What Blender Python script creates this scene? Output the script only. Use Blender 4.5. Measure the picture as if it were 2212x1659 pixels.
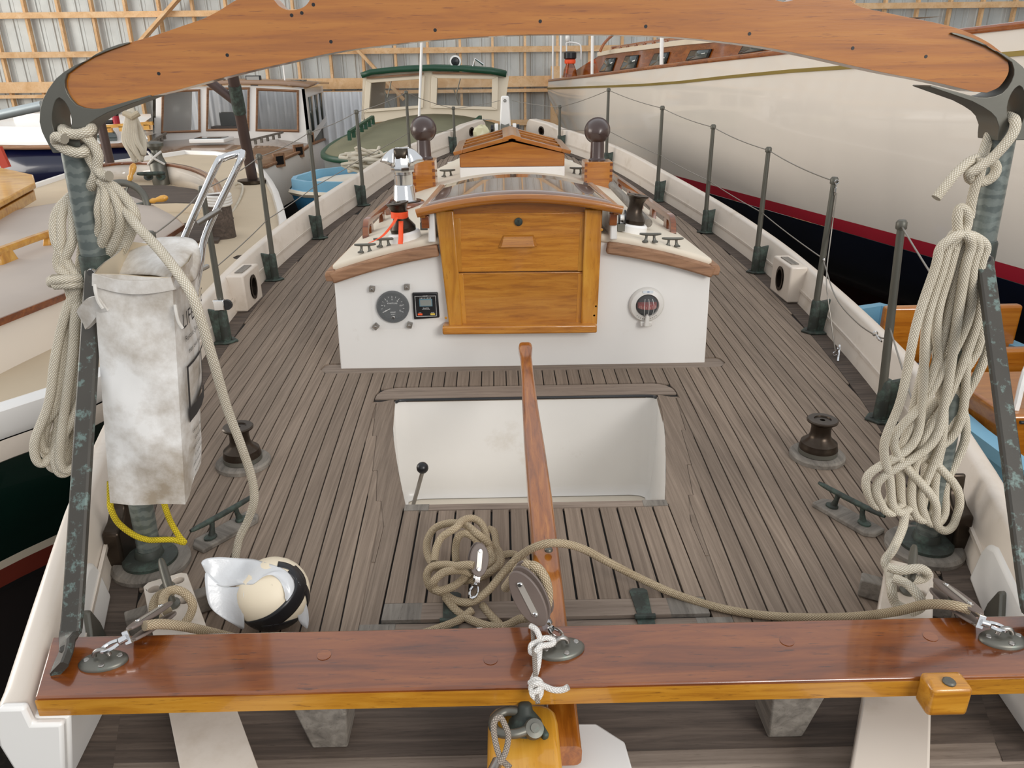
import bpy, bmesh, math, random
from mathutils import Vector, Matrix
random.seed(7)
for o in list(bpy.data.objects): bpy.data.objects.remove(o)
COL = bpy.context.scene.collection
SC = bpy.context.scene

# ------------------------------------------------------------------ camera
FPX, PITCH, YAW, ROLL = 1640.0, math.radians(22.5), math.radians(.78), math.radians(-.70)
CAM = Vector((-.093, 0, 1.2))
_fw = Vector((math.sin(YAW)*math.cos(PITCH), math.cos(YAW)*math.cos(PITCH), -math.sin(PITCH)))
_rt = Vector((math.cos(YAW), -math.sin(YAW), 0)); _up = _rt.cross(_fw)
_r2 = _rt*math.cos(ROLL)+_up*math.sin(ROLL); _u2 = -_rt*math.sin(ROLL)+_up*math.cos(ROLL)
cd = bpy.data.cameras.new('camera'); co = bpy.data.objects.new('camera', cd); COL.objects.link(co)
co.matrix_world = Matrix(((_r2.x, _u2.x, -_fw.x, CAM.x), (_r2.y, _u2.y, -_fw.y, CAM.y), (_r2.z, _u2.z, -_fw.z, CAM.z), (0, 0, 0, 1)))
cd.sensor_fit = 'HORIZONTAL'; cd.sensor_width = 36.0; cd.lens = 36.0*FPX/2212; cd.clip_start = .02; cd.clip_end = 200
SC.camera = co

# ------------------------------------------------------------------ light
w = bpy.data.worlds.new('daylight'); SC.world = w; w.use_nodes = True
bg = w.node_tree.nodes['Background']; bg.inputs[0].default_value = (.93, .96, 1.0, 1); bg.inputs[1].default_value = .92
def area(name, loc, target, sx, sy, power, col):
    l = bpy.data.lights.new(name, 'AREA'); l.shape = 'RECTANGLE'; l.size = sx; l.size_y = sy; l.energy = power; l.color = col
    o = bpy.data.objects.new(name, l); COL.objects.link(o); o.location = loc
    o.rotation_euler = (Vector(target)-Vector(loc)).to_track_quat('-Z', 'Y').to_euler()
    return o
area('open_barn_door', (4.6, -5.4, 4.2), (0, 3.2, 0), 3.4, 2.8, 470, (1.0, .97, .93))
area('left_fill_light', (-13.0, 6.5, 2.6), (2.5, 7.5, .6), 9.0, 4.2, 820, (1.0, .94, .86))  # added fill lamp to brighten the white hull and back wall
SC.view_settings.view_transform = 'Standard'; SC.view_settings.look = 'None'; SC.view_settings.gamma = 1
SC.view_settings.use_curve_mapping = False; SC.view_settings.exposure = 0.0

# ------------------------------------------------------------------ helpers
def ray(x, y): return _fw*FPX+_r2*(x-1106)-_u2*(y-829.5)
def atz(x, y, z=0.0):
    r = ray(x, y); return CAM+r*((z-CAM.z)/r.z)
def aty(x, y, Y):
    r = ray(x, y); return CAM+r*((Y-CAM.y)/r.y)
def atx(x, y, X):
    r = ray(x, y); return CAM+r*((X-CAM.x)/r.x)
def lerp(a, b, t): return a+(b-a)*t
def table(T, y):
    # smooth (Catmull-Rom) interpolation of a table [(y, v), ...]
    if y <= T[0][0]: return T[0][1]
    if y >= T[-1][0]: return T[-1][1]
    for i in range(len(T)-1):
        if T[i][0] <= y <= T[i+1][0]:
            t = (y-T[i][0])/(T[i+1][0]-T[i][0]); h = T[i+1][0]-T[i][0]
            def m(k):
                a = max(k-1, 0); b = min(k+1, len(T)-1); return (T[b][1]-T[a][1])/(T[b][0]-T[a][0])*h
            p0, p1, m0, m1 = T[i][1], T[i+1][1], m(i), m(i+1)
            return (2*t**3-3*t**2+1)*p0+(t**3-2*t**2+t)*m0+(-2*t**3+3*t**2)*p1+(t**3-t**2)*m1
def smooth_path(pts, per=8, closed=False):
    P = [Vector(p) for p in pts]; n = len(P); out = []
    for i in range(n if closed else n-1):
        if closed: a, b, c, d = P[(i-1) % n], P[i], P[(i+1) % n], P[(i+2) % n]
        else:
            b, c = P[i], P[i+1]; a = P[i-1] if i else b*2-c; d = P[i+2] if i+2 < n else c*2-b
        for k in range(per):
            t = k/per
            out.append(.5*((2*b)+(c-a)*t+(2*a-5*b+4*c-d)*t*t+(3*b-a-3*c+d)*t**3))
    if not closed: out.append(P[-1].copy())
    return out
def frame_for(d, up=None):
    d = d.normalized()
    u = up or (Vector((0, 0, 1)) if abs(d.z) < .95 else Vector((1, 0, 0)))
    s = d.cross(u).normalized(); return s, s.cross(d).normalized()
def ell(a, b, n=24, c=(0, 0), ph=0): return [(c[0]+a*math.cos(2*math.pi*k/n+ph), c[1]+b*math.sin(2*math.pi*k/n+ph)) for k in range(n)]
def rrect(w, h, r, n=5, c=(0, 0)):
    out = []
    for sx, sy, a0 in ((1, 1, 0), (-1, 1, 90), (-1, -1, 180), (1, -1, 270)):
        for k in range(n+1):
            a = math.radians(a0+90*k/n); out.append((c[0]+sx*(w/2-r)+r*math.cos(a), c[1]+sy*(h/2-r)+r*math.sin(a)))
    return out
X3, Y3, Z3 = Vector((1, 0, 0)), Vector((0, 1, 0)), Vector((0, 0, 1))

class MB:
    def __init__(s): s.v = []; s.f = []; s.uv = {}
    def add(s, verts, faces):
        b = len(s.v); s.v += [Vector(p) for p in verts]; s.f += [tuple(i+b for i in f) for f in faces]; return s
    def box(s, c, d, R=None):
        c = Vector(c); vs = []
        for x in (-.5, .5):
            for y in (-.5, .5):
                for z in (-.5, .5):
                    p = Vector((x*d[0], y*d[1], z*d[2])); vs.append(c+(R @ p if R else p))
        return s.add(vs, [(0, 1, 3, 2), (4, 6, 7, 5), (0, 4, 5, 1), (2, 3, 7, 6), (0, 2, 6, 4), (1, 5, 7, 3)])
    def hexa(s, a, b):
        # a: four points of one side, b: four points of the other
        return s.add(list(a)+list(b), [(3, 2, 1, 0), (4, 5, 6, 7), (0, 1, 5, 4), (1, 2, 6, 5), (2, 3, 7, 6), (3, 0, 4, 7)])
    def bar(s, p0, p1, w, h, up=None, w1=None, h1=None):
        p0, p1 = Vector(p0), Vector(p1); a, b = frame_for(p1-p0, Vector(up) if up else None)
        w1 = w1 or w; h1 = h1 or h
        q = lambda p, w, h: [p-a*w/2-b*h/2, p+a*w/2-b*h/2, p+a*w/2+b*h/2, p-a*w/2+b*h/2]
        return s.hexa(q(p0, w, h), q(p1, w1, h1))
    def loft(s, rings, caps=True, closed=False):
        n = len(rings[0]); vs = [p for r in rings for p in r]; fs = []; m = len(rings)
        for i in range(m if closed else m-1):
            j = (i+1) % m
            for k in range(n): fs.append((i*n+k, i*n+(k+1) % n, j*n+(k+1) % n, j*n+k))
        if caps and not closed: fs.append(tuple(range(n-1, -1, -1))); fs.append(tuple((m-1)*n+k for k in range(n)))
        return s.add(vs, fs)
    def tube(s, pts, r, n=10, closed=False, caps=True, up=None):
        P = [Vector(p) for p in pts]; m = len(P); rings = []; prev = None
        for i in range(m):
            d = (P[(i+1) % m]-P[i-1]) if closed else (P[min(i+1, m-1)]-P[max(i-1, 0)])
            if d.length < 1e-9: d = Vector((0, 0, 1))
            d.normalize()
            if prev is None: a, _ = frame_for(d)
            else:
                a = prev-d*prev.dot(d)
                if a.length < 1e-6: a, _ = frame_for(d)
                a.normalize()
            prev = a; b = d.cross(a); rr = r[i] if isinstance(r, (list, tuple)) else r
            rings.append([P[i]+a*rr*math.cos(2*math.pi*k/n)+b*rr*math.sin(2*math.pi*k/n) for k in range(n)])
        return s.loft(rings, caps, closed)
    def sweep(s, pts, sec, up=None, closed=False, scale=None):
        # sec: 2d section (side, up) swept along pts with a fixed up vector
        P = [Vector(p) for p in pts]; m = len(P); rings = []
        for i in range(m):
            d = (P[(i+1) % m]-P[i-1]) if closed else (P[min(i+1, m-1)]-P[max(i-1, 0)])
            a, b = frame_for(d, Vector(up) if up else None); k = scale[i] if scale else 1
            rings.append([P[i]+a*x*k+b*y*k for x, y in sec])
        return s.loft(rings, True, closed)
    def lathe(s, prof, c=(0, 0, 0), ax=(0, 0, 1), n=24, cap=True):
        c = Vector(c); ax = Vector(ax).normalized(); a, b = frame_for(ax)
        return s.loft([[c+ax*z+a*max(r, 1e-4)*math.cos(2*math.pi*k/n)+b*max(r, 1e-4)*math.sin(2*math.pi*k/n) for k in range(n)] for r, z in prof], cap)
    def prism(s, poly, o, u, v, d):
        o, u, v, d = Vector(o), Vector(u), Vector(v), Vector(d); n = len(poly)
        A = [o+u*x+v*y for x, y in poly]
        return s.add(A+[p+d for p in A], [tuple(range(n-1, -1, -1)), tuple(range(n, 2*n))]+[(k, (k+1) % n, n+(k+1) % n, n+k) for k in range(n)])
    def plate(s, outer, holes, o, u, v, d):
        # flat plate with holes, thickness vector d
        o, u, v, d = Vector(o), Vector(u), Vector(v), Vector(d)
        bm = bmesh.new(); ed = []
        for loop in [outer]+list(holes):
            vs = [bm.verts.new((x, y, 0)) for x, y in loop]
            ed += [bm.edges.new((vs[k], vs[(k+1) % len(vs)])) for k in range(len(vs))]
        bmesh.ops.triangle_fill(bm, edges=ed, use_beauty=True, normal=(0, 0, 1))
        bm.verts.index_update(); n = len(bm.verts)
        A = [o+u*q.co.x+v*q.co.y for q in bm.verts]
        fs = [tuple(q.index for q in f.verts) for f in bm.faces]
        bnd = [e for e in bm.edges if len(e.link_faces) == 1]
        sides = []
        for e in bnd:
            f = e.link_faces[0]; vs = [q.index for q in f.verts]; a, b = e.verts[0].index, e.verts[1].index
            if (vs.index(a)+1) % len(vs) != vs.index(b): a, b = b, a
            sides.append((b, a, n+a, n+b))
        bm.free()
        return s.add(A+[p+d for p in A], fs+[tuple(n+i for i in reversed(f)) for f in fs]+sides)
    def grid(s, rows, flip=False):
        m, n = len(rows), len(rows[0]); fs = []
        for i in range(m-1):
            for j in range(n-1):
                q = (i*n+j, i*n+j+1, (i+1)*n+j+1, (i+1)*n+j); fs.append(q[::-1] if flip else q)
        return s.add([p for r in rows for p in r], fs)
    def sphere(s, c, r, n=16, sc=(1, 1, 1)):
        c = Vector(c)
        return s.loft([[c+Vector((r*sc[0]*math.sin(t)*math.cos(2*math.pi*k/n), r*sc[1]*math.sin(t)*math.sin(2*math.pi*k/n), -r*sc[2]*math.cos(t))) for k in range(n)]
                       for t in [max(.02, min(math.pi-.02, math.pi*i/(n//2))) for i in range(n//2+1)]])
    def mesh(s, name, shift=None, angle=40):
        me = bpy.data.meshes.new(name); sh = shift or Vector((0, 0, 0))
        me.from_pydata([p-sh for p in s.v], [], s.f)
        bm = bmesh.new(); bm.from_mesh(me); bmesh.ops.recalc_face_normals(bm, faces=bm.faces); bm.to_mesh(me); bm.free()
        me.polygons.foreach_set('use_smooth', [True]*len(me.polygons)); me.set_sharp_from_angle(angle=math.radians(angle)); me.update()
        return me
    def build(s, name, m, parent=None, bev=0, seg=2, angle=40, solid=0):
        root = Vector((0, 0, 0))
        if parent:
            p = parent
            while p: root += p.location; p = p.parent
        else:
            xs = [p.x for p in s.v]; ys = [p.y for p in s.v]; zs = [p.z for p in s.v]
            root = Vector(((min(xs)+max(xs))/2, (min(ys)+max(ys))/2, min(zs)))
        me = s.mesh(name, root, angle); o = bpy.data.objects.new(name, me); COL.objects.link(o)
        if parent: o.parent = parent
        else: o.location = root
        me.materials.append(m)
        if solid:
            q = o.modifiers.new('s', 'SOLIDIFY'); q.thickness = solid; q.offset = 0
        if bev:
            q = o.modifiers.new('b', 'BEVEL'); q.width = bev; q.segments = seg; q.limit_method = 'ANGLE'; q.angle_limit = math.radians(35)
        return o
def tag(o, label=None, cat=None, group=None, kind=None):
    if label: o['label'] = label
    if cat: o['category'] = cat
    if group: o['group'] = group
    if kind: o['kind'] = kind
    return o
def thing(name, label=None, cat=None, loc=(0, 0, 0), group=None, kind=None):
    o = bpy.data.objects.new(name, None); COL.objects.link(o); o.location = loc; o.empty_display_size = .05
    return tag(o, label, cat, group, kind)
def copy_tree(o, parent=None, **kw):
    c = o.copy(); COL.objects.link(c); c.parent = parent
    for ch in list(o.children): copy_tree(ch, c)
    for k, v in kw.items(): c[k] = v
    return c
def text_mb(txt, size, o, u, v, depth=.0006, align='CENTER', spacing=1.0, shear=0):
    # flat lettering as geometry, centred on o, reading along u with v up
    cu = bpy.data.curves.new('t', 'FONT'); cu.body = txt; cu.size = size; cu.align_x = align; cu.align_y = 'CENTER'; cu.space_character = spacing; cu.shear = shear
    cu.resolution_u = 2
    ob = bpy.data.objects.new('t', cu); COL.objects.link(ob)
    dg = bpy.context.evaluated_depsgraph_get(); me = bpy.data.meshes.new_from_object(ob.evaluated_get(dg))
    u, v, o = Vector(u).normalized(), Vector(v).normalized(), Vector(o); nrm = u.cross(v)
    mb = MB(); mb.add([o+u*q.co.x+v*q.co.y+nrm*depth for q in me.vertices], [tuple(p.vertices) for p in me.polygons])
    bpy.data.objects.remove(ob); bpy.data.curves.remove(cu); bpy.data.meshes.remove(me)
    return mb

# ------------------------------------------------------------------ materials
def lin(c):
    if isinstance(c, str): c = [int(c[i:i+2], 16)/255 for i in (0, 2, 4)]
    return tuple(((x/12.92) if x <= .04045 else ((x+.055)/1.055)**2.4) for x in c)+(1,)
class NT:
    def __init__(s, name):
        s.m = bpy.data.materials.new(name); s.m.use_nodes = True; s.t = s.m.node_tree; s.b = s.t.nodes['Principled BSDF']
    def n(s, kind, **kw):
        q = s.t.nodes.new('ShaderNode'+kind)
        for k, v in kw.items(): setattr(q, k, v)
        return q
    def l(s, a, b): s.t.links.new(a, b)
    def coords(s, scale=(1, 1, 1), kind='Object', rot=(0, 0, 0)):
        tc = s.n('TexCoord'); mp = s.n('Mapping'); mp.inputs['Scale'].default_value = scale; mp.inputs['Rotation'].default_value = rot
        if kind == 'World':
            g = s.n('NewGeometry'); s.l(g.outputs['Position'], mp.inputs['Vector'])
        else: s.l(tc.outputs[kind], mp.inputs['Vector'])
        return mp.outputs['Vector']
    def noise(s, vec, scale=5, detail=4, rough=.55, dist=0):
        q = s.n('TexNoise'); q.inputs['Scale'].default_value = scale; q.inputs['Detail'].default_value = detail
        q.inputs['Roughness'].default_value = rough; q.inputs['Distortion'].default_value = dist; s.l(vec, q.inputs['Vector']); return q.outputs['Fac']
    def ramp(s, fac, stops):
        q = s.n('ValToRGB'); e = q.color_ramp.elements
        while len(e) < len(stops): e.new(.5)
        for k, (p, c) in enumerate(stops): e[k].position = p; e[k].color = c if len(c) == 4 else (*c, 1)
        s.l(fac, q.inputs['Fac']); return q.outputs['Color']
    def mix(s, fac, a, b, mode='MIX'):
        q = s.n('Mix', data_type='RGBA', blend_type=mode)
        for val, idx in ((fac, 0), (a, 6), (b, 7)):
            if hasattr(val, 'node'): s.l(val, q.inputs[idx])
            else: q.inputs[idx].default_value = val
        return q.outputs[2]
    def math(s, op, a, b=0.0, c=None):
        q = s.n('Math', operation=op)
        for i, val in enumerate((a, b, c)):
            if val is None: continue
            if hasattr(val, 'node'): s.l(val, q.inputs[i])
            else: q.inputs[i].default_value = val
        return q.outputs[0]
    def bump(s, h, strength=.3, dist=.002):
        q = s.n('Bump'); q.inputs['Strength'].default_value = strength; q.inputs['Distance'].default_value = dist; s.l(h, q.inputs['Height']); s.l(q.outputs['Normal'], s.b.inputs['Normal'])
    def set(s, **kw):
        for k, v in kw.items():
            k = {'rough': 'Roughness', 'metal': 'Metallic', 'coat': 'Coat Weight', 'coatr': 'Coat Roughness', 'trans': 'Transmission Weight', 'color': 'Base Color', 'ior': 'IOR', 'alpha': 'Alpha', 'spec': 'Specular IOR Level'}[k]
            if hasattr(v, 'node'): s.l(v, s.b.inputs[k])
            else: s.b.inputs[k].default_value = v
        return s
def paint(name, c, rough=.4, metal=0, coat=0, var=.06, dirt=None, dscale=6, dlo=.55, dhi=.75, bump=0, bscale=60):
    t = NT(name); v = t.coords(); base = lin(c)
    n = t.noise(v, 3, 5); dk = tuple(x*(1-var*2) for x in base[:3])+(1,)
    col = t.ramp(n, [(.3, dk), (.7, base)])
    if dirt:
        n2 = t.noise(v, dscale, 8, .65); f = t.ramp(n2, [(dlo, (0, 0, 0, 1)), (dhi, (1, 1, 1, 1))]); col = t.mix(f, col, lin(dirt))
    t.set(color=col, rough=rough, metal=metal, coat=coat)
    if bump: t.bump(t.noise(v, bscale, 4), bump)
    return t.m
def wood(name, lo, mid, hi, grain=(1, 22, 22), rough=.35, coat=.8, scale=2.2, streak=None, rnd=.12, bump=.08, world=False, coatr=.08):
    t = NT(name); v = t.coords(grain, 'World' if world else 'Object')
    oi = t.n('ObjectInfo')
    q = t.n('VectorMath', operation='ADD'); t.l(v, q.inputs[0])
    cx = t.n('CombineXYZ'); r7 = t.math('MULTIPLY', oi.outputs['Random'], 37.0); t.l(r7, cx.inputs[0]); t.l(r7, cx.inputs[1]); t.l(cx.outputs[0], q.inputs[1]); v = q.outputs[0]
    n = t.noise(v, scale, 6, .6, .6)
    col = t.ramp(n, [(.28, lin(lo)), (.5, lin(mid)), (.74, lin(hi))])
    n2 = t.noise(v, scale*6, 3, .7)
    if streak:
        f = t.ramp(n2, [(.60, (0, 0, 0, 1)), (.72, (1, 1, 1, 1))]); col = t.mix(t.math('MULTIPLY', f, .7), col, lin(streak))
    br = t.math('ADD', t.math('MULTIPLY', oi.outputs['Random'], 2*rnd), 1-rnd)
    cb = t.n('CombineXYZ'); [t.l(br, cb.inputs[k]) for k in range(3)]
    col = t.mix(1.0, col, cb.outputs[0], 'MULTIPLY')
    t.set(color=col, rough=rough, coat=coat, coatr=coatr)
    if bump: t.bump(n2, bump, .001)
    return t.m
def patina(name, base, green, amt=(.5, .62), rough=.5, metal=.6, scale=14, bands=False):
    t = NT(name); v = t.coords(); n = t.noise(v, scale, 8, .7)
    f = t.ramp(n, [(amt[0], (0, 0, 0, 1)), (amt[1], (1, 1, 1, 1))])
    n3 = t.noise(v, 3, 3); a = t.ramp(n3, [(.3, tuple(x*.65 for x in lin(base)[:3])+(1,)), (.7, lin(base))])
    if bands:
        vb = t.coords((1, 1, 1)); wv = t.n('TexWave', bands_direction='Z'); wv.inputs['Scale'].default_value = 13; wv.inputs['Distortion'].default_value = 5; wv.inputs['Detail'].default_value = 3; wv.inputs['Detail Scale'].default_value = 2.5
        t.l(vb, wv.inputs['Vector']); fb = t.ramp(wv.outputs['Fac'], [(.35, (0, 0, 0, 1)), (.65, (1, 1, 1, 1))]); a = t.mix(t.math('MULTIPLY', fb, .55), a, lin('4a5352'))
    col = t.mix(t.math('MULTIPLY', f, .75), a, lin(green))
    t.set(color=col, rough=rough, metal=metal); t.bump(n, .25, .001); return t.m
M = {}
M['varnish'] = wood('varnished_mahogany', '8a4d10', 'a46216', 'b47526', (1.2, 10, 20), .30, .8, 2.4, '6a340c')
M['varnish_dark'] = wood('dark_varnished_rail', '562708', '7c3f12', '96551f', (1.5, 14, 14), .25, 1.0, 2.2, '3a1808')
M['rail_edge'] = wood('sunbleached_varnish', '9a5f14', 'c08424', 'd29a3a', (2, 20, 20), .35, .6, 2.0, '6b3c10')
M['oak_board'] = wood('varnished_oak_board', '94560f', 'b8761f', 'c98c32', (2.6, 10, 30), .3, .9, 2.2, '6e3d0c')
M['oak_post'] = wood('varnished_oak_post', '9a5c14', 'c08024', 'd09636', (14, 14, 2), .3, .9, 2.0, '8a5212')
M['tiller'] = wood('varnished_locust', '6e380a', '985514', 'b87428', (26, 2.2, 20), .28, .9, 2.0, '5f2d08')
M['teak'] = wood('weathered_teak_plank', '6c5d50', '817162', '948373', (60, 1.2, 20), .85, 0, 2.2, '5c4e42', .12, .25)
M['teak_x'] = wood('weathered_teak_board', '6f6155', '86776a', '98897b', (1.6, 36, 20), .85, 0, 2.2, '54463b', .1, .25)
M['teak_dark'] = wood('dark_weathered_teak', '3d342d', '54483f', '6b5d52', (1.6, 30, 20), .85, 0, 2.2, '322a24', .1, .25)
M['teak_trim'] = wood('bare_teak_trim', '76563f', '987154', 'ad8768', (2, 20, 20), .7, 0, 2.0, '5e4331', .06, .2)
M['greywood'] = wood('grey_bare_wood', '5c564f', '7a736a', '928b81', (20, 2, 20), .85, 0, 2.0, '4a443e', .05, .3)
M['caulk'] = paint('black_deck_caulk', '15120f', .7)
M['white'] = paint('gloss_white_paint', 'ece9e4', .32, coat=.2, var=.02, dirt='cfc6b8', dscale=4, dlo=.62, dhi=.85)
M['cream'] = paint('cream_paint', 'e6dccb', .45, var=.03)
M['bulwark'] = paint('cream_white_bulwark', 'd9cdbf', .35, coat=.2, var=.03, dirt='c3b4a2', dscale=5)
M['roof'] = paint('cream_canvas_roof', 'ded2be', .6, var=.03, bump=.1, bscale=160)
M['bronze'] = patina('dark_bronze', '77756c', '6b8078', (.58, .75), .42, .6)
M['verdigris'] = patina('verdigris_bronze', '3c403a', '566b60', (.46, .68), .6, .25, 20)
M['bronze_brown'] = patina('brown_bronze', '4a4037', '5a5348', (.5, .7), .33, .85)
M['pipe'] = patina('banded_galvanised_pipe', '7f8681', '99a39c', (.5, .75), .38, .4, 10, True)
M['strap'] = patina('weathered_bronze_strap', '4a463f', '71857f', (.54, .62), .5, .25, 34)
M['stanchion'] = paint('grey_green_stanchion', '605e55', .45, .4, var=.12)
M['chrome'] = paint('polished_stainless', 'd8d8d8', .12, 1.0, var=.02)
M['steel_dull'] = paint('dull_stainless', 'b0aca6', .35, 1.0, var=.1)
M['wire'] = paint('stainless_wire', '9c978f', .4, .9)
M['tufnol'] = paint('grey_block_cheek', '74665e', .5, var=.15, bump=.1)
M['strap_steel'] = paint('worn_block_strap', 'c2bcb2', .35, .4, var=.06)
M['black'] = paint('black_plastic', '17171a', .35)
M['orange'] = paint('orange_ribbon', 'ff5a28', .5, var=.02)
M['winch_white'] = paint('white_winch_base', 'f2f0ec', .3, coat=.3, var=.01)
M['cowl'] = paint('brown_painted_cowl', '4a3a36', .32, .1, .2, var=.08)
def glassy(name, c, rough=.05, trans=1.0, alpha=1, ior=1.45):
    t = NT(name); t.set(color=lin(c), rough=rough, trans=trans, ior=ior, alpha=alpha); return t.m
M['glass'] = glassy('clear_glass', 'e8f0f0', .02)
M['acrylic'] = glassy('clear_acrylic', 'f4f6f6', .03, 0, .06)
def rope_mat(name, lo, hi, fleck=None, reps=10, pitch=60):
    # braid relief from the rope's own UVs: u round the rope, v in metres along it
    t = NT(name); tc = t.n('TexCoord'); sx = t.n('SeparateXYZ'); t.l(tc.outputs['UV'], sx.inputs[0])
    u, v = sx.outputs[0], sx.outputs[1]
    a = t.math('ADD', t.math('MULTIPLY', u, reps*2*math.pi/2), t.math('MULTIPLY', v, pitch*math.pi))
    b = t.math('SUBTRACT', t.math('MULTIPLY', u, reps*2*math.pi/2), t.math('MULTIPLY', v, pitch*math.pi))
    h = t.math('MULTIPLY', t.math('ABSOLUTE', t.math('SINE', a)), t.math('ABSOLUTE', t.math('SINE', b)))
    col = t.ramp(h, [(.05, lin(lo)), (.55, lin(hi))])
    n = t.noise(t.coords((1, 1, 1)), 9, 5); col = t.mix(t.ramp(n, [(.45, (0, 0, 0, 1)), (.75, (.45, .45, .45, 1))]), col, lin(lo))
    t.set(color=col, rough=.85); t.bump(h, .7, .0025); return t.m
M['rope'] = rope_mat('cream_braided_rope', 'b3a68e', 'e9e1d0', reps=12, pitch=130)
M['rope_tan'] = rope_mat('tan_braided_rope', '8a7557', 'cdbb9d', reps=12, pitch=140)
M['rope_white'] = rope_mat('white_cord', 'cfcac2', 'f6f3ee', reps=6, pitch=180)
M['rope_yellow'] = rope_mat('yellow_rope', 'a88f10', 'e6cf2c', reps=6, pitch=140)
def rope(name, pts, r, m, label=None, cat=None, parent=None, per=8, closed=False, n=10, group=None, smooth=True):
    P = smooth_path(pts, per, closed) if smooth else [Vector(p) for p in pts]
    mb = MB(); mb.tube(P, r, n, closed)
    o = mb.build(name, m, parent, angle=80); me = o.data
    uvl = me.uv_layers.new(name='UVMap'); k = len(P); L = [0.0]
    for i in range(1, k+1): L.append(L[-1]+(P[i % k]-P[i-1]).length)
    for p in me.polygons:
        idx = list(p.vertices); rows = [i//n for i in idx]; cols = [i % n for i in idx]
        if len(idx) > 4: continue
        rw = max(rows)-min(rows) > 1; cw = max(cols)-min(cols) > 1
        for li, r_, c_ in zip(p.loop_indices, rows, cols):
            rr = r_+k if (rw and r_ == 0) else r_; cc = c_+n if (cw and c_ == 0) else c_
            uvl.data[li].uv = (cc/n, L[min(rr, k)])
    if label: tag(o, label, cat, group)
    return o
def pin(mb, c, ax, r=.008, h=.004, n=12):
    c = Vector(c); ax = Vector(ax).normalized(); mb.lathe([(r, 0), (r, h*.5), (r*.75, h), (0, h)], c, ax, n); return mb
# ================================================================== the shed
GROUND = -1.95
WALLY = 15.6
M['steel_sheet'] = paint('galvalume_siding', 'c9ccc9', .45, .1, var=.08)
M['white_sheet'] = paint('white_corrugated_sheet', 'e4e4e4', .4, .1, var=.03)
M['framing'] = wood('spruce_framing', 'd2a472', 'e2b888', 'ecc9a0', (4, 4, 4), .7, 0, 1.6, 'a87440', .08, .1)
M['gravel'] = paint('dark_earth_floor', '3a342d', .95, var=.25, dirt='4d463c', dscale=14, bump=.6, bscale=40)
mb = MB(); mb.box((0, 5, GROUND-.05), (46, 46, .1)); tag(mb.build('floor', M['gravel']), kind='structure')
def frame_wall(name, x0, x1, toY, flip=None):
    root = thing(name, kind='structure', loc=(0, toY, GROUND))
    H = 7.2; pitch = .24; n = int((x1-x0)/pitch)
    # ribbed sheets 0.96 m wide, each its own panel
    W = .96; cnt = int((x1-x0)/W)+1
    sec = []
    for k in range(4):
        b = k*.24; sec += [(b, 0), (b+.10, 0), (b+.115, .022), (b+.135, .022), (b+.15, 0), (b+.19, 0), (b+.195, .006), (b+.205, .006), (b+.21, 0)]
    sec.append((.96, 0))
    g = MB(); g.grid([[Vector((x, -y, 0)) for x, y in sec], [Vector((x, -y, H)) for x, y in sec]])
    me = g.mesh('siding_panel', angle=20); me.materials.append(M['steel_sheet'])
    for i in range(cnt):
        o = bpy.data.objects.new('siding_panel', me); COL.objects.link(o); o.parent = root; o.location = (x0+i*W, .12, 0)
    st = MB(); st.box((0, 0, H/2), (.045, .10, H)); ms = st.mesh('stud'); ms.materials.append(M['framing'])
    x = x0
    while x < x1:
        o = bpy.data.objects.new('stud', ms); COL.objects.link(o); o.parent = root; o.location = (x, .02, 0); x += .61
    for z, h, d in ((.22, .1, .05), (.88, .1, .05), (1.54, .1, .05), (2.20, .10, .05), (2.94, .19, .07), (2.78, .06, .05), (3.50, .1, .05), (4.16, .1, .05), (4.82, .1, .05), (5.5, .1, .05), (6.2, .1, .05)):
        g = MB(); g.box(((x0+x1)/2, WALLY-.05-d/2+.01, GROUND+z), (x1-x0, d, h)); g.build('girt', M['framing'], root)
    return root
wb = frame_wall('wall_back', -14.2, 12.2, WALLY)
# diagonal braces standing off the studs
for (a, b) in (((330, 60), (400, -20)), ((770, 105), (835, 175))):
    g = MB(); p, q = aty(*a, WALLY-.16), aty(*b, WALLY-.16); d = (q-p)*.6; g.bar(p-d, q+d, .05, .17, up=(0, 1, 0)); g.build('diagonal_brace', M['framing'], wb)
g = MB(); g.box((1.0, WALLY-.2, GROUND+1.6), (.16, .14, 3.2)); g.build('post', M['framing'], wb)
# side walls, only glimpsed in reflections
for nm, X in (('wall_left', -14.3), ('wall_right', 12.3)):
    g = MB(); g.box((X, 6, GROUND+3.0), (.06, 20, 6.0)); tag(g.build(nm, M['steel_sheet']), kind='structure')

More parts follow.
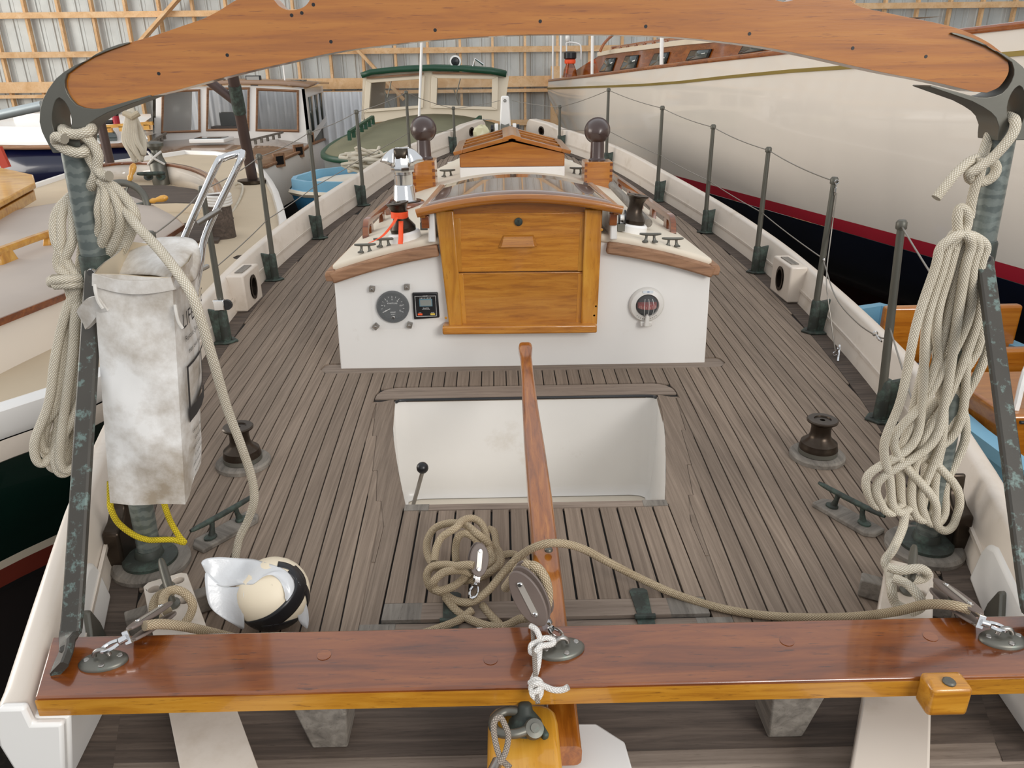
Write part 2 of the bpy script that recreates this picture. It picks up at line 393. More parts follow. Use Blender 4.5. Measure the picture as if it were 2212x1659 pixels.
# ================================================================== the yacht: hull, deck, cockpit
SHEER = [(1.0, 0), (3.0, .005), (4.47, .05), (5.35, .115), (6.23, .20), (7.5, .31), (8.4, .40), (9.4, .49)]
BEAM = [(1.03, .895), (1.42, 1.03), (1.8, 1.155), (2.5, 1.335), (3.45, 1.455), (4.47, 1.495), (5.35, 1.41), (6.23, 1.235), (7.5, .965), (8.4, .58), (9.05, .26)]
def sheer(y): return table(SHEER, y)
def beam(y): return table(BEAM, y)
CABW = [(3.1, .785), (3.83, .748), (5.0, .69), (5.8, .61), (6.3, .50)]
def cabw(y): return table(CABW, y)
ys = [1.022]+[1.06+.12*i for i in range(67)]+[9.05]
yacht = thing('yacht_hull', 'cream-white hull and bulwarks of the sailing yacht whose deck fills the foreground', 'boat', (0, 4.5, GROUND))
for s in (-1, 1):
    mb = MB(); rings = []
    for y in ys:
        b, z = beam(y), sheer(y)
        hgt = .185+.02*max(0, (y-4)/5)
        rings.append([Vector((s*x, y, zz)) for x, zz in ((b, z-.03), (b+.032, z+hgt-.004), (b+.045, z+hgt+.006), (b+.075, z+hgt+.006), (b+.088, z+hgt-.004), (b+.062, z-.03))])
    mb.loft(rings); mb.build('bulwark', M['bulwark'], yacht, angle=50)
    mb = MB(); pts = [(s*(beam(y)+.010), y, sheer(y)+.075) for y in ys]
    mb.sweep(pts, [(-.003, -.006), (.006, -.006), (.006, .006), (-.003, .006)], up=(0, 0, 1)); mb.build('bulwark_moulding', M['bulwark'], yacht)
    mb = MB(); rings = []
    for y in ys:
        b, z = beam(y), sheer(y); k = min(1, max(0, (y-1.0)/1.6))*(1 if y < 6 else max(.12, 1-(y-6)/3.6)); bb = b+.065
        rings.append([Vector((s*bb, y, z-.02)), Vector((s*(bb+.05*k), y, -.30)), Vector((s*bb*(.82+.1*k), y, -.75)), Vector((s*bb*.45, y, -1.15)), Vector((0, y, -1.3))])
    mb.grid(rings); mb.build('topside', M['bulwark'], yacht, angle=60)
mb = MB(); mb.prism([(-.99, -.06), (.99, -.06), (.9, -.5), (.5, -.95), (-.5, -.95), (-.9, -.5)], (0, 1.05, 0), X3, Z3, Y3*.05); mb.build('transom', M['varnish_dark'], yacht)
mb = MB(); mb.box((0, 1.045, -.075), (1.96, .03, .05)); mb.build('transom_rail', M['varnish_dark'], yacht, bev=.006)
mb = MB(); mb.box((0, 4.5, -1.62), (.3, 4.5, .66)); mb.build('keel', M['bulwark'], yacht)

deck = thing('deck', kind='structure', loc=(0, 1.06, -.03))
FR = [(1.36, .437), (1.85, .437), (1.99, .465), (1.9901, .479), (2.18, .504), (2.1801, .519), (2.434, .543), (2.4341, .558), (2.72, .585), (2.7201, .60), (2.80, .60)]
def pl(T, y):
    if y <= T[0][0]: return T[0][1]
    for (a, va), (b, vb) in zip(T, T[1:]):
        if a <= y <= b: return va+(vb-va)*(y-a)/(b-a)
    return T[-1][1]
def inner(y):
    # half-width kept clear of planks: cockpit frame, cabin margin, cabin
    if 1.372 < y < 2.80: return pl(FR, y)+.002
    if 2.80 <= y < 2.877: return .52+.082*math.sqrt(max(0, 1-((y-2.80)/.077)**2))
    if 3.035 < y < 3.15: return .80+.085*math.sqrt(max(0, 1-((y-3.10)/.066)**2))
    if 3.15 <= y <= 6.32: return cabw(y)+.012
    if 6.32 < y < 6.42: return .3
    if y > 9.0: return 2
    return 0
def spring(x, y):
    return x*(1+(beam(y)-1.47)/1.47*.42) if y < 4.4 else x*(1+(beam(y)-1.47)/1.47*.30)
def bz(y): return 1.0
PW = .0525
ysamp = sorted(set([round(1.232+.05*i, 3) for i in range(int((3.4-1.232)/.05))]+[round(3.4+.16*i, 3) for i in range(36)]+[1.371, 1.373, 1.989, 1.991, 2.179, 2.181, 2.433, 2.435, 2.719, 2.721, 2.80, 2.83, 2.86, 2.876, 2.878, 3.034, 3.036, 3.06, 3.15]))
for k in range(-27, 28):
    segs, cur = [], []
    for y in ysamp:
        xl, xr = spring((k-.5)*PW, y)+.0022, spring((k+.5)*PW, y)-.0022
        i_, o_ = inner(y), beam(y)-.07
        if k == 0: ok = i_ < .01
        elif k > 0: xl = max(xl, i_); xr = min(xr, o_); ok = xr-xl > .006
        else: xr = min(xr, -i_); xl = max(xl, -o_); ok = xr-xl > .006
        if ok: cur.append((y, xl, xr))
        else:
            if len(cur) > 1: segs.append(cur)
            cur = []
    if len(cur) > 1: segs.append(cur)
    for sg in segs:
        if sg[-1][0]-sg[0][0] < .07: continue
        mb = MB(); mb.loft([[Vector((a, y, sheer(y)-.014)), Vector((b, y, sheer(y)-.014)), Vector((b, y, sheer(y)+.001)), Vector((a, y, sheer(y)+.001))] for y, a, b in sg]); mb.build('deck_plank', M['teak'], deck, angle=30)
# black bedding under the seams (opened over the cockpit well)
def well(y):
    if 1.95 <= y <= 2.76: return table([(1.95, .385), (2.16, .432), (2.43, .484), (2.60, .508), (2.76, .522)], y)
    return 0
for s in (-1, 1):
    yy = sorted(set([1.06, 1.2, 1.5, 1.8, 1.9499, 1.95, 2.1, 2.25, 2.4, 2.55, 2.7, 2.76, 2.7601]+[2.9+.25*i for i in range(26)]))
    mb = MB(); mb.grid([[Vector((s*lerp(well(y), beam(y)+.01, t/4), y, sheer(y)-.0065)) for t in range(5)] for y in yy]); mb.build('deck_bed', M['caulk'], deck)
    mb = MB(); mb.loft([[Vector((s*x, y, sheer(y)+zz)) for x, zz in ((beam(y)-.068, -.014), (beam(y)+.012, -.014), (beam(y)+.012, .003), (beam(y)-.068, .001))] for y in ys]); mb.build('covering_board', M['teak_dark'], deck)
    # cockpit frame side board with its nibbed outer edge
    fill = [(v+.034, y) for y, v in ((1.36, .437), (1.85, .437), (2.0, .472), (2.18, .51), (2.434, .55), (2.74, .59))]+[(well(2.7)-.0, 2.74), (.45, 2.0), (.40, 1.36)]
    mb = MB(); mb.prism([(s*x, y) for x, y in fill], (0, 0, -.014), X3, Y3, Z3*.0125); mb.build('frame_filler', M['teak'], deck, angle=30)
    out = [(v, y) for y, v in FR if y < 2.80]; inn = [(well(y)+.001 if y > 1.95 else .394, y) for y in (2.755, 2.6, 2.43, 2.16, 1.96, 1.94, 1.46, 1.36)]
    mb = MB(); mb.prism([(s*x, y) for x, y in out+inn], (0, 0, -.014), X3, Y3, Z3*.0155); mb.build('cockpit_frame_board', M['teak'], deck, angle=30)
# transverse boards: ahead of cockpit, cabin margin, aft deck
def arcboard(y0, y1, hw, r, n=6):
    p = [(-hw, y0)]+[(-hw+r-r*math.cos(math.pi/2*k/n), y1-r+r*math.sin(math.pi/2*k/n)) for k in range(n+1)]
    return p+[(-x, y) for x, y in reversed(p)]
mb = MB(); mb.prism(arcboard(2.762, 2.873, .598, .085), (0, 0, -.014), X3, Y3, Z3*.0155); mb.build('cockpit_head_board', M['teak_x'], deck)
q = arcboard(3.04, 3.155, .88, .06); q = [(x, 6.195-y) for x, y in q]
mb = MB(); mb.prism(q, (0, 0, -.014), X3, Y3, Z3*.0165); mb.build('cabin_margin_board', M['teak_x'], deck)
mb = MB(); mb.box((0, 1.145, -.0065), (1.84, .165, .015)); mb.build('aft_deck_board', M['teak_dark'], deck)
mb = MB(); mb.box((0, 1.045, -.018), (1.98, .05, .036)); mb.build('aft_edge_board', M['teak_x'], deck, bev=.008)
mb = MB(); mb.box((0, 1.403, -.0065), (.87, .062, .016)); mb.build('hatch_sill_board', M['teak_x'], deck)
for s in (-1, 1):
    mb = MB(); mb.box((s*.395, 1.402, -.006), (.085, .064, .0165)); mb.build('sill_end_board', M['greywood'], deck)
# cockpit well
wl = thing('cockpit_well', 'white painted cockpit well sunk in the deck ahead of the lazarette hatch', 'cockpit well', (0, 2.35, -.46))
yw = [1.95, 2.05, 2.16, 2.3, 2.43, 2.6, 2.70, 2.74]
outl = [(well(y), y) for y in yw]+[(.50, 2.757), (.46, 2.765)]
outl = outl+[(-x, y) for x, y in reversed(outl)]
mb = MB(); rings = []
for z, k in ((-.002, 1.0), (-.15, 1.005), (-.30, 1.0), (-.40, .985), (-.435, .97), (-.445, .94)):
    rings.append([Vector((x*k, 2.35+(y-2.35)*(k if k > .99 else k), z)) for x, y in outl])
mb.loft(rings, caps=False); mb.build('well_wall', M['white'], wl, angle=50)
mb = MB(); mb.prism([(x*.96, 2.35+(y-2.35)*.96) for x, y in outl], (0, 0, -.46), X3, Y3, Z3*.012); mb.build('well_floor', M['cream'], wl)
mb = MB(); pts = [Vector((x, y-.004, -.004)) for x, y in ((-.515, 2.745), (-.47, 2.762), (-.2, 2.764), (.2, 2.764), (.47, 2.762), (.515, 2.745))]
mb.tube(smooth_path(pts, 5), .006, 6); mb.build('well_gasket', M['black'], wl)
# throttle lever
p0, p1 = aty(887, 1092, 2.08), aty(913, 1018, 2.06)
lv = thing('throttle_lever', 'bent steel engine lever with black ball knob in the cockpit corner', 'lever', (p0.x, p0.y, p0.z-.08))
mb = MB(); P = smooth_path([p0+Vector((-.01, 0, -.10)), p0+Vector((0, 0, -.03)), lerp(p0, p1, .5)+Vector((.004, 0, 0)), p1], 6); mb.tube(P, .0065, 10); mb.build('lever_rod', M['steel_dull'], lv)
mb = MB(); mb.sphere(p1+Vector((0, 0, .012)), .0185, 18); mb.build('lever_knob', M['black'], lv)
# lazarette hatch
h = thing('lazarette_hatch', 'planked teak hatch lid with two green hinges behind the cockpit', 'hatch', (0, 1.69, 0))
mb = MB(); mb.box((0, 1.69, -.004), (.774, .508, .008)); mb.build('seam_bed', M['caulk'], h)
for k in range(-6, 7):
    mb = MB(); mb.box((k*PW, 1.7075, .0035), (PW-.006, .415, .012)); mb.build('hatch_plank', M['teak'], h)
for s in (-1, 1):
    mb = MB(); mb.box((s*.3655, 1.708, .004), (.043, .416, .0125)); mb.build('hatch_side_board', M['teak'], h)
    mb = MB(); mb.box((s*.352, 1.932, .005), (.072, .032, .014)); mb.build('hatch_corner', M['greywood'], h)
    mb = MB(); mb.box((s*.341, 1.468, .004), (.092, .060, .0128)); mb.build('hatch_corner', M['greywood'], h)
mb = MB(); mb.box((0, 1.932, .0045), (.632, .03, .0135)); mb.build('hatch_head_board', M['teak_x'], h)
mb = MB(); mb.box((0, 1.468, .004), (.59, .06, .0128)); mb.build('hatch_foot_board', M['teak_x'], h)
for x in (-.225, .232):
    hg = MB(); hg.prism([(-.017, 0), (.017, 0), (.022, .09), (.012, .098), (-.012, .098), (-.022, .09)], (x, 1.435, .010), X3, Y3, Z3*.004)
    hg.prism([(-.02, 0), (.02, 0), (.02, -.06), (-.02, -.06)], (x, 1.425, .005), X3, Y3, Z3*.004)
    hg.tube([(x-.024, 1.43, .012), (x+.024, 1.43, .012)], .007, 8)
    for yy in (1.46, 1.49, 1.515, 1.395): pin(hg, (x, yy, .013 if yy > 1.43 else .008), Z3, .005, .002, 8)
    hg.build('hinge', M['verdigris'], h)

# ================================================================== cabin trunk
cab = thing('cabin_trunk', 'white cabin trunk with cream crowned roof and bare teak trim', 'cabin', (0, 4.6, 0))
def crown(x, y, extra=0):
    c = cabw(y)+.005; base = .452+.012*(y-3.1); return base+extra+.135*(1-(x/c)**2)
def cside(y): return .415+.012*(y-3.1)
for s in (-1, 1):
    yc = [3.1+.2*i for i in range(17)]
    mb = MB(); mb.loft([[Vector((s*(cabw(y)+.012), y, sheer(y)-.02)), Vector((s*cabw(y), y, cside(y)+.03)), Vector((s*(cabw(y)-.03), y, cside(y)+.03)), Vector((s*(cabw(y)-.02), y, sheer(y)-.02))] for y in [3.102]+yc[1:]]); mb.build('cabin_side', M['white'], cab)
n = 24; xs = [-.785+1.57*i/n for i in range(n+1)]
mb = MB(); mb.prism([(-.797, 0), (.797, 0)]+[(x, crown(x, 3.1)-.01) for x in reversed(xs)], (0, 3.10, -.01), X3, Z3, Y3*.03); mb.build('cabin_aft_face', M['white'], cab, bev=.004)
mb = MB(); mb.prism([(-.51, 0), (.51, 0), (.5, .5), (0, .6), (-.5, .5)], (0, 6.3, .02), X3, Z3, -Y3*.03); mb.build('cabin_fore_face', M['white'], cab)
rows = []
for y in [3.085, 3.3, 3.6, 4, 4.4, 4.8, 5.2, 5.6, 6.0, 6.32]:
    c = cabw(max(y, 3.1))+.006; rows.append([Vector((c*t/12, y, crown(c*t/12, max(y, 3.1), .012))) for t in range(-12, 13)])
mb = MB(); mb.grid(rows); o = mb.build('cabin_roof', M['roof'], cab, angle=60)
md = o.modifiers.new('s', 'SOLIDIFY'); md.thickness = .035; md.offset = -1; md = o.modifiers.new('b', 'BEVEL'); md.width = .014; md.segments = 3; md.limit_method = 'ANGLE'
for s in (-1, 1):
    # bent teak rubbing strip under the roof edge, aft, with its plugs
    pts = [Vector((s*x, 3.078, crown(x, 3.1)-.038)) for x in [.345+.037*i for i in range(13)]]
    mb = MB(); mb.sweep(pts, [(-.022, -.024), (.022, -.024), (.022, .024), (-.022, .024)], up=(0, 0, 1)); mb.build('trim_strip', M['teak_trim'], cab, bev=.008)
    for x in (.44, .56, .69, .765): mb = MB(); pin(mb, (s*x, 3.058, crown(x, 3.1)-.038), -Y3, .008, .001); mb.build('plug', M['oak_post'], cab)
    mb = MB(); mb.loft([[Vector((s*(cabw(y)+.0), y, cside(y)+a)) if False else Vector((s*(cabw(y)+d), y, cside(y)+a)) for d, a in ((-.01, -.012), (.026, -.012), (.03, .012), (.024, .03), (-.01, .034))] for y in [3.06]+yc]); mb.build('side_strip', M['teak_trim'], cab, bev=.004)
    mb = MB(); mb.prism([(0, .0), (.03, 0), (.022, .12), (.012, .14), (0, .14)], (s*.352, 3.05, crown(.36, 3.1)-.0), X3*s, Z3, Y3*.46); mb.build('hatch_runner', M['white'], cab, bev=.006)
# companionway
cw = thing('companionway', 'varnished oak companionway with drop boards, lock and recessed pull in the cabin face', 'companionway', (0, 3.08, .15))
CX = -.014
YF = 3.055
def P3(px, py, y=YF): return aty(px, py, y)
for (a, b, c, d) in (((940, 455), (980, 455), (1000, 706), (970, 707)), ((1264, 452), (1302, 452), (1290, 703), (1255, 704))):
    q = [P3(*v) for v in (a, b, c, d)]; mb = MB(); mb.hexa(q, [p+Y3*.045 for p in q]); mb.build('side_post', M['oak_post'], cw, bev=.006)
q = [aty(*v, 3.075) for v in ((976, 462), (1270, 458), (1264, 585), (990, 588))]; mb = MB(); mb.hexa(q, [p+Y3*.03 for p in q]); ub = mb.build('drop_board', M['oak_board'], cw, bev=.003)
q = [aty(*v, 3.075) for v in ((990, 590), (1264, 587), (1258, 702), (998, 704))]; mb = MB(); mb.hexa(q, [p+Y3*.03 for p in q]); mb.build('drop_board', M['oak_board'], cw, bev=.003)
for (x0, x1) in ((976, 994), (1254, 1270)):
    q = [aty(*v, 3.0735) for v in ((x0, 472), (x1, 472), (x1+(4 if x0 < 1000 else -4), 585), (x0+(12 if x0 < 1000 else -6), 586))]; mb = MB(); mb.hexa(q, [p+Y3*.004 for p in q]); mb.build('edge_batten', M['oak_post'], cw, bev=.001)
    q = [aty(*v, 3.0735) for v in ((x0+13 if x0 < 1000 else x0-5, 592), (x1+6 if x0 < 1000 else x1-6, 592), (x1+14 if x0 < 1000 else x1-8, 701), (x0+24 if x0 < 1000 else x0-10, 702))]; mb = MB(); mb.hexa(q, [p+Y3*.004 for p in q]); mb.build('edge_batten', M['oak_post'], cw, bev=.001)
c = aty(1120, 479, 3.072); mb = MB(); mb.lathe([(.0165, 0), (.0165, .005), (.013, .007), (.006, .007), (.006, .009), (0, .009)], c, -Y3, 24); lk = mb.build('lock', M['verdigris'], cw)
mb = MB(); mb.box(c-Y3*.009, (.002, .002, .008)); mb.build('keyway', M['black'], cw)
# recessed finger pull: a proud moulding with a sloped scoop
a, b, c2, d = [aty(*v, 3.074) for v in ((1086, 508), (1153, 507), (1161, 532), (1076, 534))]
o1 = Vector((0, -.028, 0)); mb = MB()
mb.add([a, b, c2, d, c2+o1+Vector((-.012, 0, .004)), d+o1+Vector((.012, 0, .004)), c2+o1*.9+Vector((-.016, 0, .014)), d+o1*.9+Vector((.016, 0, .014)), a+Vector((.006, -.004, -.004)), b+Vector((-.006, -.004, -.004))],
       [(0, 1, 9, 8), (3, 5, 4, 2), (5, 7, 6, 4), (8, 9, 6, 7), (0, 8, 7, 5, 3), (1, 2, 4, 6, 9), (0, 3, 2, 1)]); mb.build('finger_pull', M['oak_board'], cw, bev=.002)
q = [aty(*v, 3.03) for v in ((955, 706), (1290, 702), (1290, 720), (956, 724))]; mb = MB(); mb.hexa(q, [p+Y3*.07 for p in q]); mb.build('sill', M['oak_board'], cw, bev=.007)
mb = MB(); xs2 = [CX-.335+.67*i/16 for i in range(17)]
mb.prism([(x, .655) for x in (xs2[0], xs2[-1])]+[(x, .672+.036*(1-((x-CX)/.40)**2)) for x in reversed(xs2)], (0, 3.085, 0), X3, Z3, Y3*.05); mb.build('arch_beam', M['varnish'], cw)
for x, z in ((-.325, .24), (-.318, .62), (.298, .24), (.305, .28), (.317, .6)): mb = MB(); pin(mb, (x, YF+.001, z), -Y3, .006, .001); mb.build('plug', M['rail_edge'], cw)
# sliding hatch
sh = thing('sliding_hatch', 'glossy varnished sliding hatch with rounded nosing over the companionway', 'hatch', (CX, 3.3, .67))
M['varnish_grey'] = wood('weathered_gloss_varnish', '5f4536', '7d5c48', '917058', (2, 8, 8), .08, 1.0, 1.4, None, .02, .02, coatr=.02)
def hz(x, z0=.690, h=.052): return z0+h*(1-(x/.40)**2)
rows = [[Vector((CX+t/12*lerp(.395, .345, (y-3.03)/.5), y, hz(t/12*.39)+.004+.03*(y-3.03))) for t in range(-12, 13)] for y in (3.03, 3.15, 3.3, 3.45, 3.55)]
mb = MB(); mb.grid(rows); o = mb.build('hatch_top', M['varnish_grey'], sh, angle=60); md = o.modifiers.new('s', 'SOLIDIFY'); md.thickness = .016; md.offset = -1
pts = [Vector((CX+t/16*.405, 3.022, hz(t/16*.40)-.008)) for t in range(-16, 17)]
mb = MB(); mb.sweep(pts, rrect(.034, .034, .012, 3), up=(0, 0, 1)); mb.build('nosing', M['varnish'], sh, angle=50)
for s in (-1, 1):
    mb = MB(); mb.bar((CX+s*.385, 3.03, .68), (CX+s*.338, 3.55, .70), .022, .04); mb.build('side_rail', M['varnish'], sh, bev=.004)
    mb = MB(); mb.box((CX+s*.375, 3.065, .643), (.03, .05, .05)); mb.build('runner_stop', M['varnish_dark'], sh, bev=.003)
# skylight
M['sky_pane'] = glassy('skylight_painted_reflection', '6f635c', .05, 0);  # opaque pane, the wall's grey-mauve reflection put into its colour
sk = thing('skylight', 'varnished gabled skylight on a white base in the middle of the cabin roof', 'skylight', (-.01, 5.05, .58))
SY0, SY1, SCX = 4.80, 5.52, -.010
mb = MB(); mb.box((SCX, (SY0+SY1)/2, .60), (.645, SY1-SY0+.01, .10)); mb.build('base', M['white'], sk, bev=.006)
gab = [(-.315, 0), (.315, 0), (.318, .075), (0, .145), (-.318, .075)]
for y in (SY0-.005, SY1-.02): mb = MB(); mb.prism(gab, (SCX, y, .652), X3, Z3, Y3*.025); mb.build('gable_end', M['varnish'], sk, bev=.002)
for s in (-1, 1):
    mb = MB(); mb.box((SCX+s*.31, (SY0+SY1)/2, .69), (.02, SY1-SY0, .075)); mb.build('side_panel', M['varnish'], sk)
    # sloping lid: stiles, bars and glass
    E0, R0 = Vector((SCX+s*.352, 0, .722)), Vector((SCX+s*.02, 0, .806)); sl = (R0-E0); up = Vector((s*.08, 0, .34)).normalized()
    def lid(t0, t1, y0, y1, th, m, nm, dz=0):
        q = [E0+sl*t0+Y3*y0, E0+sl*t1+Y3*y0, E0+sl*t1+Y3*y1, E0+sl*t0+Y3*y1]; q = [p+up*dz for p in q]
        mb = MB(); mb.hexa(q, [p+up*th for p in q]); return mb.build(nm, m, sk, bev=.003)
    L0, L1 = SY0-.03, SY1+.02
    lid(0, .16, L0, L1, .022, M['varnish'], 'lid_stile'); lid(.16, 1, L0, L0+.055, .022, M['varnish'], 'lid_rail'); lid(.16, 1, L1-.055, L1, .022, M['varnish'], 'lid_rail')
    lid(.16, .95, L0+.055, L1-.055, .004, M['sky_pane'], 'pane', .006)
    for k in (1, 2): yb = L0+.055+(L1-L0-.11)*k/3; lid(.16, .95, yb-.009, yb+.009, .016, M['varnish'], 'glazing_bar', .008)
mb = MB(); mb.prism([(-.055, -.014), (0, 0), (.055, -.014), (.055, .006), (0, .022), (-.055, .006)], (SCX, SY0-.035, .818), X3, Z3, Y3*(SY1-SY0+.06)); mb.build('ridge_board', M['varnish'], sk, bev=.002)
# ================================================================== boom gallows
GY = 1.69
g = thing('boom_gallows', 'varnished wooden boom gallows on two bronze pipe posts arching over the stern', 'gallows', (0, GY, 0))
def xz(px, py): p = aty(px, py, GY-.03); return (p.x, p.z)
upper = [(140, 179), (146, 160), (170, 140), (200, 122), (240, 105), (281, 92), (330, 78), (400, 54), (440, 40), (475, 22), (505, 3), (540, -14), (570, -16), (590, -2), (604, 14), (625, 22), (650, 18), (664, 8), (674, -8), (690, -24), (760, -38), (900, -52), (1040, -60), (1085, -60), (1100, -40), (1125, -24), (1160, -20), (1195, -24), (1220, -42), (1235, -60), (1290, -60), (1420, -54), (1560, -42), (1630, -30), (1650, -18), (1668, -4), (1691, 4), (1714, 0), (1730, -14), (1750, -26), (1785, -22), (1830, -4), (1857, 14), (1908, 26), (1965, 38), (2020, 49), (2067, 61), (2105, 76), (2137, 93), (2162, 112), (2174, 126), (2179, 142), (2178, 158), (2169, 175), (2155, 190), (2132, 200)]
lower = [(2104, 198), (2048, 184), (1992, 172), (1920, 159), (1833, 140), (1740, 119), (1647, 101), (1544, 88), (1441, 79), (1320, 75), (1180, 74), (1080, 77), (980, 83), (880, 92), (739, 110), (608, 138), (520, 158), (439, 179), (380, 195), (327, 208), (243, 232), (220, 237), (203, 238), (184, 235), (169, 229), (156, 217), (147, 203)]
def dense(pts, per=3): return [(p.x, p.y) for p in smooth_path([(x, y, 0) for x, y in pts], per)]
outline = [xz(*p) for p in dense(upper)+dense(lower)]
mb = MB(); mb.plate(outline, [], (0, GY-.03, 0), X3, Z3, Y3*.06); o = mb.build('gallows_beam', M['varnish'], g, bev=.010, seg=4, angle=60)
for p in ((343, 159), (491, 119), (715, 90), (940, 65), (1167, 46), (1395, 57), (1619, 73), (1842, 104), (2000, 122), (630, 33), (652, 28), (677, 10)):
    q = aty(*p, GY-.03); mb = MB(); mb.lathe([(.0034, 0), (.0034, .0006), (0, .0006)], q, -Y3, 10); mb.build('screw_hole', M['black'], g)
# end castings: a saddle round the beam end, with an eye below it
def cast(side):
    out = [(282, 91), (262, 95), (236, 104), (212, 116), (189, 131), (165, 141), (142, 155), (124, 170), (108, 192), (96, 215), (90, 238), (89, 263), (94, 283), (101, 298), (110, 315), (118, 330), (178, 330), (178, 318), (176, 300), (183, 280), (194, 268), (212, 256), (236, 243), (287, 224), (329, 208)]
    inn = [(327, 205), (287, 216), (243, 229), (222, 234), (203, 235), (184, 232), (169, 226), (157, 214), (149, 201), (144, 187), (144, 175), (149, 160), (172, 143), (202, 125), (242, 108), (282, 94)]
    hole = [(132, 211), (142, 218), (152, 234), (158, 256), (157, 276), (150, 296), (140, 306), (130, 300), (120, 280), (116, 257), (119, 232), (125, 216)]
    f = lambda L: [((x if side < 0 else -x), z) for x, z in (xz(*p) for p in L)]
    mb = MB(); mb.plate(f(out)+f(inn), [f(dense(hole+hole[:1], 2)[:-1])], (0, GY-.037, 0), X3, Z3, Y3*.074); mb.build('end_casting', M['bronze'], g, bev=.006, seg=3, angle=50)
for s in (-1, 1):
    cast(s)
    top, bot = Vector((s*.987, GY, 1.065)), Vector((s*1.028, GY, .012))
    P = [lerp(top, bot, t/24) for t in range(25)]
    mb = MB(); mb.tube(P, .0285, 24); post = mb.build('post', M['pipe'], g)
    mb = MB(); c = lerp(top, bot, .27); ax = (bot-top).normalized(); mb.lathe([(.031, -.05), (.033, -.045), (.033, .03), (.031, .035)], c, ax, 24); mb.build('collar', M['verdigris'], g)
    mb = MB(); mb.lathe([(.068, 0), (.068, .008), (.060, .013), (.036, .016), (.032, .034), (.030, .036)], (s*1.028, GY, .019), Z3, 32); fl = mb.build('base_flange', M['verdigris'], g)
    for k in range(4):
        a = math.pi/4+k*math.pi/2; mb = MB(); pin(mb, (s*1.028+.051*math.cos(a), GY+.051*math.sin(a), .031), Z3, .007, .003); mb.build('flange_screw', M['verdigris'], g)
    mb = MB(); mb.lathe([(.098, 0), (.098, .012), (.090, .019), (0, .019)], (s*1.028, GY, 0), Z3, 32); mb.build('wood_pad', M['greywood'], g)
    # flat brace running down aft to the taffrail
    t0 = c+Vector((-s*.012, -.036, .02)); f0 = Vector((s*.918, 1.168, .228)); f1 = Vector((s*.898, 1.078, .213))
    d = (f0-t0).normalized()
    sec = [(-.019, -.005), (-.015, -.008), (.015, -.008), (.019, -.005), (.019, .005), (.015, .008), (-.015, .008), (-.019, .005)]
    mb = MB(); mb.sweep(smooth_path([t0, lerp(t0, f0, .33), lerp(t0, f0, .66), f0-d*.03, f0+Vector((0, -.012, -.006)), lerp(f0, f1, .5)+Vector((0, 0, -.004)), f1], 3), sec, up=(0, -1, .15)); mb.build('brace', M['strap'], g, angle=30)
    mb = MB(); pin(mb, lerp(f0, f1, .55)+Vector((0, 0, .004)), Z3, .009, .005); mb.build('bolt', M['strap'], g)
    mb = MB(); pin(mb, t0+Vector((0, -.008, 0)), -Y3, .010, .008); mb.build('bolt', M['chrome'], g)

# ================================================================== taffrail
tr = thing('taffrail', 'wide dark varnished taffrail board with worn yellow edge across the stern', 'taffrail', (0, 1.1, .155))
n = 20
def tx(s, t): return s*lerp(.915, .968, t)
poly = [(-.915, 1.025), (.915, 1.025), (.965, 1.182), (-.968, 1.180)]
mb = MB(); mb.prism(poly, (0, 0, .162), X3, Y3, Z3*.040); mb.build('rail_board', M['varnish_dark'], tr, bev=.004)
mb = MB(); mb.prism([(-.9155, 1.0235), (.9155, 1.0235), (.9155, 1.0262), (-.9155, 1.0262)], (0, 0, .161), X3, Y3, Z3*.034); mb.build('worn_edge', M['rail_edge'], tr)
for px, py in ((700, 1415), (1060, 1425), (1700, 1385), (2010, 1375)):
    q = atz(px, py, .2025); mb = MB(); mb.lathe([(.013, 0), (.013, .0006), (0, .0006)], q, Z3, 16); mb.build('plug', M['varnish_dark'], tr)
for px, w, px2 in ((717, .095, 718), (1690, .105, 1690)):
    b = atz(px, 1600 if px < 1000 else 1580, 0); bw = MB(); cx = b.x
    bw.hexa([(cx-.034, 1.085, .001), (cx+.034, 1.085, .001), (cx+.034, 1.165, .001), (cx-.034, 1.165, .001)], [(cx-.052, 1.05, .16), (cx+.052, 1.05, .16), (cx+.052, 1.165, .16), (cx-.052, 1.165, .16)])
    tag(bw.build('rail_chock', M['greywood'], bev=.004), 'grey tapered wooden chock under the taffrail, '+('left of the tiller' if px < 1000 else 'right of the tiller'), 'chock')
for s in (-1, 1):
    # white quarter block where bulwark meets taffrail
    mb = MB(); mb.hexa([(s*.975, 1.022, 0), (s*.90, 1.03, 0), (s*.915, 1.185, 0), (s*1.01, 1.185, 0)], [(s*.985, 1.022, .16), (s*.862, 1.022, .16), (s*.88, 1.185, .16), (s*1.01, 1.185, .16)]); mb.build('quarter_block', M['white'], yacht, bev=.006)
    mb = MB(); mb.prism([(s*x, z) for x, z in ((.925, .196), (.968, .196), (.984, .18), (.990, .11), (.975, .03), (.962, -.02), (.905, -.02), (.868, .158), (.921, .158))], (0, 1.006, 0), X3, Z3, Y3*.018); mb.build('bulwark_end', M['white'], yacht, bev=.006)
# small drilled block on the aft edge
q0 = atz(2015, 1478, .19)
mb = MB(); mb.box((q0.x+.012, 1.006, .183), (.072, .045, .062)); tb = mb.build('rail_block', M['rail_edge'], bev=.008, seg=3); tag(tb, 'small honey-coloured wood block with a bolt on the aft edge of the taffrail', 'block')
mb = MB(); pin(mb, (q0.x+.012, 1.0, .214), Z3, .011, .005); mb.build('bolt', M['bronze'], tb)
mb = MB()
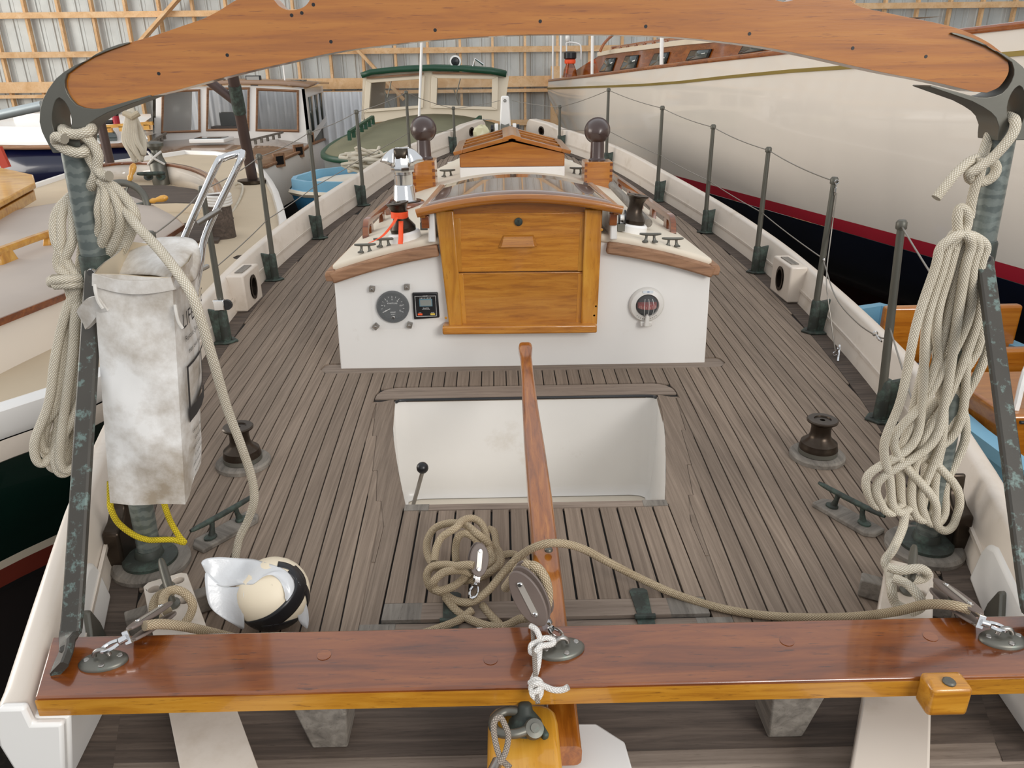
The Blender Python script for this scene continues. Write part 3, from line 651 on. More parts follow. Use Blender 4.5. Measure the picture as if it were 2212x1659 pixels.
# ================================================================== tiller
tl = thing('tiller', 'long varnished tiller curving from the stern up over the cockpit', 'tiller', (0, 1.5, .05))
ctr = [(0.006, .98, .085), (.004, 1.18, .105), (.002, 1.45, .128), (0, 1.70, .150), (-.003, 1.95, .172), (-.006, 2.2, .197), (-.007, 2.40, .228), (-.008, 2.52, .250), (-.008, 2.575, .262), (-.008, 2.60, .268), (-.008, 2.615, .272)]
wd = [.058, .060, .062, .064, .060, .050, .042, .040, .050, .044, .022]
P = smooth_path(ctr, 4); W = []
for i in range(len(wd)-1): W += [lerp(wd[i], wd[i+1], k/4) for k in range(4)]
W.append(wd[-1])
mb = MB(); mb.sweep(P, rrect(1, .9, .22, 3), up=(0, 0, 1), scale=W); mb.build('tiller_bar', M['tiller'], tl, angle=60)
q = atz(1185, 1189, .168); mb = MB(); pin(mb, q, Z3, .010, .006); mb.build('tiller_bolt', M['bronze'], tl)

# ================================================================== boomkin legs
def boomkin(side, corners, label):
    # corners: front-left, front-right, back-right, back-left on the top face (photo pixels at z .075)
    T = .075
    q = [atz(*c, T) for c in corners]; fl, fr, br, bl = q
    t = thing('boomkin_spar', label, 'spar', (lerp(fl.x, br.x, .5), lerp(fl.y, br.y, .5), 0), 'boomkin spars')
    d = ((bl+br)/2-(fl+fr)/2); L = d.length; d.normalize(); sx = (fr-fl); sx -= d*sx.dot(d); W = sx.length; sx.normalize(); o = (fl+fr)/2
    w0, w1 = W, (br-bl).length
    w2 = w1+(w1-w0)*.25/L; out = [(-w0/2+.012, 0), (w0/2-.012, 0), (w0/2, .012), (w2/2, L+.25), (-w2/2, L+.25), (-w0/2, .012)]
    holes = [ell(.014, .014, 14, (-.028, .035)), ell(.014, .014, 14, (.026, .03)), ell(.012, .016, 14, (-.024, .115)), ell(.012, .016, 14, (.026, .115))]
    mb = MB(); mb.plate(out, holes, o, sx, d, Vector((0, 0, -.07))); mb.build('leg_beam', M['bulwark'], t, bev=.008, seg=3, angle=30)
    mb = MB(); mb.bar(o+d*.075-sx*.10-Z3*.045, o+d*.075+sx*.10-Z3*.045, .035, .05); mb.build('cross_chock', M['greywood'], t, bev=.004)
    return t, o, d, sx
bl, blo, bld, blx = boomkin(-1, ((308, 1262), (402, 1232), (545, 1659), (400, 1659)), 'white boomkin spar bolted to the deck at the left, passing under the taffrail')
br_, bro, brd, brx = boomkin(1, ((1915, 1203), (2018, 1232), (2000, 1659), (1848, 1659)), 'white boomkin spar bolted to the deck at the right, passing under the taffrail')

# ================================================================== cleats
def cleat_mb(L=.16, hgt=.045, r=.008, gap=.05, mbs=None):
    # horn cleat along x, standing on z = 0
    bar = MB(); P = smooth_path([(-L/2, 0, hgt*1.02), (-L*.3, 0, hgt*.98), (0, 0, hgt*.96), (L*.3, 0, hgt*.98), (L/2, 0, hgt*1.02)], 4); R = [r*(.55+.45*math.sin(math.pi*i/(len(P)-1))**.5) for i in range(len(P))]
    bar.tube(P, R, 10)
    feet = []
    for s in (-1, 1):
        f = MB(); f.loft([[Vector((s*gap/2*k+x*sc, y*sc, z)) for x, y in ell(1, .8, 14)] for z, sc, k in ((0, r*2.2, 1.25), (.005, r*2.2, 1.25), (.009, r*1.2, 1.12), (hgt*.55, r*.85, 1.0), (hgt, r*.95, .92))]); feet.append(f)
    return bar, feet
def make_cleat(name, L, hgt, r, gap, m, label, group=None, pad=None):
    t = thing(name, label, 'cleat', (0, 0, 0), group)
    bar, feet = cleat_mb(L, hgt, r, gap); bar.build('horn', m, t)
    for f in feet: f.build('foot', m, t)
    if pad:
        mb = MB(); mb.prism([(-pad[0]/2, -pad[1]/2+.008), (pad[0]/2-.02, -pad[1]/2), (pad[0]/2, -pad[1]/2+.02), (pad[0]/2, pad[1]/2-.008), (-pad[0]/2+.02, pad[1]/2), (-pad[0]/2, pad[1]/2-.02)], (0, 0, -.016), X3, Y3, Z3*.016); mb.build('wood_pad', M['greywood'], t, bev=.004)
    return t
def put(t, loc, rz, **kw):
    t.location = loc; t.rotation_euler = (0, 0, rz)
    for k, v in kw.items(): t[k] = v
    return t
def facing(a, b): return math.atan2(b.y-a.y, b.x-a.x)
c1 = make_cleat('deck_cleat', .215, .052, .0085, .085, M['verdigris'], 'green bronze horn cleat on a grey wood pad on the deck beside the white bag', 'deck cleats', (.20, .072))
a, b = atz(418, 1150, .06), atz(545, 1078, .06); put(c1, ((a.x+b.x)/2, (a.y+b.y)/2, .016+sheer(1.9)), facing(a, b))
c2 = copy_tree(c1); a, b = atz(1760, 1050, .06), atz(1880, 1112, .06); put(c2, ((a.x+b.x)/2+.02, (a.y+b.y)/2-.01, .016), facing(a, b), label='green horn cleat on a wood pad left of the hanging right-hand coil')
def roofz(x, y): return crown(x, y, .012)
lc = make_cleat('roof_cleat', .088, .034, .006, .032, M['bronze'], 'small bronze cleat', 'cabin-top cleats')
first = True
for px, py, lab in ((790, 545, 'small bronze cleat at the far left corner of the cabin roof'), (831, 533, 'small bronze cleat on the cabin roof beneath the orange ribbon tail'), (1404, 523, 'small bronze cleat on the cabin roof by the right-hand winch'), (1452, 532, 'small bronze cleat at the right corner of the cabin roof')):
    p = atz(px, py, .53); p = atz(px, py, roofz(p.x, p.y)); p = atz(px, py, roofz(p.x, p.y))
    t = lc if first else copy_tree(lc); first = False; put(t, (p.x, p.y, roofz(p.x, p.y)-.001), .12 if px < 1000 else -.1, label=lab)
sc_ = make_cleat('side_deck_cleat', .12, .04, .007, .045, M['verdigris'], 'small green cleat', 'side-deck cleats')
put(sc_, (-1.19, atz(685, 548, .06).y, sheer(4.2)+.001), math.pi/2, label='small green cleat on the left side deck by the cream hawse box')
q = copy_tree(sc_); put(q, (1.19, atz(1528, 540, .06).y, sheer(4.2)+.001), math.pi/2, label='small green cleat on the right side deck by the cream hawse box')
fc = make_cleat('skylight_cleat', .10, .04, .007, .04, M['bronze'], 'small dark cleat', 'cleats beside the skylight')
put(fc, (-.42, 5.0, roofz(.42, 5.0)-.001), .15, label='dark cleat on the cabin roof at the left of the skylight')
q = copy_tree(fc); put(q, (.41, 5.0, roofz(.41, 5.0)-.001), -.15, label='dark cleat on the cabin roof at the right of the skylight')
# cleats fixed on the boomkin legs
def leg_cleat(o, d, sx, lab):
    t = make_cleat('boomkin_cleat', .15, .055, .010, .055, M['bronze'], lab, 'cleats on the boomkin spars'); p = o+d*.085; put(t, (p.x, p.y, .0755), math.atan2(d.y, d.x)); return t
leg_cleat(blo, bld, blx, 'dark bronze cleat with tan rope on the left boomkin spar'); leg_cleat(bro, brd, brx, 'dark bronze cleat with cream rope on the right boomkin spar')

# ================================================================== winches
def winch(name, label, loc, r, m, basem, hdrum, pad=None, group=None, tilt=None):
    t = thing(name, label, 'winch', (0, 0, 0), group); z = 0
    if pad:
        mb = MB(); mb.lathe([(pad[0], 0), (pad[0], pad[1]-.006), (pad[0]-.006, pad[1]), (0, pad[1])], (0, 0, 0), Z3, 36); mb.build('base_pad', basem, t); z = pad[1]
    h_ = hdrum
    mb = MB(); mb.lathe([(r, z), (r*1.02, z+.02), (r*.98, z+.028), (r*.95, z+h_*.32), (r*.62, z+h_*.46), (r*.54, z+h_*.56), (r*.52, z+h_*.75), (r*.58, z+h_*.86), (r*.80, z+h_*.93), (r*.82, z+h_*.97), (r*.76, z+h_), (r*.45, z+h_), (r*.43, z+h_-.004), (r*.14, z+h_-.004), (r*.14, z+h_-.03), (0, z+h_-.03)], (0, 0, 0), Z3, 40); mb.build('drum', m, t, angle=35)
    mb = MB(); mb.lathe([(r*1.03, z+.002), (r*1.03, z+.016), (r*.9, z+.018)], (0, 0, 0), Z3, 40); mb.build('drum_skirt', M['bronze'], t)
    t.location = loc; return t
p = atz(527, 1003, 0); w1 = winch('deck_winch', 'brown bronze deck winch on a wood pad behind the hanging rope on the left', (p.x, p.y, .001), .060, M['bronze_brown'], M['greywood'], .122, (.088, .018), 'deck winches')
p = atz(1764, 988, 0); w2 = copy_tree(w1); w2.location = (p.x, p.y, .001); w2['label'] = 'brown bronze deck winch on a wood pad on the right side deck'
def cabwinch(px, py, lab):
    p = atz(px, py, .56); p = atz(px, py, roofz(p.x, p.y)); t = thing('roof_winch', lab, 'winch', (0, 0, 0), 'cabin-top winches')
    mb = MB(); mb.lathe([(.068, -.02), (.068, .026), (.060, .034), (0, .034)], (0, 0, 0), Z3, 32); mb.build('base_ring', M['winch_white'], t)
    r = .055; mb = MB(); mb.lathe([(r*.95, .034), (r*.98, .05), (r*.85, .062), (r*.62, .08), (r*.55, .10), (r*.57, .125), (r*.72, .142), (r*.84, .148), (r*.84, .153), (r*.3, .154), (r*.28, .148), (0, .148)], (0, 0, 0), Z3, 36); mb.build('drum', M['bronze_brown'], t, angle=35)
    t.location = (p.x, p.y, roofz(p.x, p.y)); t.rotation_euler = (0, .16*(1 if p.x > 0 else -1), 0); return t
wl_ = cabwinch(876, 516, 'bronze winch with an orange ribbon tied round it on the left of the cabin roof'); wr_ = cabwinch(1362, 498, 'bronze winch on a white base on the right of the cabin roof')
# orange ribbon
rb = thing('orange_ribbon', 'fluorescent orange plastic ribbon knotted round the left cabin-top winch', 'ribbon', wl_.location)
C = wl_.location; mb = MB(); tl_ = Vector((-.018, 0, 0))
mb.loft([[C+tl_+Vector((rr*math.cos(a), rr*math.sin(a), z)) for z, rr in ((.090, .0345), (.090, .036), (.116, .036), (.116, .0345))] for a in [2*math.pi*k/24 for k in range(24)]], closed=True); mb.build('ribbon_band', M['orange'], rb)
for path, w_ in (([(858, 470), (845, 490), (825, 512), (800, 525)], .016), ([(866, 478), (866, 500), (866, 515), (865, 527)], .019)):
    P = []
    for i, q in enumerate(path): P.append(aty(*q, C.y-.05-.035*i if w_ > .017 else C.y-.045-.02*i))
    P[-1].z = max(P[-1].z, roofz(P[-1].x, max(P[-1].y, 3.1))+.004)
    P = smooth_path(P, 4); mb = MB(); mb.grid([[p-X3*w_*(.5+.004*i)+Vector((0, .002*math.sin(i), 0)), p+X3*w_*.5+Vector((0, .003*math.sin(i*1.3+1), .004 if w_ < .017 else 0))] for i, p in enumerate(P)]); mb.build('ribbon_tail', M['orange'], rb, solid=.0012)
# small dark turning block against the hatch side, right
q = aty(1342, 470, 3.2); mb = MB(); bk = thing('turning_block', 'black cheek block beside the sliding hatch by the right-hand winch', 'block', q); mb.prism(ell(.018, .032, 20), q+Vector((-.012, 0, 0)), Y3, Z3, X3*.006); mb.prism(ell(.018, .032, 20), q+Vector((.012, 0, 0)), Y3, Z3, X3*.006); mb.build('cheek', M['black'], bk); mb = MB(); mb.lathe([(.014, 0), (.011, .009), (.014, .018)], q+Vector((-.006, 0, 0)), X3, 16); mb.build('sheave', M['winch_white'], bk); mb = MB(); mb.box(q+Vector((0, .0, -.04)), (.03, .03, .03)); mb.build('block_base', M['bronze'], bk)
q = aty(915, 470, 3.2); bk = thing('turning_block', 'black cheek block beside the sliding hatch by the ribboned winch', 'block', q); mb = MB(); mb.prism(ell(.018, .026, 20), q+Vector((-.012, 0, 0)), Y3, Z3, X3*.006); mb.prism(ell(.018, .026, 20), q+Vector((.010, 0, 0)), Y3, Z3, X3*.006); mb.build('cheek', M['black'], bk); mb = MB(); mb.box(q+Vector((0, .0, -.035)), (.03, .03, .03)); mb.build('block_base', M['bronze'], bk)

# ================================================================== vents and chimney
def dorade(px0, px1, pyb, pyt, Yf, lab, labc):
    a, b = aty(px0, pyb, Yf), aty(px1, pyb, Yf); tp = aty((px0+px1)/2, pyt, Yf); wd_ = b.x-a.x; cx = (a.x+b.x)/2; dp = .17; z0 = min(roofz(a.x, Yf), roofz(b.x, Yf))-.006; z1 = tp.z
    t = thing('vent_box', lab, 'vent', (cx, Yf+dp/2, z0), 'dovetailed vent boxes')
    mb = MB(); mb.box((cx, Yf+dp/2, (z0+z1)/2), (wd_, dp, z1-z0)); mb.build('box', M['varnish'], t, bev=.003)
    nn = 5
    for k in range(nn):
        for xx in (-1, 1):
            z = z0+(z1-z0)*(k+.5)/nn; mb = MB(); mb.box((cx+xx*(wd_/2-.008), Yf-.0005, z), (.016, .002, (z1-z0)/nn*.48)); mb.build('dovetail', M['varnish_dark'], t)
    v = thing('cowl_vent', labc, 'vent', (cx, Yf+dp*.5, z1), 'brown cowl vents'); C = Vector((cx, Yf+dp*.5, z1))
    mb = MB(); mb.lathe([(.052, 0), (.052, .006), (.044, .012), (.042, .02), (.040, .10), (.036, .13)], C, Z3, 28); mb.build('cowl_neck', M['cowl'], v)
    # bell head, its round back towards us
    H = C+Vector((0, .0, .165)); mb = MB(); mb.lathe([(.002, -.068), (.03, -.062), (.052, -.045), (.066, -.018), (.070, .006), (.073, .03), (.078, .034), (.073, .038), (.062, .03), (.03, -.02), (.002, -.03)], H, (0, 1, .12), 32, cap=False); mb.build('cowl_bell', M['cowl'], v)
dorade(1262, 1322, 398, 350, 4.66, 'dovetailed varnished box on the right of the cabin roof', 'brown mushroom-headed cowl vent on the right dovetailed box')
dorade(893, 941, 400, 347, 4.66, 'dovetailed varnished box on the left of the cabin roof behind the steel chimney', 'brown mushroom-headed cowl vent on the left dovetailed box')
C = Vector((-.597, 4.13, .462)); ch = thing('stove_chimney', 'polished steel stove chimney with folded cap on a round wooden base', 'chimney', C)
mb = MB(); mb.lathe([(.108, 0), (.110, .075), (.106, .090), (.10, .095), (0, .097)], C, Z3, 36); mb.build('base_ring', M['varnish_dark'], ch)
mb = MB(); mb.lathe([(.088, 0), (.088, .004), (0, .005)], C+Vector((0, 0, .096)), Z3, 36); mb.build('deck_iron', M['bronze_brown'], ch)
mb = MB(); mb.lathe([(.064, 0), (.062, .004), (.054, .078), (.052, .083), (.048, .085), (.049, .135), (.047, .137), (.047, .20)], C+Vector((0, 0, .098)), Z3, 36); mb.build('flue', M['chrome'], ch, angle=30)
Hc = C+Vector((0, 0, .285)); hw = .036
mb = MB(); mb.add([Hc+Vector(p) for p in ((-hw, -hw, .082), (hw, -hw, .082), (hw, hw, .078), (-hw, hw, .078))], [(0, 1, 2, 3)]); mb.build('cap_plate', M['steel_dull'], ch, solid=.002)
for k, dy in ((0, -1), (1, 1)):
    rows = [[Hc+Vector((hw*s_/3*(1-.06*t), dy*(hw+.012*math.sin(t*.5)+.006*(1-(s_/3)**2)), .082-.065*t/6)) for s_ in range(-3, 4)] for t in range(7)]
    mb = MB(); mb.grid(rows); mb.build('cap_panel', M['bronze_brown'] if k == 0 else M['chrome'], ch, angle=60, solid=.002)
for sd in (-1, 1):
    # side wings: folded half-cones flaring down from the cap plate
    rows = []
    for t in range(7):
        u = t/6; row = []
        for j in range(13):
            a = -math.pi/2+math.pi*j/12; rad = .072*u**.85; ed = hw*(1+.12*u)
            bx_ = hw+rad*math.cos(a)*(1+.12*math.cos(a*4)*u); by2 = (hw+.02*u)*math.sin(a)
            row.append(Hc+Vector((sd*bx_, by2, .082-.012*u-.055*u*u-.022*u*(1-math.cos(a)))))
        rows.append(row)
    mb = MB(); mb.grid(rows); mb.build('cap_wing', M['chrome'], ch, angle=25, solid=.002)
mb = MB(); mb.lathe([(.062, -.035), (.064, -.01), (.058, .02), (.05, .05)], Hc, Z3, 10); mb.build('cap_collar', M['chrome'], ch, angle=20)

# ================================================================== handrails on the roof
def handrail(side, y0, y1, lab, xo=.045):
    t = thing('grab_rail', lab, 'handrail', (side*(cabw((y0+y1)/2)-xo-.1), (y0+y1)/2, .5), 'cabin-top grab rails')
    pts = []; N = 22
    for k in range(N+1):
        y = lerp(y0, y1, k/N); x = side*(cabw(y)-xo-.02*(y-y0)); pts.append(Vector((x, y, roofz(x, y)+.062)))
    e0, e1 = pts[0].copy(), pts[-1].copy(); a = e0+Vector((0, -.035, -.025)); b = e0+Vector((0, -.05, -.066)); c = e1+Vector((0, .04, -.062))
    mb = MB(); mb.sweep([b, a]+pts+[c], [(-.014, -.013), (.014, -.013), (.016, 0), (.012, .013), (-.012, .013), (-.016, 0)], up=(0, 0, 1)); mb.build('rail', M['varnish_dark'], t, angle=50)
    nf = 6
    for k in range(nf):
        p = pts[int(1+k*(N-2)/(nf-1))]; mb = MB(); mb.hexa([p+Vector((-.011, -.04, -.066)), p+Vector((.011, -.04, -.066)), p+Vector((.011, .04, -.066)), p+Vector((-.011, .04, -.066))], [p+Vector((-.011, -.022, 0)), p+Vector((.011, -.022, 0)), p+Vector((.011, .022, 0)), p+Vector((-.011, .022, 0))]); mb.build('rail_foot', M['varnish_dark'], t, bev=.003)
handrail(1, 3.58, 5.05, 'dark varnished grab rail along the right edge of the cabin roof'); handrail(-1, 3.58, 5.05, 'dark varnished grab rail along the left edge of the cabin roof')
a, b = atz(1400, 482, .56), atz(1322, 400, .62); mb = MB(); mb.tube([a, lerp(a, b, .5), b], .020, 14); tag(mb.build('wooden_pole', M['greywood']), 'bare round wooden pole lying along the right grab rail', 'pole')

# ================================================================== instruments on the cabin face
FY = 3.098
def disc(mb, c, prof, n=40): return mb.lathe(prof, c, -Y3, n)
def ring2(mb, pts, r=.002, n=6, closed=True): mb.tube(pts, r, n, closed)
c = aty(849, 662, FY); gau = thing('knot_meter', 'round black knot log dial behind a clear plastic plate on the cabin face', 'gauge', c)
mb = MB(); disc(mb, c, [(.069, 0), (.069, .012), (.064, .018), (.052, .018), (.050, .012), (0, .012)]); mb.build('dial', paint('dial_grey', '24282b', .5, var=.03), gau, angle=30)
M['ink'] = paint('white_print', 'e6e6e2', .6, var=0)
D = c-Y3*.0125
mb = MB()
for k in range(13):
    a = math.radians(207-k*(234/12)); L_ = .009 if k % 2 == 0 else .006; r0 = .049
    p = D+X3*math.cos(a)*r0+Z3*math.sin(a)*r0; q = D+X3*math.cos(a)*(r0-L_)+Z3*math.sin(a)*(r0-L_); mb.bar(p, q, .0014 if k % 2 == 0 else .001, .0006, up=(0, -1, 0))
mb.build('scale_marks', M['ink'], gau)
for k, tx_ in ((2, '2'), (4, '4'), (6, '6'), (8, '8'), (10, '10'), (12, '12'), (0, '0')):
    a = math.radians(207-k*(234/12)); text_mb(tx_, .0095, D+X3*math.cos(a)*.034+Z3*math.sin(a)*.034, X3, Z3, .0005).build('numeral', M['ink'], gau)
text_mb('KNOTLOG', .0085, D+Z3*.017, X3, Z3, .0005).build('lettering', M['ink'], gau); text_mb('SIGNET', .007, D-Z3*.022, X3, Z3, .0005).build('lettering', M['ink'], gau)
text_mb('00001', .006, D-Z3*.031, X3, Z3, .0005, spacing=1.3).build('lettering', M['ink'], gau)
mb = MB(); a = math.radians(207); mb.bar(D+X3*math.cos(a)*.046+Z3*math.sin(a)*.046-Y3*.002, D+X3*math.cos(a)*.012+Z3*math.sin(a)*.012-Y3*.002, .0022, .0008, up=(0, -1, 0)); mb.build('needle', M['ink'], gau)
mb = MB(); disc(mb, D-Z3*.044, [(.0075, 0), (.0075, .007), (.0055, .008), (.0055, .006), (0, .006)], 16); mb.build('reset_stud', M['steel_dull'], gau)
mb = MB(); disc(mb, D-Z3*.044-Y3*.006, [(.0053, 0), (.0053, .0006), (0, .0006)], 16); mb.build('reset_socket', M['black'], gau)
q = [aty(*v, FY-.022) for v in ((800, 615), (886, 613), (896, 707), (808, 711))]; mb = MB(); mb.hexa(q, [p+Y3*.004 for p in q]); ac = mb.build('cover_plate', M['acrylic'], gau); ac['label'] = 'clear plastic cover plate'
for (px, py, rt) in ((804, 624, .15), (879, 620, 0), (812, 705, .8), (885, 702, .3)):
    p = aty(px, py, FY-.012); R_ = Matrix.Rotation(rt, 3, 'Y'); mb = MB(); mb.box(p, (.022, .024, .022), R_); cl = mb.build('clip', M['greywood'], gau, bev=.002); mb = MB(); pin(mb, p-Y3*.012, -Y3, .005, .002, 8); mb.build('clip_screw', M['chrome'], cl)
q = [aty(*v, FY) for v in ((891, 631), (946, 630), (950, 684), (895, 688))]; cc = sum(q, Vector())/4; ds = thing('depth_sounder', 'square black depth sounder with grey screen and two coloured buttons on the cabin face', 'instrument', cc)
mb = MB(); mb.hexa(q, [p-Y3*.016 for p in q]); mb.build('case', M['black'], ds, bev=.004)
ux = (q[1]-q[0]).normalized(); uz = (q[0]-q[3]).normalized(); DD = cc-Y3*.0163
def rect(mb, cx, cz, w_, h_, d=.0012): mb.hexa([DD+ux*(cx+sx*w_/2)+uz*(cz+sz*h_/2) for sx, sz in ((-1, -1), (1, -1), (1, 1), (-1, 1))], [DD-Y3*d+ux*(cx+sx*w_/2)+uz*(cz+sz*h_/2) for sx, sz in ((-1, -1), (1, -1), (1, 1), (-1, 1))])
mb = MB(); [rect(mb, *r) for r in ((0, .043, .086, .0012), (0, -.045, .086, .0012), (-.043, 0, .0012, .088), (.043, 0, .0012, .088))]; mb.build('face_border', M['ink'], ds)
mb = MB(); rect(mb, .001, .014, .054, .032); mb.build('screen_frame', paint('blue_screen_frame', '5f8390', .5), ds); mb = MB(); rect(mb, .001, .014, .047, .025, .0018); mb.build('screen', paint('lcd_grey', '8b8e88', .3), ds)
mb = MB(); rect(mb, -.026, -.036, .019, .007, .003); mb.build('button', M['orange'], ds); mb = MB(); rect(mb, .027, -.036, .019, .007, .003); mb.build('button', paint('yellow_button', 'e0c050', .5), ds)
for tx_, x, z, sz_ in (('SIGNET', 0, .043, .006), ('SmartPak', 0, -.009, .0068), ('DEPTHSOUNDER', 0, -.0145, .0042), ('MODE', -.026, -.0295, .004), ('ON/OFF', .027, -.0295, .004)): text_mb(tx_, sz_, DD-Y3*.0008+ux*x+uz*z, ux, uz, .0008).build('lettering', M['ink'], ds)
mb = MB(); [rect(mb, -.022+.0063*k, .034, .0022, .004) for k in range(8)]; mb.build('pictograms', M['ink'], ds)
c = aty(1396, 657, FY); cp = thing('bulkhead_compass', 'round bulkhead compass with red card and white ring on the right of the cabin face', 'compass', c)
M['ring_white'] = paint('aged_white_plastic', 'dfdbd4', .4, var=.04)
mb = MB(); mb.lathe([(.074, 0), (.074, .010), (.068, .020), (.050, .026), (.047, .018)], c, -Y3, 48, cap=False); mb.build('ring', M['ring_white'], cp, angle=35)
mb = MB(); disc(mb, c, [(.048, 0), (.048, .016), (0, .016)], 40); mb.build('bowl', M['black'], cp)
mb = MB(); mb.lathe([(.040, -.012), (.040, .010), (.0, .010)], c-Y3*.018+Z3*.004, Z3, 32); mb.build('card', paint('red_compass_card', '8e2f2a', .4), cp)
mb = MB()
for k in range(-5, 6):
    a = -math.pi/2+k*.2; mb.box(c-Y3*.018+Vector((.0405*math.cos(a), .0405*math.sin(a), .0)), (.0012, .001, .010 if k % 2 else .015))
mb.build('card_marks', paint('card_print', 'd8b0a6', .5), cp)
mb = MB(); mb.lathe([(.047, 0), (.044, .018), (.034, .034), (.018, .044), (.001, .047)], c-Y3*.018, -Y3, 36, cap=False); mb.build('dome', glassy('compass_dome', 'd8dcdc', .03, 0, .10), cp)
for x in (-.02, 0, .02): mb = MB(); P = [c-Y3*(.018+.048*math.cos(t))+X3*x*math.cos(t*.8)+Z3*.046*math.sin(t) for t in [(-.9+.3*k) for k in range(7)]]; mb.tube(P, .0008, 5); mb.build('lubber_line', M['ink'], cp)
mb = MB(); mb.prism([(-.012, 0), (.012, 0), (.006, .05), (0, .056), (-.006, .05)], c+Vector((0, -.045, -.088)), X3, Z3, Y3*.02); mb.build('bracket_prow', M['ring_white'], cp, bev=.004)
mb = MB(); mb.box(c+Vector((0, -.014, -.080)), (.05, .028, .022)); mb.build('bracket', M['ring_white'], cp, bev=.004)
mb = MB(); mb.prism(rrect(.044, .011, .004), c+Vector((0, -.0245, .060)), X3, Z3, -Y3*.001); mb.build('maker_badge', paint('badge_white', 'dfe6ea', .4), cp); text_mb('10', .010, c+Vector((.0, -.026, .060)), X3, Z3, .0006).build('lettering', paint('badge_blue', '3c6aa8', .5), cp)
mb = MB()
for k in range(11):
    a = -math.pi/2+(k-5)*.15; mb.bar(c+Vector((.062*math.cos(a), -.0235, .062*math.sin(a))), c+Vector((.056*math.cos(a), -.0245, .056*math.sin(a))), .001, .0005, up=(0, -1, 0))
mb.build('heel_scale', M['black'], cp)
# hook on the cabin side, right
q = aty(1517, 688, 3.12); mb = MB(); mb.tube(smooth_path([q+Vector((-.02, 0, 0)), q, q+Vector((.012, 0, .004)), q+Vector((.014, 0, .012))], 4), .003, 8); tag(mb.build('small_hook', M['bronze']), 'tiny brass hook on the right corner of the cabin', 'hook')
# ================================================================== stanchions and lifelines
ST = [(2.49, .72), (3.45, .72), (4.47, .72), (5.36, .72), (6.23, .72), (7.45, .72), (8.35, .45)]
TOP, MID = {}, {}
ordn = ['first', 'second', 'third', 'fourth', 'fifth', 'sixth', 'seventh']
for s in (-1, 1):
    for i, (y, hgt) in enumerate(ST):
        x = s*(beam(y)-.052); z = sheer(y)
        lab = '%s %s stanchion counting from the stern along the %s rail' % (ordn[i], 'green-grey bronze' if i < 6 else 'short bronze', 'left' if s < 0 else 'right')
        t = thing('stanchion', lab, 'stanchion', (x, y, z), 'lifeline stanchions'); lean = s*(-.05 if (i == 0) else 0)
        tp = Vector((x+lean, y, z+hgt))
        mb = MB(); mb.tube([(x, y, z+.02), (lerp(x, tp.x, .5), y, z+hgt*.5), tp], [.0155, .0145, .0125], 14); mb.build('tube', M['stanchion'], t)
        mb = MB(); mb.lathe([(.0165, -.022), (.018, -.018), (.018, .0), (.012, .008), (0, .009)], tp, (tp-Vector((x, y, z))), 14); mb.build('cap', M['stanchion'], t)
        # base: socket, fin against the bulwark and foot plate
        mb = MB(); mb.lathe([(.024, 0), (.023, .05), (.021, .14), (.018, .15)], (x, y, z+.01), Z3, 16); mb.build('socket', M['verdigris'], t)
        mb = MB(); mb.hexa([(x, y-.012, z+.006), (x+s*.05, y-.012, z+.006), (x+s*.05, y+.012, z+.006), (x, y+.012, z+.006)], [(x, y-.008, z+.15), (x+s*.066, y-.008, z+.165), (x+s*.066, y+.008, z+.165), (x, y+.008, z+.15)]); mb.build('fin', M['verdigris'], t, bev=.003)
        mb = MB(); mb.prism([(-s*.055, 0), (-s*.02, -.045), (s*.05, -.05), (s*.05, .05), (-s*.02, .045)], (x, y, z+.0015), X3, Y3, Z3*.010); mb.build('foot', M['verdigris'], t, bev=.003)
        for dx, dy in ((-.03, 0), (0, -.032), (0, .032)): mb = MB(); pin(mb, (x+s*dx, y+dy, z+.0115), Z3, .006, .003, 8); mb.build('bolt', M['verdigris'], t)
        TOP[s, i] = tp+Vector((0, 0, -.01)); MID[s, i] = Vector((lerp(x, tp.x, .52), y, z+hgt*.5))
def wire(name, pts, lab, r=.0028, m=None, cat='lifeline', group='lifelines'):
    mb = MB(); mb.tube(pts, r, 7); return tag(mb.build(name, m or M['wire'], angle=80), lab, cat, group)
def sag(a, b, d=.01, n=8): return [lerp(a, b, k/n)+Vector((0, 0, -d*4*(k/n)*(1-k/n))) for k in range(n+1)]
for s, nm in ((-1, 'left'), (1, 'right')):
    st = 0 if s < 0 else 1
    p = []
    for i in range(st, 6): p += sag(TOP[s, i], TOP[s, i+1], .012)[:-1]
    p.append(TOP[s, 6]); p += sag(TOP[s, 6], Vector((s*.07, 9.1, sheer(9.05)+.42)), .01)[1:]
    wire('lifeline', p, 'upper wire lifeline threaded along the %s stanchion tops' % nm)
    p = []
    for i in range(1, 6): p += sag(MID[s, i], MID[s, i+1], .006)[:-1]
    p.append(MID[s, 6]); wire('lifeline', p, 'lower wire lifeline halfway up the %s stanchions' % nm)
def turnbuckle(par, p, d, L=.06):
    d = d.normalized(); mb = MB(); mb.tube([p, p+d*L*.3, p+d*L*.34, p+d*L*.7, p+d*L*.74, p+d*L], [.003, .003, .006, .006, .0035, .003], 8); mb.build('fitting', M['chrome'], par)
    mb = MB(); mb.tube([p-d*.0+Vector((.009*math.cos(a), 0, .009*math.sin(a)))-d*.008 for a in [2*math.pi*k/10 for k in range(10)]], .0022, 6, closed=True); mb.build('shackle', M['chrome'], par)
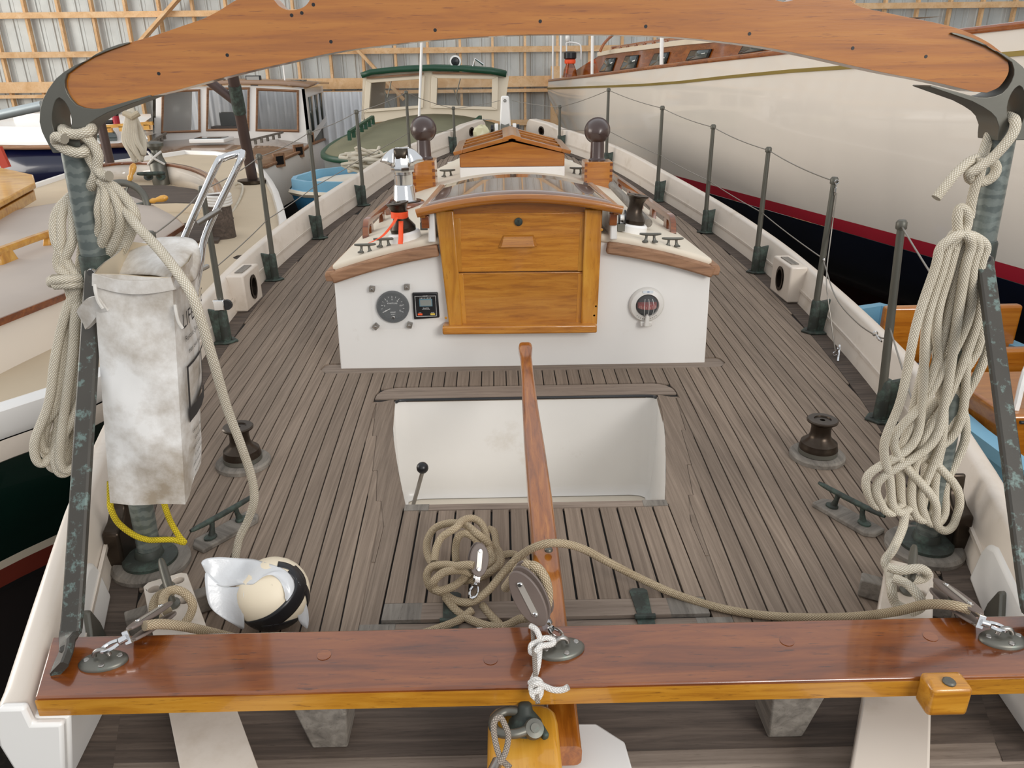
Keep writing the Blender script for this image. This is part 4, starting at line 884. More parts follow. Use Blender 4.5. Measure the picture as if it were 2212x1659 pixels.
# open gate on the right: upper wire hangs to the deck, lower one droops to the aft stanchion
a = TOP[1, 1]; e = atz(1805, 762, .03)
gw = wire('gate_wire', smooth_path([a+Vector((.01, -.02, -.05)), a+Vector((.005, -.04, -.25)), lerp(a, e, .55)+Vector((-.035, 0, -.02)), lerp(a, e, .8)+Vector((-.015, 0, -.02)), e], 5), 'gate wire hanging from the second right stanchion down to the deck')
turnbuckle(gw, a+Vector((.004, -.018, -.01)), Vector((0, 0, -1)), .05); turnbuckle(gw, e, Vector((0, -.3, .4)), .05)
mb = MB(); q0, q1 = atz(1814, 745, .06), atz(1810, 780, .012); mb.bar(q0, q1, .007, .003); mb.build('pelican_hook', M['chrome'], gw)
a, e = MID[1, 1], MID[1, 0]; e = Vector((e.x, e.y, e.z-.04))
lw = wire('gate_wire', smooth_path([a, lerp(a, e, .3)+Vector((0, 0, -.085)), lerp(a, e, .65)+Vector((0, 0, -.075)), lerp(a, e, .92)+Vector((0, 0, -.03)), e], 5), 'slack lower gate wire drooping between the two aft right stanchions'); turnbuckle(lw, lerp(a, e, .88)+Vector((0, 0, -.035)), e-a, .07); turnbuckle(lw, a, e-a, .03)
a = TOP[1, 0]; wire('lifeline', sag(a, Vector((1.0, 1.66, .62)), .005), 'upper wire from the aftmost right stanchion to the gallows post')
a = MID[1, 0]; wire('lifeline', sag(a, Vector((1.03, 1.72, .22)), .004), 'lower wire from the aftmost right stanchion to the gallows post')
a = TOP[-1, 0]; lx = wire('lifeline', sag(a, Vector((-1.0, 1.66, .62)), .004), 'upper wire from the aftmost left stanchion to the gallows post'); turnbuckle(lx, a, TOP[-1, 1]-a, .07)
# boarding ladder folded against the left rail
ld = thing('boarding_ladder', 'bent stainless boarding ladder hung at the left rail behind the white bag', 'ladder', (-1.2, 2.7, .0))
for path in ([(345, 640), (402, 505), (466, 360), (482, 342), (505, 334), (524, 329)], [(420, 640), (433, 570), (447, 500), (515, 356), (522, 338), (524, 329)]):
    P = smooth_path([aty(x, y, 2.72+.10*k/5) for k, (x, y) in enumerate(path)], 6); P.insert(0, Vector((P[0].x-.06, P[0].y-.02, .012))); mb = MB(); mb.tube(P, .0125, 12); mb.build('stile', M['chrome'], ld)
mb = MB(); mb.tube([aty(428, 482, 2.74), aty(476, 452, 2.76)], .010, 12); mb.build('rung', M['steel_dull'], ld)
mb = MB(); mb.tube([aty(428, 585, 2.73), aty(448, 575, 2.80)], .009, 10); mb.build('rung', M['steel_dull'], ld)
# small fairlead on the second left stanchion
q = MID[-1, 1]+Vector((0, -.02, -.17)); mb = MB(); mb.box(q, (.05, .03, .05)); fl = tag(mb.build('lead_block', M['chrome'], bev=.004), 'small stainless lead block clamped low on the second left stanchion', 'block'); mb = MB(); mb.lathe([(.024, -.008), (.024, .008), (.012, .009), (.012, -.009)], q+Vector((.035, 0, 0)), (0, 1, 0), 18); mb.build('sheave', M['black'], fl)

# ================================================================== chocks and fairleads
def hawse(s, y0, y1, lab):
    ym = (y0+y1)/2; b = beam(ym); z = sheer(ym); t = thing('hawse_box', lab, 'fairlead', (s*b, ym, z), 'hawse boxes')
    xi, xo = s*(b-.060), s*(b+.03); th = math.atan2(s*(beam(y1)-beam(y0)), y1-y0)
    outer = [(y0, 0), (y1, 0), (y1, .195), (y0, .195)]; hole = [(ym+.045*math.cos(a), .10+.058*math.sin(a)) for a in [2*math.pi*k/20 for k in range(20)]]
    mb = MB(); mb.plate(outer, [hole], (xi, 0, z), Y3, Z3, X3*(xo-xi)); mb.build('box', M['bulwark'], t, bev=.010, seg=3, angle=40)
    mb = MB(); mb.loft([[Vector((xi+s*dx, ym+r*.045*math.cos(a), z+.10+r*.058*math.sin(a))) for dx, r in ((-.006, 1.16), (-.006, .86), (.04, .80), (.04, 1.0), (.0, 1.0))] for a in [2*math.pi*k/24 for k in range(24)]], closed=True); mb.build('liner', M['bronze_brown'], t, angle=50)
    mb = MB(); mb.box(((xi+xo)/2, ym, z+.1), (.05, .08, .10)); mb.build('bore', M['black'], t)
    mb = MB(); mb.box(((xi+xo)/2-s*.004, ym, z+.197), (.04, (y1-y0)*.6, .006)); mb.build('top_pad', M['greywood'], t, bev=.001)
hawse(1, 3.88, 4.16, 'cream hawse box with oval bronze port on the right bulwark'); hawse(-1, 3.88, 4.16, 'cream hawse box with oval bronze port on the left bulwark')
for s in (-1, 1):
    y = 1.72; x = s*(beam(y)-.05); t = thing('stern_fairlead', 'dark bronze stern fairlead bolted at the foot of the %s bulwark' % ('left' if s < 0 else 'right'), 'fairlead', (x, y, 0), 'stern fairleads')
    mb = MB(); mb.prism([(-.075, -.06), (.045, -.09), (.05, .10), (-.05, .09), (-.085, .03)] if s > 0 else [(.075, -.06), (-.045, -.09), (-.05, .10), (.05, .09), (.085, .03)], (x, y, .001), X3, Y3, Z3*.010); mb.build('flange', M['bronze_brown'], t, bev=.003)
    mb = MB(); mb.prism([(-.055, 0), (.06, 0), (.06, .10), (.045, .13), (.035, .185), (.02, .19), (.014, .14), (-.01, .115), (-.05, .10)], (x+s*.005, y, .01), Y3, Z3, X3*s*.045); mb.build('horn', M['bronze_brown'], t, bev=.008, seg=3)
    for dx, dy in ((-.05, -.03), (-.055, .03), (-.03, .07), (-.02, -.065)): mb = MB(); pin(mb, (x+s*dx, y+dy, .011), Z3, .010, .005, 10); mb.build('bolt', M['verdigris'], t)
    y = 1.43; x = s*(beam(y)+.030); t = thing('quarter_chock', 'rounded white chock with dark horn inside the %s quarter' % ('left' if s < 0 else 'right'), 'chock', (x, y, 0), 'quarter chocks')
    sec = [(-.20, 0), (.13, 0), (.13, .085), (.115, .115), (.07, .135), (-.20, .14)]
    xin = lambda yy, z: s*(beam(y+yy)-.006+.03*z/.19)
    mb = MB(); mb.hexa
    A_ = [Vector((xin(yy, z), y+yy, z)) for yy, z in sec]; B_ = [Vector((s*(beam(y+yy)+.05), y+yy, z)) for yy, z in sec]; n6 = len(sec)
    mb.add(A_+B_, [tuple(range(n6-1, -1, -1)), tuple(range(n6, 2*n6))]+[(k, (k+1) % n6, n6+(k+1) % n6, n6+k) for k in range(n6)]); mb.build('body', M['white'], t, bev=.012, seg=4, angle=50)
    hs_ = [(-.17, .015), (-.03, .015), (-.03, .055), (-.05, .105), (-.065, .11), (-.11, .07)]
    A_ = [Vector((xin(yy, z)-s*.014, y+yy, z)) for yy, z in hs_]; B_ = [p+Vector((s*.02, 0, 0)) for p in A_]; mb = MB(); mb.add(A_+B_, [tuple(range(n6-1, -1, -1)), tuple(range(n6, 2*n6))]+[(k, (k+1) % n6, n6+(k+1) % n6, n6+k) for k in range(n6)]); mb.build('horn', M['bronze'], t, bev=.005)
# bow fittings
bw = thing('bow_roller', 'white twin-cheeked bow roller with dark windlass at the stem', 'windlass', (-.02, 8.75, sheer(8.8)))
B = Vector((-.015, 8.75, sheer(8.75)))
for s in (-1, 1):
    mb = MB(); mb.prism([(-.04, 0), (.04, 0), (.04, .20), (.025, .225), (-.025, .225), (-.04, .20)], B+Vector((s*.098-.016, 0, 0)), Y3, Z3, X3*.04); mb.build('bitt', M['white'], bw, bev=.006)
    mb = MB(); mb.lathe([(.045, 0), (.045, .03), (.02, .035)], B+Vector((s*.125, 0, .17)), (s, 0, 0), 18); mb.build('warping_drum', M['black'], bw)
mb = MB(); mb.lathe([(.05, -.05), (.075, -.045), (.06, 0), (.075, .045), (.05, .05)], B+Vector((0, .0, .15)), X3, 22); mb.build('gypsy', M['bronze'], bw)
mb = MB(); mb.box(B+Vector((0, .02, .05)), (.12, .14, .1)); mb.build('gearbox', M['bronze'], bw, bev=.01)
sp = thing('bowsprit', 'white tapered bowsprit end with an eye bolt at the stem', 'spar', (-.01, 9.1, sheer(9.05)))
mb = MB(); mb.hexa([(-.085, 9.0, sheer(9)-.02), (.065, 9.0, sheer(9)-.02), (.065, 9.12, sheer(9)-.02), (-.085, 9.12, sheer(9)-.02)], [(-.055, 9.03, .93), (.035, 9.03, .93), (.035, 9.09, .93), (-.055, 9.09, .93)]); mb.build('post', M['white'], sp, bev=.02, seg=3)
mb = MB(); mb.lathe([(.016, 0), (.016, .012), (.009, .012), (.009, 0)], (-.01, 9.03, .88), -Y3, 16); mb.build('eye', M['bronze'], sp)
for s in (-1, 1):
    y = 8.75; b = beam(y); t = thing('bow_chock', 'rounded cream bow chock with an oval bronze hole on the %s of the stem' % ('left' if s < 0 else 'right'), 'chock', (s*b, y, sheer(y)), 'bow chocks')
    A_ = Vector((s*(beam(8.42)-.02), 8.42, sheer(8.42))); E_ = Vector((s*(beam(9.05)-.03), 9.07, sheer(9.05))); d = (E_-A_).normalized(); L_ = (E_-A_).length; nrm = Vector((s*d.y, -s*d.x, 0))*1
    mb = MB(); hole = ell(.05, .04, 18, (L_*.5, .145)); mb.plate([(0, 0), (L_, 0), (L_, .14), (L_-.03, .20), (L_-.08, .235), (L_*.35, .235), (.06, .215), (0, .21)], [hole], A_-nrm*.01, d, Z3, nrm*.10); mb.build('body', M['bulwark'], t, bev=.014, seg=3)
    mb = MB(); mb.loft([[A_-nrm*(.014)+nrm*dx+d*(L_*.5+r*.05*math.cos(a))+Z3*(.145+r*.04*math.sin(a)) for dx, r in ((0, 1.2), (0, .85), (.06, .85), (.06, 1.0))] for a in [2*math.pi*k/18 for k in range(18)]], closed=True); mb.build('liner', M['bronze_brown'], t, angle=50)
    mb = MB(); mb.box(A_+d*L_*.5+nrm*.05+Z3*.145, (.05, .05, .07)); mb.build('bore', M['varnish_dark'], t)

# ================================================================== padeyes and blocks on the taffrail
RZ = .2022
def padeye(px, py, ang, lab, scale=1.0):
    p = atz(px, py, RZ); t = thing('padeye', lab, 'padeye', p, 'taffrail padeyes'); R_ = Matrix.Rotation(ang, 3, 'Z')
    mb = MB(); rings = [[p+R_ @ Vector((x*k, y*k, z)) for x, y in ell(.043*scale, .026*scale, 28)] for z, k in ((0, 1.0), (.004, 1.0), (.008, .9), (.011, .6))]; mb.loft(rings); mb.build('base', M['bronze'], t, angle=50)
    for x, y in ((-.028, 0), (.029, .004), (.004, -.018), (.0, .018)): mb = MB(); q = p+R_ @ Vector((x*scale, y*scale, .0092)); pin(mb, q, Z3, .0058, .0025, 10); mb.build('screw', M['steel_dull'], t)
    mb = MB(); q = p+Vector((0, 0, .012)); mb.tube([q+R_ @ Vector((.013*math.cos(a), 0, .013*math.sin(a)+.004)) for a in [math.pi*k/10 for k in range(11)]], .0045, 10); mb.build('eye', M['steel_dull'], t)
    return p
def block(lab, p0, p1, nrm, nsh=1, w=.052, gap=.020, shackle_to=None):
    # cheeks run from p0 (shackle end) to p1
    p0, p1 = Vector(p0), Vector(p1); d = (p1-p0); L = d.length; d.normalize(); nrm = Vector(nrm); nrm = (nrm-d*nrm.dot(d)).normalized(); v = nrm.cross(d); c = (p0+p1)/2
    t = thing('pulley_block', lab, 'pulley', c, 'rope blocks'); n = nsh+1
    for k in range(n):
        o = c+nrm*(gap*(k-(n-1)/2)-.003)
        mb = MB(); mb.prism([(L/2*math.cos(a)*(1+.04*math.sin(a*2)), w/2*math.sin(a)) for a in [2*math.pi*j/28 for j in range(28)]], o, d, v, nrm*.006); ck = mb.build('cheek', M['tufnol'], t, bev=.002)
        if k in (0, n-1):
            sg = -1 if k == 0 else 1; so = o+nrm*(.0065 if sg > 0 else -.0015)
            mb = MB(); mb.prism(rrect(L*.62, .012, .005, 3), so, d, v, nrm*.0015); mb.build('strap', M['strap_steel'], t)
            for e in (-1, 1): mb = MB(); pin(mb, so+d*L*.27*e+nrm*(.0015 if sg > 0 else 0), nrm*sg, .005, .0025, 12); mb.build('rivet', M['chrome'], t)
    for k in range(nsh):
        o = c+nrm*gap*(k-(nsh-1)/2); mb = MB(); mb.lathe([(.016, -.006), (.012, 0), (.016, .006)], o, nrm, 20); mb.build('sheave', M['bronze'], t)
    # fork, swivel and bow shackle
    f = p0-d*.012; mb = MB(); mb.bar(p0+nrm*gap/2+d*.012, f+nrm*gap/2, .012, .0025, up=nrm); mb.bar(p0-nrm*gap/2+d*.012, f-nrm*gap/2, .012, .0025, up=nrm); mb.bar(f-nrm*(gap/2+.001), f+nrm*(gap/2+.001), .012, .003, up=d); mb.build('fork', M['chrome'], t)
    if shackle_to is not None:
        e = Vector(shackle_to); g_ = f-(f-e).normalized()*.016; mb = MB(); mb.lathe([(.007, 0), (.007, .014)], f, g_-f, 12); mb.build('swivel', M['chrome'], t)
        dd = (e-g_); a_, b_ = frame_for(dd); m_ = MB(); m_.tube(smooth_path([g_+a_*.006, g_+a_*.009+dd*.4, g_+a_*.007+dd*.8, e, g_-a_*.007+dd*.8, g_-a_*.009+dd*.4, g_-a_*.006], 4), .0036, 8); m_.build('bow_shackle', M['chrome'], t)
    return t
pe = padeye(224, 1431, .12, 'oval bronze padeye screwed to the left end of the taffrail')
block('grey rope block shackled to the left padeye with tan rope', atz(282, 1372, .235), aty(372, 1312, 1.285), (-.25, -.55, .8), 1, .050, .022, pe+Vector((0, 0, .026)))
pe = padeye(2166, 1384, -.05, 'oval bronze padeye screwed to the right end of the taffrail')
block('grey rope block shackled to the right padeye', atz(2112, 1338, .235), aty(2020, 1262, 1.31), (.1, -.5, .85), 1, .050, .022, pe+Vector((0, 0, .026)))
pe = padeye(1212, 1405, .25, 'oval bronze padeye screwed to the middle of the taffrail', 1.05)
block('grey double block standing over the middle padeye with rope through it', aty(1178, 1340, 1.165), aty(1118, 1222, 1.20), (-.5, -.62, .6), 2, .058, .022, pe+Vector((0, 0, .028)))
block('grey wooden block tangled in the coil left of the tiller', aty(1030, 1245, 1.52), aty(1036, 1172, 1.56), (.25, -.6, .75), 1, .048, .022, aty(1020, 1292, 1.47))

# ================================================================== ropes
def Pz(L): return [atz(x, y, z) for x, y, z in L]
def Py(L): return [aty(x, y, Y) for x, y, Y in L]
RR = .0106
sheet = thing('mainsheet', 'tan braided sheet tangled beside the tiller and led across to the right block', 'rope', (0, 1.5, .01))
ROPES = [
 Pz([(2095, 1318, .235), (2060, 1308, .235), (2000, 1306, .20), (1930, 1322, .12), (1840, 1332, .04), (1740, 1334, .013), (1640, 1328, .013), (1550, 1312, .013), (1460, 1284, .02), (1380, 1248, .05), (1310, 1212, .11), (1255, 1184, .175), (1205, 1173, .205), (1160, 1180, .19), (1120, 1204, .13), (1085, 1240, .075), (1055, 1275, .045), (1020, 1300, .03), (985, 1298, .025), (955, 1280, .03)]),
 Pz([(955, 1280, .03), (932, 1270, .05), (922, 1245, .07), (932, 1225, .085), (960, 1220, .09), (985, 1222, .10), (1012, 1220, .11), (1024, 1222, .11)]),
 Pz([(1016, 1238, .07), (990, 1232, .085), (960, 1236, .10), (940, 1252, .10), (936, 1266, .08), (950, 1276, .07), (980, 1266, .06), (1010, 1244, .05), (1030, 1236, .05)]),
 Pz([(945, 1228, .03), (926, 1205, .035), (922, 1172, .05), (938, 1142, .07), (970, 1130, .09), (1005, 1134, .10), (1030, 1152, .10), (1052, 1170, .08), (1066, 1190, .05), (1075, 1215, .04), (1060, 1235, .04), (1030, 1250, .03), (1000, 1255, .025)]),
 Pz([(938, 1215, .07), (942, 1185, .08), (955, 1160, .10), (985, 1140, .12), (1000, 1124, .11), (1022, 1120, .10), (1042, 1134, .09), (1052, 1165, .07), (1060, 1195, .06), (1064, 1210, .05), (1050, 1224, .045)]),
 Pz([(985, 1215, .03), (984, 1185, .05), (990, 1160, .08), (1005, 1152, .09), (1022, 1160, .085), (1035, 1175, .07)]),
 Pz([(1056, 1142, .05), (1068, 1150, .05), (1072, 1180, .045), (1082, 1200, .04), (1078, 1222, .035), (1058, 1232, .03), (1040, 1240, .03)]),
 Pz([(1080, 1200, .02), (1105, 1196, .02), (1125, 1205, .018), (1140, 1220, .015)]),
 Pz([(962, 1290, .025), (985, 1318, .016), (1015, 1338, .014), (1055, 1352, .014), (1090, 1352, .016), (1120, 1338, .03), (1140, 1335, .05)]),
 Pz([(1042, 1308, .012), (1060, 1330, .012), (1080, 1350, .012), (1095, 1372, .012)]),
 Pz([(1020, 1318, .02), (990, 1340, .013), (950, 1356, .013), (900, 1372, .013), (840, 1380, .013)]),
 Py([(1150, 1330, 1.19), (1160, 1300, 1.195), (1163, 1270, 1.20), (1155, 1238, 1.205), (1140, 1220, 1.215), (1122, 1226, 1.235), (1108, 1248, 1.26), (1092, 1270, 1.30)]),
 Py([(1174, 1328, 1.18), (1184, 1295, 1.185), (1180, 1258, 1.19), (1166, 1232, 1.20), (1150, 1222, 1.21), (1138, 1228, 1.24)]),
]
for L in ROPES: rope('rope_run', L, RR*.92, M['rope_tan'], parent=sheet, per=6)
# left sheet and its turns on the boomkin cleat
ls = thing('left_sheet', 'tan braided rope from the left block, turned on the boomkin cleat', 'rope', (-.8, 1.3, .05))
for L in (Pz([(312, 1352, .24), (345, 1348, .225), (390, 1352, .19), (440, 1362, .13), (490, 1374, .06), (560, 1390, .03)]),
          Pz([(362, 1322, .17), (352, 1300, .155), (360, 1280, .15), (380, 1274, .15), (402, 1284, .14), (416, 1306, .12), (410, 1330, .10), (396, 1350, .09)]),
          Pz([(372, 1278, .115), (350, 1282, .10), (334, 1298, .10), (332, 1322, .10), (346, 1340, .095)])):
    rope('rope_run', L, RR*.92, M['rope_tan'], parent=ls, per=6)
# left hanging coil
lc_ = thing('left_coil', 'cream braided rope coil hung from the left end of the gallows', 'rope coil', (-1.05, 1.72, .28), 'hung coils')
runs = []
runs.append(Py([(140, 300, 1.62), (122, 296, 1.63), (122, 308, 1.65), (140, 322, 1.64), (165, 330, 1.635), (184, 326, 1.645), (182, 314, 1.70)]))
runs.append(Py([(182, 300, 1.70), (150, 285, 1.72), (136, 279, 1.68), (142, 287, 1.64), (168, 290, 1.635), (192, 284, 1.64), (197, 275, 1.67), (180, 271, 1.72)]))
runs.append(Py([(180, 292, 1.64), (200, 310, 1.645), (212, 336, 1.65), (210, 362, 1.655), (222, 378, 1.65), (236, 380, 1.64)]))
runs.append(Py([(185, 322, 1.65), (196, 345, 1.66), (208, 370, 1.66), (200, 395, 1.67), (190, 410, 1.69)]))
for k in range(6):
    f = k/5; xr = 214+74*f; dy = 6*math.sin(k*2.1); dep = 1.672-.010*(k % 2)
    xd = (112, 136, 160, 178, 122, 148)[k]; xu = (130, 152, 172, 184, 142, 166)[k]; xb = (98, 112, 128, 144, 118, 152)[k]; bot = (1000, 972, 1012, 1022, 988, 1014)[k]; dz = .012*((k*2) % 5)-.02
    lf = k in (0, 3, 5); xl2 = 116+12*(k % 4)
    up_ = [(150-5*k, 575, 1.70), (xl2+4, 520, 1.70), (xl2+6, 462, 1.715), (160, 418, 1.735), (192, 396, 1.745)] if lf else [(172, 575, 1.735), (176+3*k, 520, 1.745), (182+3*k, 462, 1.745), (196, 420, 1.745), (204, 398, 1.735)]
    runs.append(Py([(214, 388, dep), (222+30*f, 408, dep), (xr, 452, dep-.01), (xr+2, 490+dy, dep), (xr-14-10*f, 540, dep+.03), (214+8*f, 580, 1.735), (190, 604, 1.75), (lerp(160, xd, .5)+12, 660, 1.70+dz), (xd+8, 770, 1.68+dz), (xd-6, 870, 1.67+dz), (xb-22, bot-50, 1.66+dz), (xb-20, bot-8, 1.66+dz), (xb-2, bot, 1.67+dz), (xb+20, bot-30, 1.69+dz), (xu-2, 880, 1.70+dz), (xu, 760, 1.715+dz), (166-6*(k % 4), 620, 1.70+dz)]+up_+[(214, 388, dep)]))
runs.append(Py([(118, 602, 1.665), (112, 606, 1.69), (140, 598, 1.74), (178, 596, 1.745), (184, 600, 1.70), (160, 603, 1.655), (120, 606, 1.655), (112, 612, 1.69), (140, 608, 1.74), (180, 606, 1.74), (186, 612, 1.70), (160, 614, 1.655), (118, 616, 1.66)]))
runs.append(Py([(268, 450, 1.66), (298, 490, 1.62), (345, 540, 1.56), (395, 605, 1.49), (422, 655, 1.47), (455, 760, 1.49), (490, 880, 1.55), (520, 960, 1.60), (543, 1030, 1.65), (549, 1080, 1.68), (535, 1125, 1.71), (518, 1160, 1.72), (511, 1190, 1.715), (508, 1215, 1.70), (512, 1240, 1.64)]))
for L in runs: rope('rope_run', L, RR, M['rope'], parent=lc_, per=6)
# right hanging coil
rc = thing('right_coil', 'cream braided rope coil hung from the right end of the gallows', 'rope coil', (1.0, 1.66, .1), 'hung coils')
runs = [Py([(2120, 345, 1.66), (2140, 285, 1.70), (2158, 258, 1.72), (2176, 252, 1.68), (2193, 262, 1.64), (2186, 292, 1.63), (2148, 337, 1.63), (2112, 364, 1.63), (2094, 376, 1.635), (2098, 388, 1.65), (2124, 393, 1.66), (2146, 380, 1.66), (2152, 362, 1.665), (2142, 347, 1.67), (2122, 340, 1.665), (2094, 350, 1.65), (2066, 374, 1.64), (2044, 400, 1.635), (2022, 428, 1.63)]),
        Py([(2122, 340, 1.64), (2116, 378, 1.64), (2106, 405, 1.64), (2098, 440, 1.64), (2094, 470, 1.645)]),
        Py([(2080, 520, 1.64), (2070, 500, 1.635), (2068, 470, 1.63), (2074, 450, 1.63), (2086, 456, 1.63), (2090, 480, 1.635), (2082, 500, 1.635), (2062, 505, 1.64), (2054, 520, 1.64), (2066, 540, 1.635)])]
for k in range(7):
    f = k/6; xt = 2020+98*f; xm = 1980+130*f; xl_ = 1925+122*((k*3) % 7)/6; xb = 1898+140*((k*5+2) % 7)/6; yb = 1085+68*((k*5+2) % 7)/6+12*math.sin(k*2)
    dep = 1.62+.008*(k % 4)
    runs.append(Py([(2078, 505, dep), (2062+45*f, 512, dep-.005), (xt+12, 535, dep), (xt, 580, dep), (xm, 700, dep), (lerp(xm, xl_, .6), 860, dep+.006*(k % 3)), (xl_-15, 960, dep), (xb-22, yb-70, dep), (xb-16, yb-16, dep), (xb+6, yb, dep), (xb+26, yb-24, dep+.025), (xb+30, yb-90, dep+.035), (xl_+40, 930, dep+.035), (xm+22, 760, dep+.035), (xt+4, 620, dep+.035), (lerp(xt, 2078, .4), 548, dep+.03), (2080, 508, dep+.025)]))
runs.append(Py([(1955, 1105, 1.62), (1950, 1140, 1.60), (1930, 1185, 1.56), (1912, 1212, 1.53), (1920, 1236, 1.50)])+Pz([(1925, 1265, .135), (1932, 1300, .10), (1955, 1316, .085)]))
runs.append(Pz([(1918, 1225, .15), (1945, 1232, .15), (1985, 1228, .15), (2003, 1238, .13), (1992, 1250, .11), (1960, 1254, .11)]))
runs.append(Pz([(1930, 1250, .16), (1960, 1262, .16), (1986, 1290, .15), (1990, 1310, .12), (1970, 1322, .09)]))
for L in runs: rope('rope_run', L, RR, M['rope'], parent=rc, per=6)
# yellow cord under the bag
rope('yellow_cord', Py([(238, 1040, 1.62), (238, 1075, 1.61), (240, 1100, 1.60), (256, 1130, 1.62), (290, 1156, 1.64), (320, 1166, 1.655), (345, 1166, 1.653), (375, 1166, 1.66), (398, 1172, 1.67), (388, 1160, 1.67), (370, 1130, 1.67), (360, 1105, 1.66), (354, 1085, 1.66)]), .0075, M['rope_yellow'], 'yellow braided cord looped below the white bag round the post', 'rope')
# white lashing and wire at the middle
wc = thing('white_lashing', 'short white cord knotted to a wire pendant at the middle of the taffrail', 'cord', atz(1160, 1450, RZ))
for L in (Py([(1146, 1352, 1.13), (1158, 1360, 1.12), (1166, 1378, 1.11), (1166, 1395, 1.10), (1163, 1430, 1.065), (1158, 1452, 1.05), (1150, 1470, 1.035)]),
          Py([(1200, 1385, 1.11), (1180, 1378, 1.11), (1158, 1388, 1.105), (1148, 1394, 1.10), (1147, 1408, 1.095), (1156, 1410, 1.085), (1168, 1396, 1.09), (1190, 1392, 1.10), (1198, 1384, 1.11)]),
          Py([(1145, 1476, 1.02), (1158, 1468, 1.015), (1168, 1476, 1.01), (1164, 1490, 1.0), (1152, 1496, 1.0), (1148, 1484, 1.01), (1160, 1476, 1.005), (1175, 1482, 1.005), (1195, 1490, 1.0), (1215, 1490, 1.0), (1228, 1484, 1.0)]),
          Py([(1151, 1480, 1.015), (1150, 1498, 1.0), (1160, 1508, .995), (1168, 1496, 1.0), (1166, 1480, 1.01)])):
    rope('cord_run', L, .0055, M['rope_white'], parent=wc, per=6)
rope('wire_pendant', Py([(1150, 1350, 1.14), (1152, 1380, 1.12), (1155, 1430, 1.06), (1158, 1480, 1.01), (1162, 1520, .985)]), .0042, rope_mat('twisted_wire', '6c6258', 'b3a79a', reps=5, pitch=220), 'thin steel wire pendant running from the middle block to the spar end', 'wire')

# ================================================================== spar end and rudder head at the stern
M['spar'] = wood('yellow_varnished_spar', 'b27418', 'd0932c', 'dca544', (16, 1.5, 16), .35, .7, 1.6, '9a5f10')
spn = thing('spar_end', 'yellow varnished spar end with a bronze shackle, aft of the taffrail', 'spar', (0, .9, 0))
SZ = .125
p0 = atz(1128, 1516, SZ); hw = .063
pl_ = []
for k in range(9):
    a = math.pi*k/8; pl_.append((p0.x+hw*math.copysign(abs(math.cos(a))**.6, math.cos(a)), p0.y-.045+.045*math.sin(a)**.7))
pl_ += [(p0.x-hw*1.02, .55), (p0.x+hw*1.02, .55)]
mb = MB(); mb.prism(pl_, (0, 0, SZ-.11), X3, Y3, Z3*.11); mb.build('spar', M['spar'], spn, bev=.012, seg=4, angle=50)
c = atz(1135, 1568, SZ+.012)
mb = MB(); mb.lathe([(.032, -.014), (.030, -.004), (.020, .010), (.014, .018), (.012, .03), (.008, .034), (0, .035)], c+Vector((0, .012, 0)), (.0, .25, 1), 20); mb.build('dome_cap', M['verdigris'], spn)
mb = MB(); mb.tube(smooth_path([c+Vector((.012, -.016, .012)), c+Vector((-.02, -.028, .012)), c+Vector((-.05, -.02, .010)), c+Vector((-.056, .004, .010)), c+Vector((-.035, .022, .012)), c+Vector((-.005, .018, .014))], 5), .0085, 12); mb.build('shackle', M['bronze'], spn)
mb = MB(); mb.lathe([(.017, -.012), (.018, 0), (.016, .008), (.008, .009), (.008, .012), (0, .012)], c+Vector((.014, -.018, .012)), (.2, -.6, .8), 18); mb.build('pin', M['bronze'], spn)
mb = MB(); mb.bar(c+Vector((.020, .01, .0)), c+Vector((.036, -.02, -.008)), .012, .016); mb.build('tang', M['verdigris'], spn, bev=.004)
wl2 = Py([(1102, 1659, .90), (1080, 1635, .915), (1068, 1590, .935), (1068, 1560, .945), (1080, 1550, .95), (1090, 1565, .945), (1098, 1590, .935), (1092, 1625, .918), (1078, 1650, .905)])
for q in wl2: q.z = max(q.z, SZ+.008)
rope('wire_strop', wl2, .005, bpy.data.materials['twisted_wire'], parent=spn, per=6)
mb = MB(); q0 = wl2[0].copy(); q0.x = wl2[-1].x; mb.tube([atz(1062, 1672, SZ+.012), atz(1075, 1645, SZ+.010)], .0095, 12); mb.build('ferrule', M['steel_dull'], spn)
rh = [(1206, 1562), (1288, 1562), (1350, 1602), (1366, 1659), (1366, 1800), (1206, 1800)]
mb = MB(); qq = [atz(x, y, .05) for x, y in rh]; mb.prism([(q.x, q.y) for q in qq], (0, 0, -.12), X3, Y3, Z3*.17); tag(mb.build('rudder_head', M['white'], bev=.004), 'white chamfered rudder head beside the yellow spar end', 'rudder')

# ================================================================== white rescue bag
M['bag'] = paint('dirty_white_vinyl', 'eeece8', .55, var=.02, dirt='a0927f', dscale=4.5, dlo=.40, dhi=.64, bump=.15, bscale=30)
M['bag_in'] = paint('bag_lining', 'd9c9ae', .7)
bg_ = thing('rescue_bag', 'grimy white vinyl rescue bag with black lettering hung on the left gallows post', 'bag', (-.9, 1.6, .3))
Bt = [Vector(p) for p in ((-.985, 1.50, .305), (-.817, 1.50, .297), (-.862, 1.73, .30), (-.975, 1.735, .305))]; Tp = [Vector(p) for p in ((-.907, 1.50, .832), (-.752, 1.50, .822), (-.787, 1.745, .83), (-.94, 1.735, .85))]
rows = []
for k in range(13):
    t = k/12; ring = []
    cor = [lerp(a, b, t) for a, b in zip(Bt, Tp)]; cen = sum(cor, Vector())/4
    for e in range(4):
        a, b = cor[e], cor[(e+1) % 4]; nn = (b-a).cross(Z3).normalized()
        for j in range(6):
            u = j/6; bul = .016*math.sin(math.pi*u)*math.sin(math.pi*min(1, t*.9+.1))+(.006*math.sin(k*1.3+e*2+j)*math.sin(math.pi*u))
            ring.append(lerp(a, b, u)+nn*bul)
    rows.append(ring)
